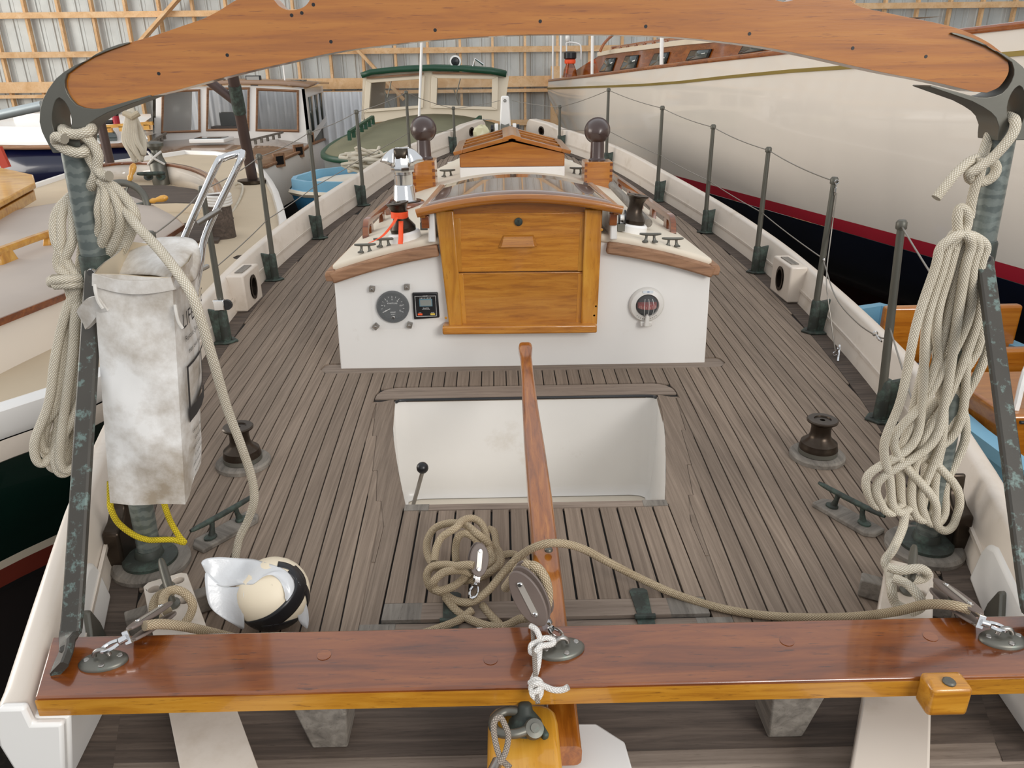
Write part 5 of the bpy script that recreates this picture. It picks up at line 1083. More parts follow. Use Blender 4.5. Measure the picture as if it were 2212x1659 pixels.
mb = MB(); mb.loft(rows, caps=False); mb.build('body', M['bag'], bg_, angle=70)
mb = MB(); mb.add(Bt, [(0, 1, 2, 3)]); mb.build('base_panel', M['bag'], bg_)
inn = [[cen_+(p-cen_)*.965 for p in r] for r in rows[7:] for cen_ in [sum(r, Vector())/len(r)]]
mb = MB(); mb.loft(inn, caps=False); mb.add(inn[0], [tuple(range(24))]); mb.build('lining', M['bag_in'], bg_, angle=70)
mb = MB(); pts = [lerp(Tp[0], Tp[1], t)+Vector((0, -.010*math.sin(math.pi*t)-.002, -.002-.01*math.sin(math.pi*t))) for t in [k/8 for k in range(9)]]; mb.sweep(pts, [(-.002, -.022), (.002, -.022), (.002, .004), (-.002, .004)], up=(0, 0, 1)); mb.build('hem', M['bag'], bg_)
# loose flap thrown over the right-hand corner
G = [[(214, 582, 1.70), (268, 545, 1.735), (318, 514, 1.75), (372, 510, 1.76), (424, 512, 1.76)],
     [(250, 594, 1.655), (300, 560, 1.68), (345, 540, 1.70), (392, 532, 1.70), (432, 540, 1.72)],
     [(330, 590, 1.60), (335, 562, 1.63), (368, 552, 1.65), (404, 556, 1.66), (436, 562, 1.70)],
     [(372, 604, 1.505), (368, 575, 1.56), (385, 575, 1.60), (410, 585, 1.63), (430, 590, 1.69)],
     [(380, 632, 1.492), (388, 618, 1.52), (400, 612, 1.56), (412, 612, 1.60), (424, 604, 1.67)]]
mb = MB(); mb.grid([Py(r) for r in G]); o = mb.build('flap', M['bag'], bg_, angle=80); md = o.modifiers.new('u', 'SUBSURF'); md.levels = md.render_levels = 2; md = o.modifiers.new('s', 'SOLIDIFY'); md.thickness = .003
mb = MB(); mb.sweep(smooth_path(Py([(222, 655, 1.49), (200, 662, 1.50), (180, 690, 1.52), (190, 690, 1.55), (206, 668, 1.56)]), 5), [(-.002, -.018), (.002, -.018), (.002, .018), (-.002, .018)], up=(0, -.3, 1)); mb.build('strap', M['bag'], bg_)
for px, py in ((205, 616), (378, 660)): mb = MB(); p = aty(px, py, 1.485); mb.tube(smooth_path([p, p+Vector((.004, -.01, -.01)), p+Vector((.006, -.012, -.03)), p+Vector((.012, -.012, -.045))], 4), .0035, 8); mb.build('tie', M['rope_white'], bg_)
# print on the side panel
cor = lambda t: (lerp(Bt[1], Tp[1], t), lerp(Bt[2], Tp[2], t))
def side_pt(u, t):
    a, b = cor(t); nn = (b-a).cross(Z3).normalized(); return lerp(a, b, u)+nn*(.016*math.sin(math.pi*u)*math.sin(math.pi*min(1, t*.9+.1))+.0075)
def side_print(txt, size, u0, t):
    mbx = text_mb(txt, size, (0, 0, 0), X3, Y3, 0, 'LEFT'); out = MB()
    W_ = .234; H_ = .525; out.add([side_pt(u0+p.x/W_, t+p.y/H_) for p in mbx.v], mbx.f); return out
M['black_ink'] = paint('black_print', '1c1b1d', .6)
side_print('LIFESLING', .046, .10, .80).build('lettering', M['black_ink'], bg_); side_print('Rescue System for', .018, .14, .725).build('lettering', M['black_ink'], bg_); side_print('man overboard', .016, .2, .665).build('lettering', M['black_ink'], bg_)
def side_rect(u0, u1, t0, t1, m, nm='print'):
    mb = MB(); mb.grid([[side_pt(lerp(u0, u1, j/4), lerp(t0, t1, i/3)) for j in range(5)] for i in range(4)]); mb.build(nm, m, bg_)
for r in ((.12, .9, .60, .612), (.12, .9, .36, .42), (.12, .16, .36, .61), (.86, .9, .36, .61), (.55, .59, .42, .6)): side_rect(*r, M['black_ink'])
for k in range(6): side_print(['throw sling', 'circle boat', 'until contact', 'is made, stop', 'pull alongside', 'hoist aboard'][k], .013, .2+.05*(k % 2), .30-.04*k).build('lettering', M['black_ink'], bg_)

# ================================================================== buoy wrapped in plastic
BC = aty(592, 1296, 1.44); BC.z = max(BC.z, .092); BR = .083
by = thing('wrapped_buoy', 'scuffed white ball buoy wrapped in clear plastic and black tape on the aft deck', 'buoy', (BC.x, BC.y, .005))
M['buoy'] = paint('scuffed_ivory', 'eadcc2', .5, var=.04, dirt='5d5348', dscale=22, dlo=.66, dhi=.74)
mb = MB(); mb.sphere(BC, BR, 32); mb.build('ball', M['buoy'], by, angle=80)
def sdir(px, py):
    # point on the buoy's surface seen at this pixel (or its rim)
    r = ray(px, py).normalized(); oc = CAM-BC; b = r.dot(oc); c = oc.dot(oc)-BR*BR; D = b*b-c
    t = -b-math.sqrt(max(D, 0)); return (CAM+r*t-BC).normalized()
def band(pxs, w_, k=1.012):
    P = smooth_path([BC+sdir(*p)*BR*k for p in pxs], 6); rows = []
    for i, p in enumerate(P):
        p = BC+(p-BC).normalized()*BR*k; d = (P[min(i+1, len(P)-1)]-P[max(0, i-1)]); n_ = (p-BC).normalized(); sd = d.cross(n_).normalized()
        rows.append([BC+(p+sd*w_*j/2-BC).normalized()*BR*k for j in (-2, -1, 0, 1, 2)])
    mb = MB(); mb.grid(rows); return mb.build('tape_band', M['black'], by, angle=80, solid=.0015)
band([(535, 1358), (560, 1352), (600, 1335), (632, 1305), (648, 1275), (648, 1250), (630, 1228)], .020); band([(540, 1368), (580, 1358), (620, 1350), (655, 1356)], .018); band([(600, 1219), (630, 1228), (652, 1260), (664, 1310)], .010)
t = NT('milky_plastic_sheet'); n_ = t.noise(t.coords(), 26, 4); t.set(color=lin('f1f3f5'), rough=.25, trans=.35, spec=.5); t.bump(n_, .5, .004); M['plastic'] = t.m
out_px = [(436, 1210), (452, 1204), (485, 1203), (520, 1207), (550, 1206), (570, 1215), (600, 1222), (625, 1235), (640, 1262), (632, 1285), (618, 1300)]
inn_px = [(440, 1236), (470, 1265), (500, 1272), (525, 1264), (545, 1258), (560, 1252), (575, 1246), (592, 1238), (604, 1256), (616, 1275), (618, 1290)]
low_px = [(448, 1300), (462, 1318), (490, 1335), (515, 1352), (530, 1368), (531, 1340), (524, 1320), (527, 1280)]
def sheet_pt(px, py, k):
    d = sdir(px, py); r = ray(px, py).normalized(); p = BC+d*BR*k
    q = CAM+r*((p-CAM).dot(r)); return q
rowsA = [[sheet_pt(*p, 1.10) for p in out_px]]
for f in (.33, .66, 1): rowsA.append([sheet_pt(lerp(a[0], b[0], f), lerp(a[1], b[1], f), 1.13-.06*f)+Vector((0, -.006*math.sin(i*2.3+f*5), .006*math.sin(i*1.7+f*4))) for i, (a, b) in enumerate(zip(out_px, inn_px))])
mb = MB(); mb.grid(rowsA); o = mb.build('plastic_wrap', M['plastic'], by, angle=80); md = o.modifiers.new('u', 'SUBSURF'); md.levels = md.render_levels = 2; md = o.modifiers.new('s', 'SOLIDIFY'); md.thickness = .0012
fan = [[sheet_pt(440, 1222, 1.05), sheet_pt(470, 1262, 1.06), sheet_pt(500, 1271, 1.05), sheet_pt(527, 1263, 1.04)], [sheet_pt(443, 1265, 1.05), sheet_pt(470, 1285, 1.09), sheet_pt(498, 1292, 1.06), sheet_pt(527, 1290, 1.05)], [sheet_pt(448, 1305, 1.05), sheet_pt(472, 1320, 1.08), sheet_pt(500, 1325, 1.1), sheet_pt(524, 1322, 1.06)], [sheet_pt(462, 1322, 1.04), sheet_pt(488, 1340, 1.05), sheet_pt(512, 1352, 1.08), sheet_pt(531, 1368, 1.05)]]
mb = MB(); mb.grid(fan); o = mb.build('plastic_fold', M['plastic'], by, angle=80); md = o.modifiers.new('u', 'SUBSURF'); md.levels = md.render_levels = 2; md = o.modifiers.new('s', 'SOLIDIFY'); md.thickness = .0012
fan = [[sheet_pt(612, 1255, 1.02), sheet_pt(634, 1245, 1.03), sheet_pt(644, 1262, 1.03)], [sheet_pt(622, 1285, 1.02), sheet_pt(638, 1275, 1.03), sheet_pt(642, 1275, 1.02)], [sheet_pt(645, 1290, 1.02), sheet_pt(654, 1285, 1.03), sheet_pt(664, 1300, 1.04)], [sheet_pt(640, 1330, 1.03), sheet_pt(655, 1325, 1.03), sheet_pt(669, 1340, 1.04)], [sheet_pt(650, 1350, 1.03), sheet_pt(660, 1355, 1.03), sheet_pt(664, 1362, 1.04)]]
mb = MB(); mb.grid(fan); o = mb.build('plastic_fold', M['plastic'], by, angle=80); md = o.modifiers.new('u', 'SUBSURF'); md.levels = md.render_levels = 1; md = o.modifiers.new('s', 'SOLIDIFY'); md.thickness = .0012

# ================================================================== small blocks at the feet of the gallows posts, bundle at the bow
for px, py, lab in ((272, 1112, 'black block with white sheave at the foot of the left gallows post'),):
    p = atz(px, py, .05); bk = thing('foot_block', lab, 'pulley', (p.x, p.y, .0))
    for dz in (-.024, .018): mb = MB(); mb.prism(ell(.055, .036, 24), p+Vector((0, 0, dz)), X3, Y3, Z3*.008); mb.build('cheek', M['black'], bk, bev=.002)
    mb = MB(); mb.lathe([(.030, -.016), (.022, 0), (.030, .016)], p, Z3, 24); mb.build('sheave', M['winch_white'], bk)
    mb = MB(); mb.box((p.x, p.y, .012), (.04, .04, .024)); mb.build('base', M['bronze'], bk)
c = aty(1040, 288, 8.35); mb = MB(); mb.sphere(c, .085, 14, (1, .8, 1.0)); random.seed(5)
mb.v = [c+(p-c)*(1+.22*(random.random()-.5)) for p in mb.v]; o = mb.build('wrapped_bundle', paint('yellowed_plastic', 'd9d3ac', .35, var=.1), angle=20); tag(o, 'small crumpled plastic bundle sitting inside the left bow chock', 'bundle')
# ================================================================== neighbouring boats
def lofts(root, defs, y_ok=None):
    # defs: [(name, material, [ring, ring, ...])] open strips joined ring to ring
    for nm, m, rings in defs:
        mb = MB(); mb.grid(rings); mb.build(nm, m, root, angle=50)
def inset(O, d):
    # move a closed outline inwards by d (counter-clockwise list)
    n = len(O); out = []
    for i in range(n):
        a, b, c = O[i-1], O[i], O[(i+1) % n]; e1 = (b-a).normalized(); e2 = (c-b).normalized(); t = (e1+e2); t = t.normalized() if t.length > 1e-6 else e1
        out.append(b+Vector((-t.y, t.x, 0))*d)
    return out
def atZ(O, z): return [Vector((p.x, p.y, z)) for p in O]
M['hull_white'] = paint('gloss_cream_topsides', 'e9dfd2', .12, coat=.6, var=.01)
M['navy'] = paint('navy_bottom_paint', '141b2c', .35, coat=.2, var=.2)
M['red_boot'] = paint('red_boot_stripe', 'a3182c', .35, coat=.3, var=.05)
M['gold'] = paint('gold_cove_stripe', '9a8442', .4, .3)
M['dkred'] = paint('dark_red_antifouling', '4a1a16', .6, var=.15)
M['dkgreen'] = paint('dark_green_topsides', '06211a', .25, coat=.3, var=.15)
M['beige'] = paint('beige_nonskid_deck', 'c9b79c', .75, var=.04, bump=.15, bscale=120)
M['beige_roof'] = paint('grey_beige_roof', 'b9aca0', .7, var=.03)
M['yellow_wood'] = wood('honey_varnished_ash', 'b5761c', 'd29838', 'e2b254', (3, 10, 10), .4, .5, 1.6, 'a06818')
M['mahog'] = wood('varnished_mahogany_house', '6a3010', '8d4a1a', 'a5602a', (3, 3, 12), .15, 1.0, 1.6, '55240c')
M['deck_brown'] = paint('polished_teak_foredeck', '9a7a60', .2, coat=.5, var=.06)
M['green_trim'] = paint('green_trim_paint', '1f4a34', .45, var=.08)
M['olive'] = paint('olive_canvas_deck', '78755b', .8, var=.08, bump=.2, bscale=50)
M['grey_hull'] = paint('plain_grey_hull', '8b8f8c', .5, var=.05)  # even grey paint of the workboat hull
M['sky_blue'] = paint('light_blue_hull', '7fb4cf', .4, var=.05)
M['blue_hull'] = paint('mid_blue_hull', '3f7fa8', .4, var=.05)
M['cream_hull'] = paint('cream_wheelhouse', 'e4d6bf', .45, var=.02)
M['tarnish'] = paint('purple_brown_tube', '55443f', .45, .3, var=.15)
t = NT('smoky_window'); t.set(color=lin('8b8f8c'), rough=.03, trans=.0, alpha=.10, spec=.5); M['window'] = t.m
t = NT('dark_window'); t.set(color=lin('3b4442'), rough=.04, spec=.9, coat=.5); M['dark_window'] = t.m

# ---- big white yacht on the right
wy = thing('white_yacht', 'large white yacht with red boot stripe and navy bottom filling the right background', 'boat', (3.4, 7.5, GROUND))
def xr(y): return .85+(13-y)*.21 if y > 4.2 else 2.698+(4.2-y)*.17
HY = [13.44, 13.2, 12.8, 12.2, 11.4, 10.4, 9.4, 8.4, 7.4, 6.4, 5.4, 4.4, 3.4, 2.4, 1.2]
RAIL = [(1.2, 1.50), (3, 1.45), (4.18, 1.405), (4.64, 1.385), (5.9, 1.34), (7.52, 1.28), (9.44, 1.204), (11.2, 1.124), (13.44, 1.035)]
COVE = [(1.2, 1.34), (3, 1.30), (4.18, 1.254), (5.18, 1.208), (6.76, 1.149), (8.8, 1.04), (11.2, .965), (13.44, .905)]
WL = [(1.2, .17), (4.2, .155), (7.5, .115), (9.0, .095), (11, .05), (12.3, .02), (13, .16), (13.44, .42)]
def hx(y, z):
    r = table(RAIL, y); w_ = table(WL, y); t = max(0, (r-z)/(r-w_)); return xr(y)-.05*math.sin(min(1, t)*math.pi)+.06*t*t+(.25 if y > 12.6 else 0)*t*t*(y-12.6)
def strip(f0, f1, n=5): return [[Vector((hx(y, z), y, z)) for z in [lerp(f0(y), f1(y), k/n) for k in range(n+1)]] for y in HY]
rail_ = lambda y: table(RAIL, y)-.03
cov = lambda y: table(COVE, y); wlz = lambda y: table(WL, y)
red0 = lambda y: wlz(y)
lofts(wy, [('topside', M['hull_white'], strip(rail_, red0, 10)), ('boot_stripe', M['red_boot'], strip(red0, lambda y: wlz(y)-.085, 2))])
def bottom(y):
    w_ = wlz(y)-.085; x = hx(y, wlz(y)); k = 1 if y < 11 else max(.15, (13.8-y)/2.8)
    return [Vector((x+a, y, w_-b*k)) for a, b in ((0, 0), (.10*k, .22), (.28*k, .42), (.65*k, .62), (1.15*k, .78), (1.6, .95))]
def bottom2(y):
    w_ = wlz(y)-.085; k = 1 if y < 11 else max(.15, (13.8-y)/2.8)
    x = hx(y, wlz(y)); return [Vector((x+a, y, w_-b*k)) for a, b in ((1.14*k, .775), (1.4, .95), (1.5, 1.75))]
lofts(wy, [('bottom', M['navy'], [bottom(y) for y in HY]), ('keel', M['dkred'], [bottom2(y) for y in HY])])
mb = MB(); mb.sweep([(hx(y, cov(y))-.003, y, cov(y)) for y in HY], [(-.004, -.013), (.006, -.013), (.006, .013), (-.004, .013)], up=(0, 0, 1)); mb.build('cove_stripe', M['gold'], wy)
mb = MB(); mb.sweep([(xr(y)+.02, y, table(RAIL, y)-.012) for y in HY], rrect(.07, .042, .012, 2), up=(0, 0, 1)); mb.build('rail_cap', M['mahog'], wy)
lofts(wy, [('deck', M['cream'], [[Vector((xr(y)+.04, y, table(RAIL, y)-.03)), Vector((xr(y)+1.6, y, table(RAIL, y)+.02))] for y in HY]), ('stern_counter', M['hull_white'], [[Vector((hx(13.44, z), 13.44, z)), Vector((hx(13.44, z)+.9, 13.5, z))] for z in (.42, .6, .8, .93, 1.03)])])
# deckhouse with slanted windows
dh = thing('deckhouse', 'varnished mahogany deckhouse with slanted windows on the white yacht', 'deckhouse', (2.4, 9.5, 1.1))
def hp(px, py, dy=0, off=.42):
    # point on the house side: a wall parallel to the rail, set inboard
    r = ray(px, py)
    lo, hi = 3.0, 14.0
    for _ in range(40):
        m = (lo+hi)/2; p = CAM+r*(m/r.y)
        if p.x-(xr(m)+off) > 0: lo, hi = lo, m
        else: lo = m
    p = CAM+r*(lo/r.y); return p
    
top = [(1226, 164), (1262, 140), (1297, 119), (1330, 113), (1400, 104), (1480, 94), (1560, 87), (1660, 76), (1760, 66)]; bot = [(1226, 172), (1262, 168), (1297, 164), (1330, 160), (1400, 150), (1480, 140), (1560, 130), (1660, 118), (1760, 106)]
A = [hp(*p) for p in top]; Bq = [hp(*p) for p in bot]
Bq = [Vector((a.x, a.y, min(b.z, table(RAIL, a.y)-.04))) for a, b in zip(A, Bq)]
mb = MB(); mb.grid([[a, b] for a, b in zip(A, Bq)]); mb.grid([[a+Vector((1.1, .1, 0)), a] for a in A[2:]]); mb.grid([[A[2]+Vector((1.1, .1, 0)), A[2]], [Bq[0]+Vector((1.1, .1, 0)), Bq[0]]]); mb.build('house_side', M['mahog'], dh, angle=20)
rl = [a+Vector((-.02, 0, .012)) for a in A[2:]]; mb = MB(); mb.sweep(rl, [(-.02, -.028), (.03, -.028), (.03, .025), (-.02, .018)], up=(0, 0, 1)); mb.build('roof_edge', M['cream_hull'], dh)
mb = MB(); mb.grid([[a+Vector((0, 0, .03)), a+Vector((.5, .05, .09)), a+Vector((1.1, .1, .10))] for a in A[2:]]); mb.build('roof', M['cream_hull'], dh)
for q in ([(1298, 154), (1312, 127), (1331, 126), (1322, 153)], [(1343, 149), (1355, 122), (1380, 120), (1373, 147)], [(1405, 143), (1417, 117), (1446, 114), (1438, 140)], [(1486, 130), (1496, 110), (1537, 107), (1530, 124)], [(1600, 116), (1612, 96), (1660, 90), (1652, 108)]):
    w4 = [hp(*p, off=.42) for p in q]; nrm = Vector((-.97, -.2, 0)); mb = MB(); cen = sum(w4, Vector())/4
    mb.add([p+nrm*.012+(p-cen)*.10 for p in w4], [(0, 1, 2, 3)]); fr_ = mb.build('window_frame', M['black'], dh, solid=.012); mb = MB(); mb.add([p+nrm*.022-(p-cen)*.04 for p in w4], [(0, 1, 2, 3)]); mb.build('pane', M['dark_window'], fr_, solid=.006)
hr = [hp(*p, off=.6)+Vector((0, 0, .0)) for p in ((1322, 103), (1362, 97), (1400, 91), (1440, 86), (1500, 80))]; mb = MB(); mb.tube(smooth_path(hr, 4), .018, 8); hrr = mb.build('roof_handrail', M['mahog'], dh)
for p in ((1322, 106), (1340, 104), (1356, 102), (1374, 99), (1392, 97), (1412, 94), (1440, 91)): q = hp(*p, off=.6); mb = MB(); mb.box(q+Vector((0, 0, -.01)), (.03, .09, .07)); mb.build('handrail_foot', M['mahog'], dh)
for k, (px, y0, y1, lab) in enumerate(((1194, 74, 168, 'leftmost white pole at the far end of the white yacht'), (1211, 74, 165, 'second white pole at the far end of the white yacht'), (1279, 74, 160, 'white pole before the deckhouse front of the white yacht'), (1429, 80, 140, 'white pole in front of the deckhouse windows of the white yacht'))):
    a, b = hp(px, y1, off=.06), hp(px, y1, off=.06); b = aty(px+1, y0-25, a.y); a.z -= .03; mb = MB(); mb.tube([a, b], .022 if k > 1 else .016, 10); tag(mb.build('flag_pole', M['winch_white']), lab, 'pole', 'white poles on the yacht')
q = hp(1231, 158, off=.25); wn = thing('far_winch', 'black-topped winch tied with red ribbon at the end of the white yacht', 'winch', q); mb = MB(); mb.lathe([(.12, -.06), (.10, .05), (.07, .12), (.075, .2)], q, Z3, 20); mb.build('drum', M['mahog'], wn); mb = MB(); mb.lathe([(.075, .2), (.10, .22), (.10, .30), (.07, .32), (0, .32)], q, Z3, 20); mb.build('cap', M['black'], wn); mb = MB(); mb.lathe([(.085, .14), (.09, .17), (.085, .2)], q, Z3, 20); mb.build('ribbon', M['orange'], wn); mb = MB(); mb.bar(q+Vector((-.05, -.09, .16)), q+Vector((-.07, -.13, .0)), .03, .004); mb.build('ribbon_tail', M['orange'], wn)
mb = MB(); mb.tube(smooth_path([q+Vector((-.05, .1, -.05)), q+Vector((-.05, .1, .35)), q+Vector((-.04, .1, .45)), q+Vector((.14, .1, .43)), q+Vector((.18, .1, .36)), q+Vector((.18, .1, .2))], 4), .012, 8); mb.sphere(q+Vector((-.04, .1, .52)), .05, 12, (.7, .7, 1.3)); tag(mb.build('vent_pipe', M['winch_white']), 'white bent vent pipe beside the ribboned far winch', 'pipe')
mb = MB(); mb.tube(smooth_path([aty(1296, 112, 11.6), aty(1304, 96, 11.6), aty(1316, 82, 11.6), aty(1330, 70, 11.6)], 5), .02, 8); tag(mb.build('wooden_bow', M['mahog']), 'thin curved wooden bow rising behind the deckhouse roof', 'boat part')

# ---- mahogany launch below the right bulwark
la = thing('wooden_launch', 'small pale blue launch with varnished seats lying beyond the right bulwark', 'boat', (2.15, 3.0, GROUND))
LO = [Vector(p) for p in ((1.72, 1.2, 0), (2.55, 1.2, 0), (2.62, 2.2, 0), (2.58, 3.2, 0), (2.48, 3.8, 0), (2.15, 4.3, 0), (1.88, 4.2, 0), (1.78, 3.6, 0), (1.70, 2.6, 0))]
LT = -.10
mb = MB(); rg = [atZ(inset(LO, .10), LT-.45), atZ(inset(LO, .07), LT-.02), atZ(inset(LO, .07), LT), atZ(LO, LT), atZ(LO, LT-.05), atZ(inset(LO, .02), LT-.05), atZ(inset(LO, .08), LT-.5), atZ(inset(LO, .3), LT-.8)]
mb.loft(rg, caps=True); mb.build('hull', M['sky_blue'], la, angle=30)
mb = MB(); mb.prism([(p.x, p.y) for p in inset(LO, .11)], (0, 0, LT-.40), X3, Y3, Z3*.02); mb.build('floor_boards', M['mahog'], la)
for yb, zt, hh, dd in ((3.55, .10, .30, .05), (3.15, .02, .30, .05), (2.55, -.02, .36, .45), (1.9, -.12, .26, .3)):
    x0 = 1.80; x1 = 2.48; mb = MB(); mb.box(((x0+x1)/2, yb+dd/2, LT+zt-hh/2+.1), (x1-x0, dd, hh)); mb.build('seat_back' if dd < .1 else 'seat_box', M['varnish'], la, bev=.015, seg=3)
mb = MB(); mb.tube(smooth_path([(1.86, 2.60, LT+.08), (1.88, 2.62, LT+.26), (1.98, 2.64, LT+.32), (2.4, 2.66, LT+.32), (2.5, 2.66, LT+.24), (2.5, 2.64, LT+.08)], 5), .012, 8); mb.build('windscreen_frame', M['winch_white'], la)
mb = MB(); mb.add([(1.87, 2.61, LT+.08), (2.5, 2.64, LT+.08), (2.5, 2.66, LT+.27), (2.4, 2.66, LT+.31), (1.98, 2.64, LT+.31), (1.89, 2.62, LT+.25)], [(0, 1, 2, 3, 4, 5)]); mb.build('windscreen', M['window'], la, solid=.004)
mb = MB(); mb.box((2.14, 2.85, LT+.0), (.66, .5, .04)); mb.build('engine_lid', M['mahog'], la, bev=.012)
for yb in (1.7, 3.4): mb = MB(); mb.box((2.12, yb, (GROUND+LT-.78)/2), (.7, .12, LT-.78-GROUND)); mb.build('cradle', M['framing'], la)
mb = MB(); mb.tube([(1.80, 2.48, LT+.085), (2.5, 2.50, LT+.06)], .007, 8); mb.build('rail_rod', M['black'], la)
# blue boat stand between the hulls
js = thing('jack_stand', 'blue steel boat stand leg seen under the white yacht', 'stand', (2.1, 4.9, GROUND)); mb = MB(); a0 = aty(1745, 575, 5.2); mb.tube([a0, a0+Vector((.25, -.5, 0))*1+Vector((0, 0, GROUND-a0.z))], .03, 10); mb.tube([a0, Vector((a0.x-.35, a0.y+.2, GROUND))], .03, 10); mb.tube([a0, Vector((a0.x+.1, a0.y+.5, GROUND))], .03, 10); mb.build('strut', paint('blue_stand', '1d3f86', .5), js)
mb = MB(); a = aty(20, 1585, .9); q0 = aty(-30, 1565, 1.3); q1 = aty(60, 1612, 1.25); mb.tube([Vector((q0.x-.6, q0.y+.1, GROUND)), q0, q1, q1+(q1-q0)*1.2], .022, 10); tag(mb.build('stand_leg', bpy.data.materials['blue_stand']), 'blue stand leg at the lower left beneath the stern', 'stand')

# ---- beige decked yacht on the left, bow towards us
by_ = thing('beige_yacht', 'dark green hulled yacht with beige deck moored close on the left', 'boat', (-3.4, 6, GROUND))
def zB(y): return .2*min(1.2, max(0, (y-5)/5.5))**1.3
def onB(px, py, dz=0):
    p = atz(px, py, dz)
    for _ in range(12): p = atz(px, py, zB(p.y)+dz)
    return p
edge = [atz(*p, 0) for p in ((0, 905), (85, 877), (170, 848), (262, 806))]+[Vector(p) for p in ((-1.72, 3.6, 0), (-1.68, 4.5, 0))]+[onB(*p) for p in ((621, 520), (617, 480), (611, 455), (600, 420), (588, 398), (572, 376), (552, 358), (520, 342), (470, 334), (400, 332))]
lead = [Vector((-3.0, 1.2, 0)), Vector((-2.45, 1.9, 0))]; 
left_ = [Vector(p) for p in ((-5.0, 9.6, 0), (-5.0, 7.5, 0), (-4.9, 4.5, 0), (-4.3, 2.2, 0), (-3.7, 1.2, 0))]
BO = lead+edge+left_
def ringsZ(pairs): return [[Vector((p.x, p.y, z+zB(p.y))) for p in inset(BO, d)] for z, d in pairs]
def closed_grid(rings, nm, m, root): mb = MB(); mb.loft(rings, caps=False); return mb.build(nm, m, root, angle=45)
closed_grid(ringsZ(((.0, .06), (.045, .05), (.05, .02), (.03, -.01), (-.05, -.015), (-.08, .0))), 'toe_rail', M['white'], by_)
closed_grid(ringsZ(((-.08, -.012), (-.12, -.018), (-.16, -.012), (-.17, .005))), 'rubbing_strake', M['bulwark'], by_)
closed_grid(ringsZ(((-.17, .005), (-.3, .015), (-.5, .07), (-.64, .14))), 'green_topside', M['dkgreen'], by_)
closed_grid(ringsZ(((-.64, .14), (-.69, .165))), 'cream_stripe', M['cream_hull'], by_)
closed_grid(ringsZ(((-.69, .165), (-.82, .25))), 'red_band', paint('faded_red_band', '8a3524', .6, var=.1), by_)
closed_grid(ringsZ(((-.82, .25), (-.95, .42), (-1.1, .7), (-1.95, .95))), 'bottom', paint('painted_shade_bottom', '1f1512', .8, var=.2), by_)  # near-black colour paints in the darkness beneath the boats
dko = [Vector((p.x, p.y, zB(p.y))) for p in inset(BO, .055)]; mb = MB(); mb.add(dko, [tuple(range(len(dko)))]); mb.build('deck', M['beige'], by_)
RZ2 = .25
def bz_(L, z): return [atz(*p, z) for p in L]
roof = bz_([(-60, 704), (0, 680), (125, 632), (300, 540), (388, 484), (372, 470), (330, 448), (262, 420)], RZ2)+[Vector((-3.6, 6.1, RZ2)), Vector((-4.4, 4.5, RZ2)), Vector((-3.8, 2.6, RZ2))]
mb = MB(); mb.prism([(p.x, p.y) for p in roof], (0, 0, -.01), X3, Y3, Z3*(RZ2-.03)); mb.build('cabin_side', M['hull_white'], by_)
mb = MB(); mb.prism([(p.x, p.y) for p in inset(roof, -.03)], (0, 0, RZ2-.035), X3, Y3, Z3*.03); mb.build('roof_trim', M['varnish_dark'], by_)
mb = MB(); mb.loft([atZ(inset(roof, -.02), RZ2-.005), atZ(inset(roof, .0), RZ2+.02), atZ(inset(roof, .10), RZ2+.035), atZ(inset(roof, .22), RZ2+.045)]); mb.build('cabin_roof', M['beige_roof'], by_, angle=50)
p = [atz(*q, RZ2+.11) for q in ((-60, 566), (0, 542), (60, 520), (118, 500), (132, 497))]; mb = MB(); mb.sweep(p, rrect(.035, .04, .012, 2), up=(0, 0, 1)); gr2 = mb.build('roof_handrail', M['yellow_wood'], by_)
for q in ((10, 552), (112, 512)): c = atz(*q, RZ2+.08); mb = MB(); mb.hexa([c+Vector((-.02, -.09, -.05)), c+Vector((.02, -.07, -.05)), c+Vector((.02, .09, -.05)), c+Vector((-.02, .07, -.05))], [c+Vector((-.016, -.05, .03)), c+Vector((.016, -.04, .03)), c+Vector((.016, .05, .03)), c+Vector((-.016, .04, .03))]); mb.build('handrail_foot', M['yellow_wood'], by_, bev=.008)
hs = bz_([(-60, 470), (0, 436), (76, 396), (72, 378), (0, 362), (-60, 358)], RZ2+.16); mb = MB(); mb.prism([(q.x, q.y) for q in hs], (0, 0, RZ2+.12), X3, Y3, Z3*.045); mb.build('hatch_slab', M['yellow_wood'], by_, bev=.012)
mb = MB(); mb.prism([(q.x, q.y) for q in inset(hs, .02)], (0, 0, RZ2+.03), X3, Y3, Z3*.07); mb.build('hatch_coaming', M['yellow_wood'], by_, bev=.005)
# cockpit: curved coaming, teak seats, sole, wheel
CT = .30
arc = smooth_path(bz_([(150, 385), (190, 366), (240, 357), (300, 354), (360, 357), (410, 366), (445, 380), (466, 400), (474, 422)], CT), 4)
mb = MB(); mb.grid([[Vector((q.x, q.y, CT)), Vector((q.x, q.y, zB(q.y)-.02))] for q in arc]); mb.build('coaming', M['hull_white'], by_, angle=60, solid=.05)
mb = MB(); mb.sweep([q+Vector((0, 0, .01)) for q in arc], rrect(.07, .03, .01, 2), up=(0, 0, 1)); mb.build('coaming_cap', M['varnish_dark'], by_)
seat = bz_([(235, 432), (262, 408), (300, 400), (360, 400), (420, 408), (458, 424), (472, 440), (380, 438), (300, 440)], .15)
mb = MB(); mb.prism([(q.x, q.y) for q in seat], (0, 0, .03), X3, Y3, Z3*.12); mb.build('teak_seat', M['teak_dark'], by_)
mb = MB(); sf = bz_([(300, 441), (380, 439), (472, 441)], .148); mb.grid([[q, Vector((q.x, q.y, .0))] for q in sf]); mb.build('seat_front', M['cream_hull'], by_)
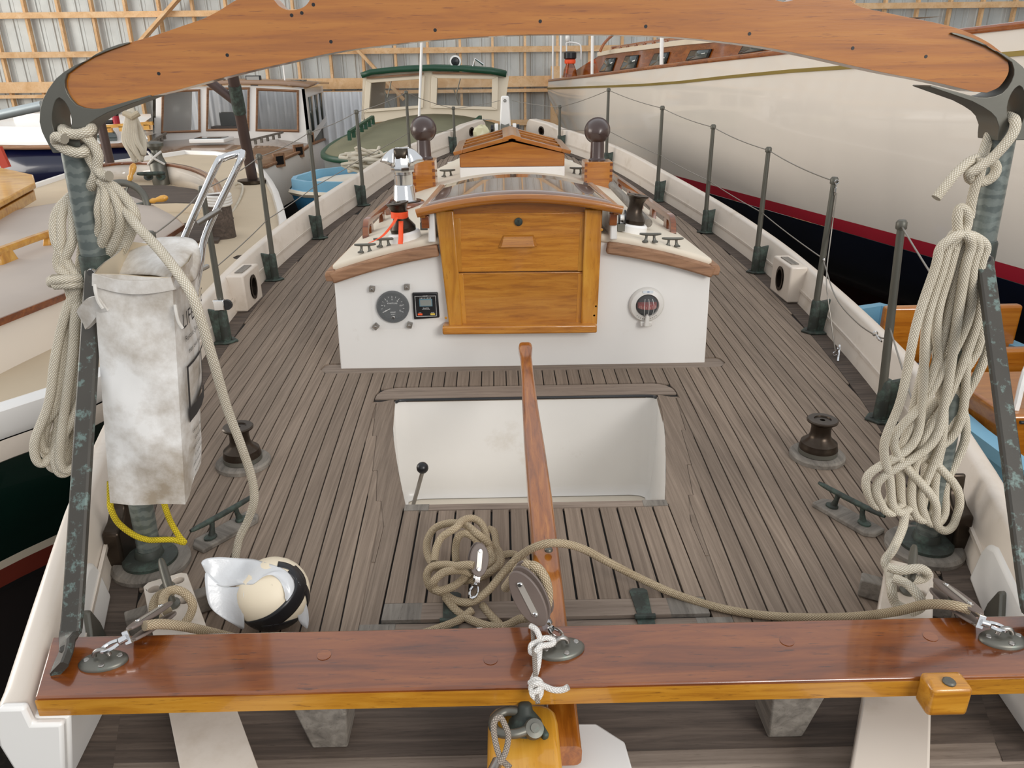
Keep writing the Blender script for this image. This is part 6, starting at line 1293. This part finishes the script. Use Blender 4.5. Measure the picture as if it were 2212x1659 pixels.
sole = bz_([(365, 520), (385, 460), (470, 452), (505, 470), (470, 520)], .06); mb = MB(); mb.prism([(q.x, q.y) for q in sole], (0, 0, .0), X3, Y3, Z3*.06); mb.build('teak_sole', M['teak_dark'], by_)
wc_ = aty(262, 450, 5.9); wh = thing('steering_wheel', 'dark ship wheel with pale turned wooden handles in the left yacht cockpit', 'wheel', wc_); rw = (aty(317, 450, 5.9)-wc_).length
u_, v_ = Vector((1, .1, 0)).normalized(), Vector((0, .35, 1)).normalized()
mb = MB(); mb.tube([wc_+u_*rw*math.cos(a)+v_*rw*math.sin(a) for a in [2*math.pi*k/32 for k in range(32)]], .028, 10, closed=True); mb.build('rim', M['bronze'], wh)
for k in range(6):
    a = math.radians(72+60*k); d_ = u_*math.cos(a)+v_*math.sin(a); mb = MB(); mb.tube([wc_, wc_+d_*rw], .010, 8); mb.build('spoke', M['bronze'], wh); mb = MB(); mb.lathe([(.012, 0), (.022, .03), (.016, .05), (.026, .09), (.024, .12), (.010, .14), (0, .14)], wc_+d_*(rw+.02), d_, 14); mb.build('handle', M['yellow_wood'], wh)
mb = MB(); mb.lathe([(.06, -.03), (.06, .03), (0, .04)], wc_, u_.cross(v_), 16); mb.build('hub', M['bronze'], wh)
def simple_lathe(name, px, py, z, prof, m, lab, cat, n=20, ax=Z3):
    c = atz(px, py, z); mb = MB(); mb.lathe(prof, c, ax, n); o = mb.build(name, m); return tag(o, lab, cat), c
o, c = simple_lathe('coaming_winch', 342, 354, CT+.02, [(.09, -.22), (.09, 0), (.075, .02), (.055, .08), (.05, .14), (.085, .18), (.085, .21), (.05, .23), (0, .23)], M['bronze'], 'dark winch lashed with white cord on the left yacht coaming', 'winch')
for a in ((-1, 1), (1, -1)): rope('lashing', [c+Vector((a[0]*.085, -.05, .0)), c+Vector((0, -.09, .07)), c+Vector((-a[0]*.07, -.04, .13))], .012, M['rope_white'], parent=o, per=5, n=8)
fc2 = make_cleat('coaming_cleat', .28, .10, .022, .10, M['verdigris'], 'green bronze cleat on the inner face of the left yacht coaming', None); q = atz(338, 372, CT-.05); put(fc2, (q.x, q.y-.06, q.z-.04), .1); fc2.rotation_euler = (1.1, 0, .1)
o, c = simple_lathe('mooring_post', 482, 520, .012, [(.105, 0), (.10, .05), (.095, .30), (.085, .34), (0, .34)], M['teak_dark'], 'dark round wooden mooring post wound with white rope on the left yacht', 'post')
for k in range(4): rope('rope_turn', [c+Vector((.10*math.cos(a), .10*math.sin(a), .28+.02*k+.004*math.sin(a*2))) for a in [2*math.pi*j/14 for j in range(14)]], .012, M['rope_white'], parent=o, per=2, closed=True, n=8)
for px, py, lab in ((516, 531, 'farther oval bronze deck plate on the beige deck'), (522, 557, 'nearer oval bronze deck plate on the beige deck')): simple_lathe('deck_plate', px, py, .016, [(.07, 0), (.07, .006), (.055, .009), (0, .009)], M['bronze_brown'], lab, 'deck plate')
def tubeobj(name, pts, r, m, lab, cat, per=1):
    mb = MB(); mb.tube(smooth_path(pts, per) if per > 1 else pts, r, 12); return tag(mb.build(name, m), lab, cat)
b0 = onB(547, 394, .005); tp_ = aty(500, 150, b0.y-.4); o = tubeobj('mizzen_strut', [b0, tp_], .055, M['tarnish'], 'tall leaning brown strut with a side brace on the left yacht stern', 'strut'); mb = MB(); mb.lathe([(.16, 0), (.16, .03), (.07, .04)], b0, Z3, 18); mb.build('foot', M['bronze_brown'], o); mb = MB(); j = lerp(b0, tp_, .72); mb.tube([j, aty(438, 165, j.y)], .045, 10); mb.build('brace', M['tarnish'], o); mb = MB(); mb.lathe([(.062, -.10), (.065, 0), (.062, .18)], j, tp_-b0, 14); mb.build('joint', M['verdigris'], o)
c0 = atz(240, 362, .2); tubeobj('mizzen_strut', [c0, aty(214, 250, c0.y)], .05, M['tarnish'], 'leaning brown strut rising beside the left coil behind the gallows', 'strut'); tubeobj('mizzen_strut', [atz(178, 345, .2), aty(214, 250, c0.y)], .04, M['tarnish'], 'second brown strut meeting the one behind the left gallows end', 'strut')
# ---- lines on cleats of the left deck
rope('deck_line', [onB(*q) for q in ((508, 400, .03), (516, 396, .05), (524, 402, .03), (522, 420, .015), (510, 445, .012), (496, 465, .012))], .012, M['rope'], 'loose pale line dropped from a cleat on the beige deck', 'rope', n=8)

# ---- pilothouse cruiser behind
ph = thing('pilothouse_cruiser', 'white cruiser with three-pane pilothouse and brown foredeck behind the left yacht', 'boat', (-3.6, 11, GROUND))
PY = 13.39
def atp(px, py, y): return aty(px, py, y*1.3)
def F(px, py, y=None): return aty(px, py, PY if y is None else y)
# front wall as a frame round three panes
wins = [[(352, 198), (430, 195), (431, 283), (350, 286)], [(449, 192), (537, 191), (536, 280), (447, 281)], [(556, 193), (643, 197), (644, 283), (554, 281)]]
outer = [(330, 200), (400, 188), (500, 184), (600, 186), (658, 192), (672, 313), (600, 303), (500, 300), (420, 302), (330, 308)]
mb = MB(); to2 = lambda L: [((F(*p)).x, (F(*p)).z) for p in L]
mb.plate(to2(outer), [to2(w_) for w_ in wins], (0, PY, 0), X3, Z3, Y3*.06); mb.build('front_wall', M['white'], ph, angle=20)
for w_ in wins:
    q = [F(*p, PY-.01) for p in w_]; cen = sum(q, Vector())/4; mb = MB(); mb.tube([p for p in q], 0.028, 4, closed=True); fr_ = mb.build('window_frame', M['teak_trim'], ph, angle=20); mb = MB(); mb.add([p+Y3*.03 for p in q], [(0, 1, 2, 3)]); mb.build('pane', M['window'], fr_, solid=.006)
SB = Vector((-2.35+.0, 0, 0)); s0, s1 = F(658, 192), F(672, 313); e0, e1 = aty(697, 186, PY+1.9), aty(706, 262, PY+1.9)
mb = MB(); mb.hexa([s0, s1, e1, e0], [p-X3*.05 for p in (s0, s1, e1, e0)]); mb.build('side_wall', M['white'], ph)
for (u0, u1) in ((.12, .36), (.42, .64), (.70, .92)):
    q = [lerp(lerp(s0, e0, u), lerp(s1, e1, u), v)+X3*.012 for u, v in ((u0, .16), (u1, .16), (u1, .80), (u0, .80))]; mb = MB(); mb.add(q, [(0, 1, 2, 3)]); mb.build('side_window', M['dark_window'], ph, solid=.02)
l0, l1 = F(330, 200), F(330, 308); mb = MB(); mb.hexa([l0, l1, l1+Y3*1.6, l0+Y3*1.6], [p+X3*.05 for p in (l0, l1, l1+Y3*1.6, l0+Y3*1.6)]); mb.build('side_wall', M['white'], ph)
mb = MB(); rf = [F(*p, PY-.08) for p in ((326, 196), (400, 184), (500, 180), (600, 182), (664, 188))]; mb.grid([rf, [p+Vector((0, .8, .05)) for p in rf], [p+Vector((0, 1.75, .03)) for p in rf]]); mb.build('roof', M['deck_brown'], ph, solid=.035)
mb = MB(); mb.grid([[F(330, 308), F(420, 302), F(500, 300), F(600, 303), F(672, 313)], [atp(318, 322, 9.7), atp(420, 316, 9.7), atp(500, 315, 9.7), atp(580, 318, 9.7), atp(650, 328, 9.9)], [atp(312, 338, 9.1), atp(420, 335, 9.0), atp(500, 336, 9.0), atp(570, 340, 9.0), atp(610, 346, 9.3)], [atp(330, 352, 8.7), atp(420, 356, 8.5), atp(480, 360, 8.5), atp(540, 362, 8.6), atp(575, 362, 8.9)]]); mb.build('foredeck', M['deck_brown'], ph, angle=60, solid=.03)
SD = [atp(706, 300, 12.2), F(672, 313), atp(650, 328, 9.9), atp(610, 346, 9.3), atp(575, 362, 8.9), atp(540, 364, 8.6), atp(440, 362, 8.45), atp(330, 356, 8.7), atp(250, 340, 9.6)]
mb = MB(); mb.grid([SD, [p+Vector((.04, -.02, -.28)) for p in SD], [p+Vector((-.08, .08, -.70)) for p in SD]]); mb.build('topside', M['grey_hull'] if False else M['white'], ph, angle=60)
mb = MB(); mb.grid([[p+Vector((-.08, .08, -.70)) for p in SD], [p+Vector((-.35, .2, -1.2)) for p in SD], [p+Vector((-.9, .5, -1.9)) for p in SD]]); mb.build('bottom', M['navy'], ph, angle=60)
mb = MB(); mb.sweep([p+Vector((0, 0, .01)) for p in SD], rrect(.05, .04, .01, 2), up=(0, 0, 1)); mb.build('rail', M['teak_trim'], ph)
for (px, py, y) in ((603, 338+8, 9.2), (645, 326, 9.85), (668, 300, 10.4)):
    p = atp(px, py, y-.02); mb = MB(); mb.box(p, (.02, .22, .20), Matrix.Rotation(-.55, 3, 'Z')); pt = mb.build('port', M['teak_trim'], ph); mb = MB(); mb.box(p+Vector((.012, -.006, 0)), (.015, .14, .12), Matrix.Rotation(-.55, 3, 'Z')); mb.build('port_glass', M['black'], pt)
for path in ([(336, 318), (345, 300), (360, 290), (362, 296), (350, 310)], ):
    pass
for (a, b, n_) in (((328, 318, 9.7), (360, 296, 10.15), 5), ((535, 316, 9.6), (612, 294, 10.2), 6)):
    A_, B_ = atp(*a), atp(*b); mb = MB(); mb.bar(A_+Z3*.08, B_+Z3*.06, .03, .03); mb.build('grab_rail', M['greywood'], ph)
    for k in range(n_): c = lerp(A_+Z3*.04, B_+Z3*.03, (k+.3)/n_); mb = MB(); mb.box(c, (.03, .06, .09)); mb.build('rail_foot', M['greywood'], ph)
c = atp(458, 302, 9.85); mb = MB(); mb.box(c, (.55, .5, .06)); mb.build('deck_hatch', M['winch_white'], ph, bev=.012); mb = MB(); mb.box(c+Z3*.03, (.42, .36, .025)); mb.build('hatch_glass', M['dark_window'], ph)
# things in and on the pilothouse
mb = MB(); c = aty(496, 258, PY+.5); mb.box(c, (.29, .15, .24)); tag(mb.build('chart_screen', M['black'], bev=.01), 'black screen standing behind the middle pilothouse pane', 'screen')
mb = MB(); c = aty(490, 276, PY+.45); mb.box(c+Vector((0, 0, -.03)), (.44, .3, .13)); tag(mb.build('dash_box', M['tarnish'], bev=.01), 'brown box on the dash behind the middle pilothouse pane', 'box')
for px, lab in ((548, 'black deck lamp in the middle of the pilothouse roof'), (470, 'black deck lamp on the left of the pilothouse roof')):
    c = aty(px, 172, PY+.5); mb = MB(); mb.box(c, (.25, .08, .13)); lm_ = tag(mb.build('deck_lamp', M['black'], bev=.01), lab, 'lamp'); mb = MB(); mb.box(c-Y3*.041, (.21, .01, .10)); mb.build('lens', M['steel_dull'], lm_); mb = MB(); mb.box(c-Z3*.08, (.12, .03, .07)); mb.build('bracket', M['black'], lm_)
c = aty(646, 181, PY+.6); rk = thing('roof_rail', 'grey slotted rail on the right of the pilothouse roof', 'rail', c)
mb = MB(); mb.box(c+Z3*.055, (.26, .05, .025)); mb.build('bar', M['greywood'], rk)
for k in range(4): mb = MB(); mb.box(c+Vector((-.10+.07*k, 0, 0)), (.035, .05, .10)); mb.build('foot', M['greywood'], rk)
q = aty(616, 178, PY+.5); tubeobj('antenna', [q, q+Vector((0, 0, .5))], .012, M['winch_white'], 'thin white whip antenna on the pilothouse roof', 'antenna')
c = atp(602, 340, 9.0)

# ---- green trimmed workboat
gb = thing('green_workboat', 'cream wheelhouse workboat with green trim and olive foredeck beyond the bow', 'boat', (-.95, 11.6, GROUND))
GYB = 11.4
def Gp(px, py, y=GYB): return aty(px, py, y)
outer = [(784, 165), (790, 158), (930, 152), (1085, 160), (1092, 165), (1078, 262), (1060, 258), (930, 250), (780, 268)]
wins = [[(802, 179), (906, 171), (903, 228), (798, 236)], [(945, 169), (1063, 171), (1062, 231), (943, 227)]]
g2 = lambda L: [((Gp(*p)).x, (Gp(*p)).z) for p in L]
mb = MB(); mb.plate(g2(outer), [g2(w_) for w_ in wins], (0, GYB, 0), X3, Z3, Y3*.07); mb.build('front_wall', M['cream_hull'], gb, angle=20)
for w_ in wins:
    q = [Gp(*p, GYB-.015) for p in w_]; cen = sum(q, Vector())/4; mb = MB(); out_ = [cen+(p-cen)*1.22 for p in q]; inn_ = q
    for k in range(4): mb.hexa([out_[k], out_[(k+1) % 4], inn_[(k+1) % 4], inn_[k]], [p-Y3*.02 for p in (out_[k], out_[(k+1) % 4], inn_[(k+1) % 4], inn_[k])])
    fr_ = mb.build('sash', M['cream_hull'], gb, bev=.005); mb = MB(); mb.add([p+Y3*.03 for p in q], [(0, 1, 2, 3)]); mb.build('pane', M['window'], fr_, solid=.006)
    mb = MB(); t0 = lerp(out_[0], out_[1], .5); mb.bar(lerp(out_[0], out_[1], .02)+Vector((0, -.02, .03)), lerp(out_[0], out_[1], .98)+Vector((0, -.02, .03)), .03, .025); mb.build('hinge_batten', M['teak_trim'], fr_)
    mb = MB(); a_ = lerp(q[0], q[1], .42)-Y3*.03; mb.tube([a_, a_+Vector((-.07, 0, -.22))], .008, 6); mb.tube([a_+Vector((-.1, 0, -.12)), a_+Vector((-.04, 0, -.33))], .008, 6); mb.build('wiper', M['bronze'], gb)
mb = MB(); rf = [Gp(*p, GYB-.12) for p in ((780, 163), (800, 156), (860, 150), (930, 147), (1000, 149), (1060, 154), (1094, 161))]; mb.grid([rf, [p+Vector((0, 1.0, .02)) for p in rf], [p+Vector((0, 2.2, 0)) for p in rf]]); mb.build('roof', M['green_trim'], gb, solid=.07)
for a, b in (((784, 165), (780, 268)), ((1092, 165), (1078, 262))): p0_, p1_ = Gp(*a), Gp(*b); mb = MB(); mb.hexa([p0_, p1_, p1_+Y3*2, p0_+Y3*2], [p+X3*.05 for p in (p0_, p1_, p1_+Y3*2, p0_+Y3*2)]); mb.build('side_wall', M['cream_hull'], gb)
# domed foredeck
FD = []
for y, xl_, xr_, zc_, ze in ((11.4, -2.05, .05, .62, .42), (10.9, -2.25, .05, .55, .34), (10.4, -2.32, .0, .48, .28), (10.0, -2.30, -.1, .42, .235), (9.7, -2.1, -.35, .37, .215), (9.5, -1.7, -.7, .31, .21)):
    FD.append([Vector((lerp(xl_, xr_, k/10), y, ze+(zc_-ze)*(1-(2*k/10-1)**2))) for k in range(11)])
mb = MB(); mb.grid(FD); mb.build('foredeck', M['olive'], gb, angle=60, solid=.03)
rim = [r[0] for r in FD]+FD[-1][1:-1]+[r[-1] for r in reversed(FD)]
mb = MB(); mb.sweep(smooth_path([p+Vector((0, -.01, -.01)) for p in rim], 3), rrect(.07, .07, .02, 2), up=(0, 0, 1)); mb.build('rim', M['green_trim'], gb)
mb = MB(); mb.grid([rim, [p+Vector((0, .03, -.45)) for p in rim], [p+Vector((0, .25, -1.0)) for p in rim], [Vector((-1.1, 11, -1.8)) for p in rim]]); mb.build('hull', M['grey_hull'], gb, angle=60)
for (a, b, n_) in (((755, 296, 10.0), (806, 262, 11.0), 6), ((1015, 281, 10.3), (1038, 262, 11.0), 4)):
    A_, B_ = aty(*a), aty(*b); mb = MB(); mb.bar(A_+Z3*.06, B_+Z3*.06, .04, .03); mb.build('grab_rail', M['green_trim'], gb)
    for k in range(n_+1): c = lerp(A_+Z3*.01, B_+Z3*.01, k/n_); mb = MB(); mb.box(c, (.04, .06, .10)); mb.build('rail_foot', M['green_trim'], gb)
q = aty(905, 262, 10.9); tubeobj('white_staff', [q, aty(911, 90, 10.9)], .018, M['winch_white'], 'tall slim white staff standing on the olive foredeck', 'pole')
c = aty(984, 133, GYB+.4); sl = thing('searchlight', 'round white searchlight on the green wheelhouse roof', 'lamp', c); mb = MB(); mb.lathe([(.075, .06), (.085, -.02), (.078, -.06), (.06, -.06), (.055, -.03), (0, -.03)], c, Y3, 22); mb.build('housing', M['winch_white'], sl); mb = MB(); mb.lathe([(.056, 0), (.05, .02), (0, .03)], c-Y3*.05, -Y3, 18); mb.build('lens', M['black'], sl); mb = MB(); mb.lathe([(.05, -.14), (.03, -.08)], c, Z3, 12); mb.build('foot', M['bronze'], sl)
c = aty(1022, 143, GYB+.4); mb = MB(); mb.tube([c, c+Vector((.03, 0, .10)), c+Vector((.15, 0, .02))], .018, 8); tag(mb.build('horn', M['chrome']), 'small chrome horn beside the searchlight', 'horn')

# ---- blue dinghy with a heap of rope
dg_ = thing('blue_dinghy', 'light blue dinghy with white gunwale beside the left bow, holding tangled rope', 'boat', (-1.9, 8.9, GROUND))
DO = [Vector(p) for p in ((-2.32, 8.5, 0), (-2.28, 8.25, 0), (-2.1, 8.05, 0), (-1.7, 7.95, 0), (-1.25, 8.1, 0), (-1.0, 8.5, 0), (-.95, 9.2, 0), (-1.3, 9.45, 0), (-1.9, 9.4, 0), (-2.2, 9.1, 0))]
DT = .16
mb = MB(); mb.loft([atZ(inset(DO, .08), DT-.25), atZ(inset(DO, .05), DT), atZ(inset(DO, .0), DT), atZ(DO, DT-.10), atZ(inset(DO, -.02), DT-.11)]); mb.build('gunwale', M['sky_blue'], dg_, angle=40)
mb = MB(); mb.loft([atZ(inset(DO, -.03), DT-.10), atZ(inset(DO, -.045), DT-.13), atZ(inset(DO, -.02), DT-.16)], caps=False); mb.build('rub_strip', M['cream_hull'], dg_)
mb = MB(); mb.loft([atZ(inset(DO, -.01), DT-.16), atZ(inset(DO, .06), DT-.4), atZ(inset(DO, .25), DT-.7)], caps=True); mb.build('hull', M['blue_hull'], dg_, angle=50)
mb = MB(); mb.prism([(p.x, p.y) for p in inset(DO, .1)], (0, 0, DT-.1), X3, Y3, Z3*.02); mb.build('inner_sole', M['cream'], dg_)
random.seed(3); P = []
for k in range(80): P.append(Vector((-1.42+random.uniform(-.34, .34), 8.5+random.uniform(-.32, .32), DT+.02+.30*random.random()*(1-abs(k-40)/80))))
rope('rope_heap', P, .017, M['rope'], 'heap of tangled pale rope lying in the blue dinghy', 'rope', per=4, n=6)

# ---- navy hulled yacht far left
nv = thing('navy_yacht', 'navy hulled yacht with white cabin in the far left background', 'boat', (-6.8, 12.4, GROUND))
NYB = 11.9
def strip_y(pa, pb, y0, nm, m, dy=.0, th=.06):
    A_ = [aty(*p, y0) for p in pa]; B_ = [aty(*p, y0+dy) for p in pb]; mb = MB(); mb.grid([A_, B_]); return mb.build(nm, m, nv, solid=th)
strip_y([(-80, 320), (60, 322), (200, 320), (340, 314)], [(-80, 430), (60, 430), (200, 420), (340, 400)], NYB, 'topside', paint('navy_topside', '0b1030', .2, coat=.5, var=.1))
strip_y([(-80, 312), (60, 314), (200, 312), (340, 306)], [(-80, 321), (60, 323), (200, 321), (340, 315)], NYB-.05, 'toe_rail', M['teak_trim'])
mb = MB(); dk_ = [aty(*p, NYB) for p in ((-80, 313), (60, 315), (180, 313), (250, 311))]; mb.grid([dk_, [p+Vector((0, 1.9, .05)) for p in dk_]]); mb.build('deck', M['white'], nv)
mb = MB(); cb_ = [aty(*p, NYB+.5) for p in ((-80, 312), (60, 312), (190, 308), (320, 300))]; ct_ = [aty(*p, NYB+.6) for p in ((-80, 272), (60, 274), (130, 276), (300, 272))]; mb.grid([cb_, ct_, [p+Vector((0, .5, .1)) for p in ct_], [p+Vector((-.3, 1.2, .12)) for p in ct_]]); mb.build('cabin', M['winch_white'], nv, angle=30)
mb = MB(); ct2 = [aty(*p, NYB+.9) for p in ((30, 268), (160, 268))]; mb.hexa([ct2[0], ct2[1], ct2[1]+Y3*.6, ct2[0]+Y3*.6], [p+Z3*.16 for p in (ct2[0], ct2[1], ct2[1]+Y3*.6, ct2[0]+Y3*.6)]); mb.build('hatch_box', M['white'], nv, bev=.02)
c = aty(232, 296, NYB+.47); mb = MB(); mb.lathe([(.15, 0), (.15, .02), (.12, .03), (0, .03)], c, -Y3, 24); o = mb.build('oval_port', M['dark_window'], nv); 
mb = MB(); a_, b_ = aty(195, 276, NYB+.4), aty(330, 266, NYB+.4); mb.bar(a_, b_, .05, .05); mb.build('grab_rail', M['yellow_wood'], nv)
for k in range(5): mb = MB(); mb.box(lerp(a_, b_, (k+.5)/5)-Z3*.05, (.08, .05, .07)); mb.build('rail_foot', M['yellow_wood'], nv)
mb = MB(); mb.tube([aty(-60, 262, 9.5), aty(92, 228, 9.5)], .055, 14); tag(mb.build('stowed_mast', paint('grey_mast', 'b9c2c4', .35, .5)), 'pale grey mast lying across at the far left edge', 'mast')
c = aty(249, 250, NYB+.5); ln = thing('red_lantern', 'small red and black lantern on the navy yacht cabin', 'lantern', c); mb = MB(); mb.lathe([(.05, -.12), (.05, 0), (.03, .01)], c, Z3, 14); mb.build('body', M['red_boot'], ln); mb = MB(); mb.lathe([(.05, 0), (.055, .05), (.02, .07), (0, .07)], c, Z3, 14); mb.build('cap', M['black'], ln); mb = MB(); mb.box(c+Vector((-.12, 0, -.09)), (.16, .08, .06)); mb.build('base', M['black'], ln, bev=.02)
hk = thing('rope_hank', 'pale rope hank hanging behind the left gallows end', 'rope coil', aty(285, 340, 8.0))
for k in range(8):
    f = k/7; L = Py([(282+3*math.sin(k), 232, 8.0), (276+14*f, 250, 7.98), (266+30*f, 300, 7.97), (282+26*f, 330+10*math.sin(k*1.7), 7.98), (292+20*f, 338+8*math.sin(k*1.7), 8.0), (296+16*f, 300, 8.03), (288+6*f, 255, 8.03), (284, 232, 8.02)]); rope('rope_run', L, .020, M['rope'], parent=hk, per=4, n=6)
mb = MB(); mb.tube([aty(268, 244, 7.95), aty(286, 252, 7.93), aty(300, 244, 7.95)], .03, 8); mb.build('rope_wrap', M['rope'], hk)
# red step ladder foot at the far left
rl_ = thing('red_ladder', 'edge of a red ladder standing at the far left', 'ladder', aty(5, 360, 9.0)); mb = MB(); mb.bar(aty(-6, 318, 9.0), aty(14, 362, 9.0), .05, .09); mb.build('stile', paint('red_ladder_paint', 'c4442e', .5), rl_)
# loose white corrugated sheets leaning on the back wall
sec = []
for k in range(6): sec += [(k*.16, 0), (k*.16+.07, 0), (k*.16+.085, .03), (k*.16+.115, .03), (k*.16+.13, 0)]
sec.append((.96, 0))
first = None
for i, (px, lab) in enumerate(((690, 'white corrugated sheet leaning on the wall right of the pilothouse'), (334, 'white corrugated sheet behind the left pilothouse pane'), (440, 'white corrugated sheet behind the middle pilothouse pane'), (545, 'white corrugated sheet behind the right pilothouse pane'))):
    p = aty(px, 199 if i == 0 else 190, 15.42); H_ = 3.0
    g_ = MB(); g_.grid([[Vector((p.x+x, p.y-y-.02, p.z-H_)) for x, y in sec], [Vector((p.x+x, p.y-y, p.z)) for x, y in sec]]); tag(g_.build('corrugated_sheet', M['white_sheet'], angle=20, solid=.004), lab, 'panel', 'loose corrugated sheets')
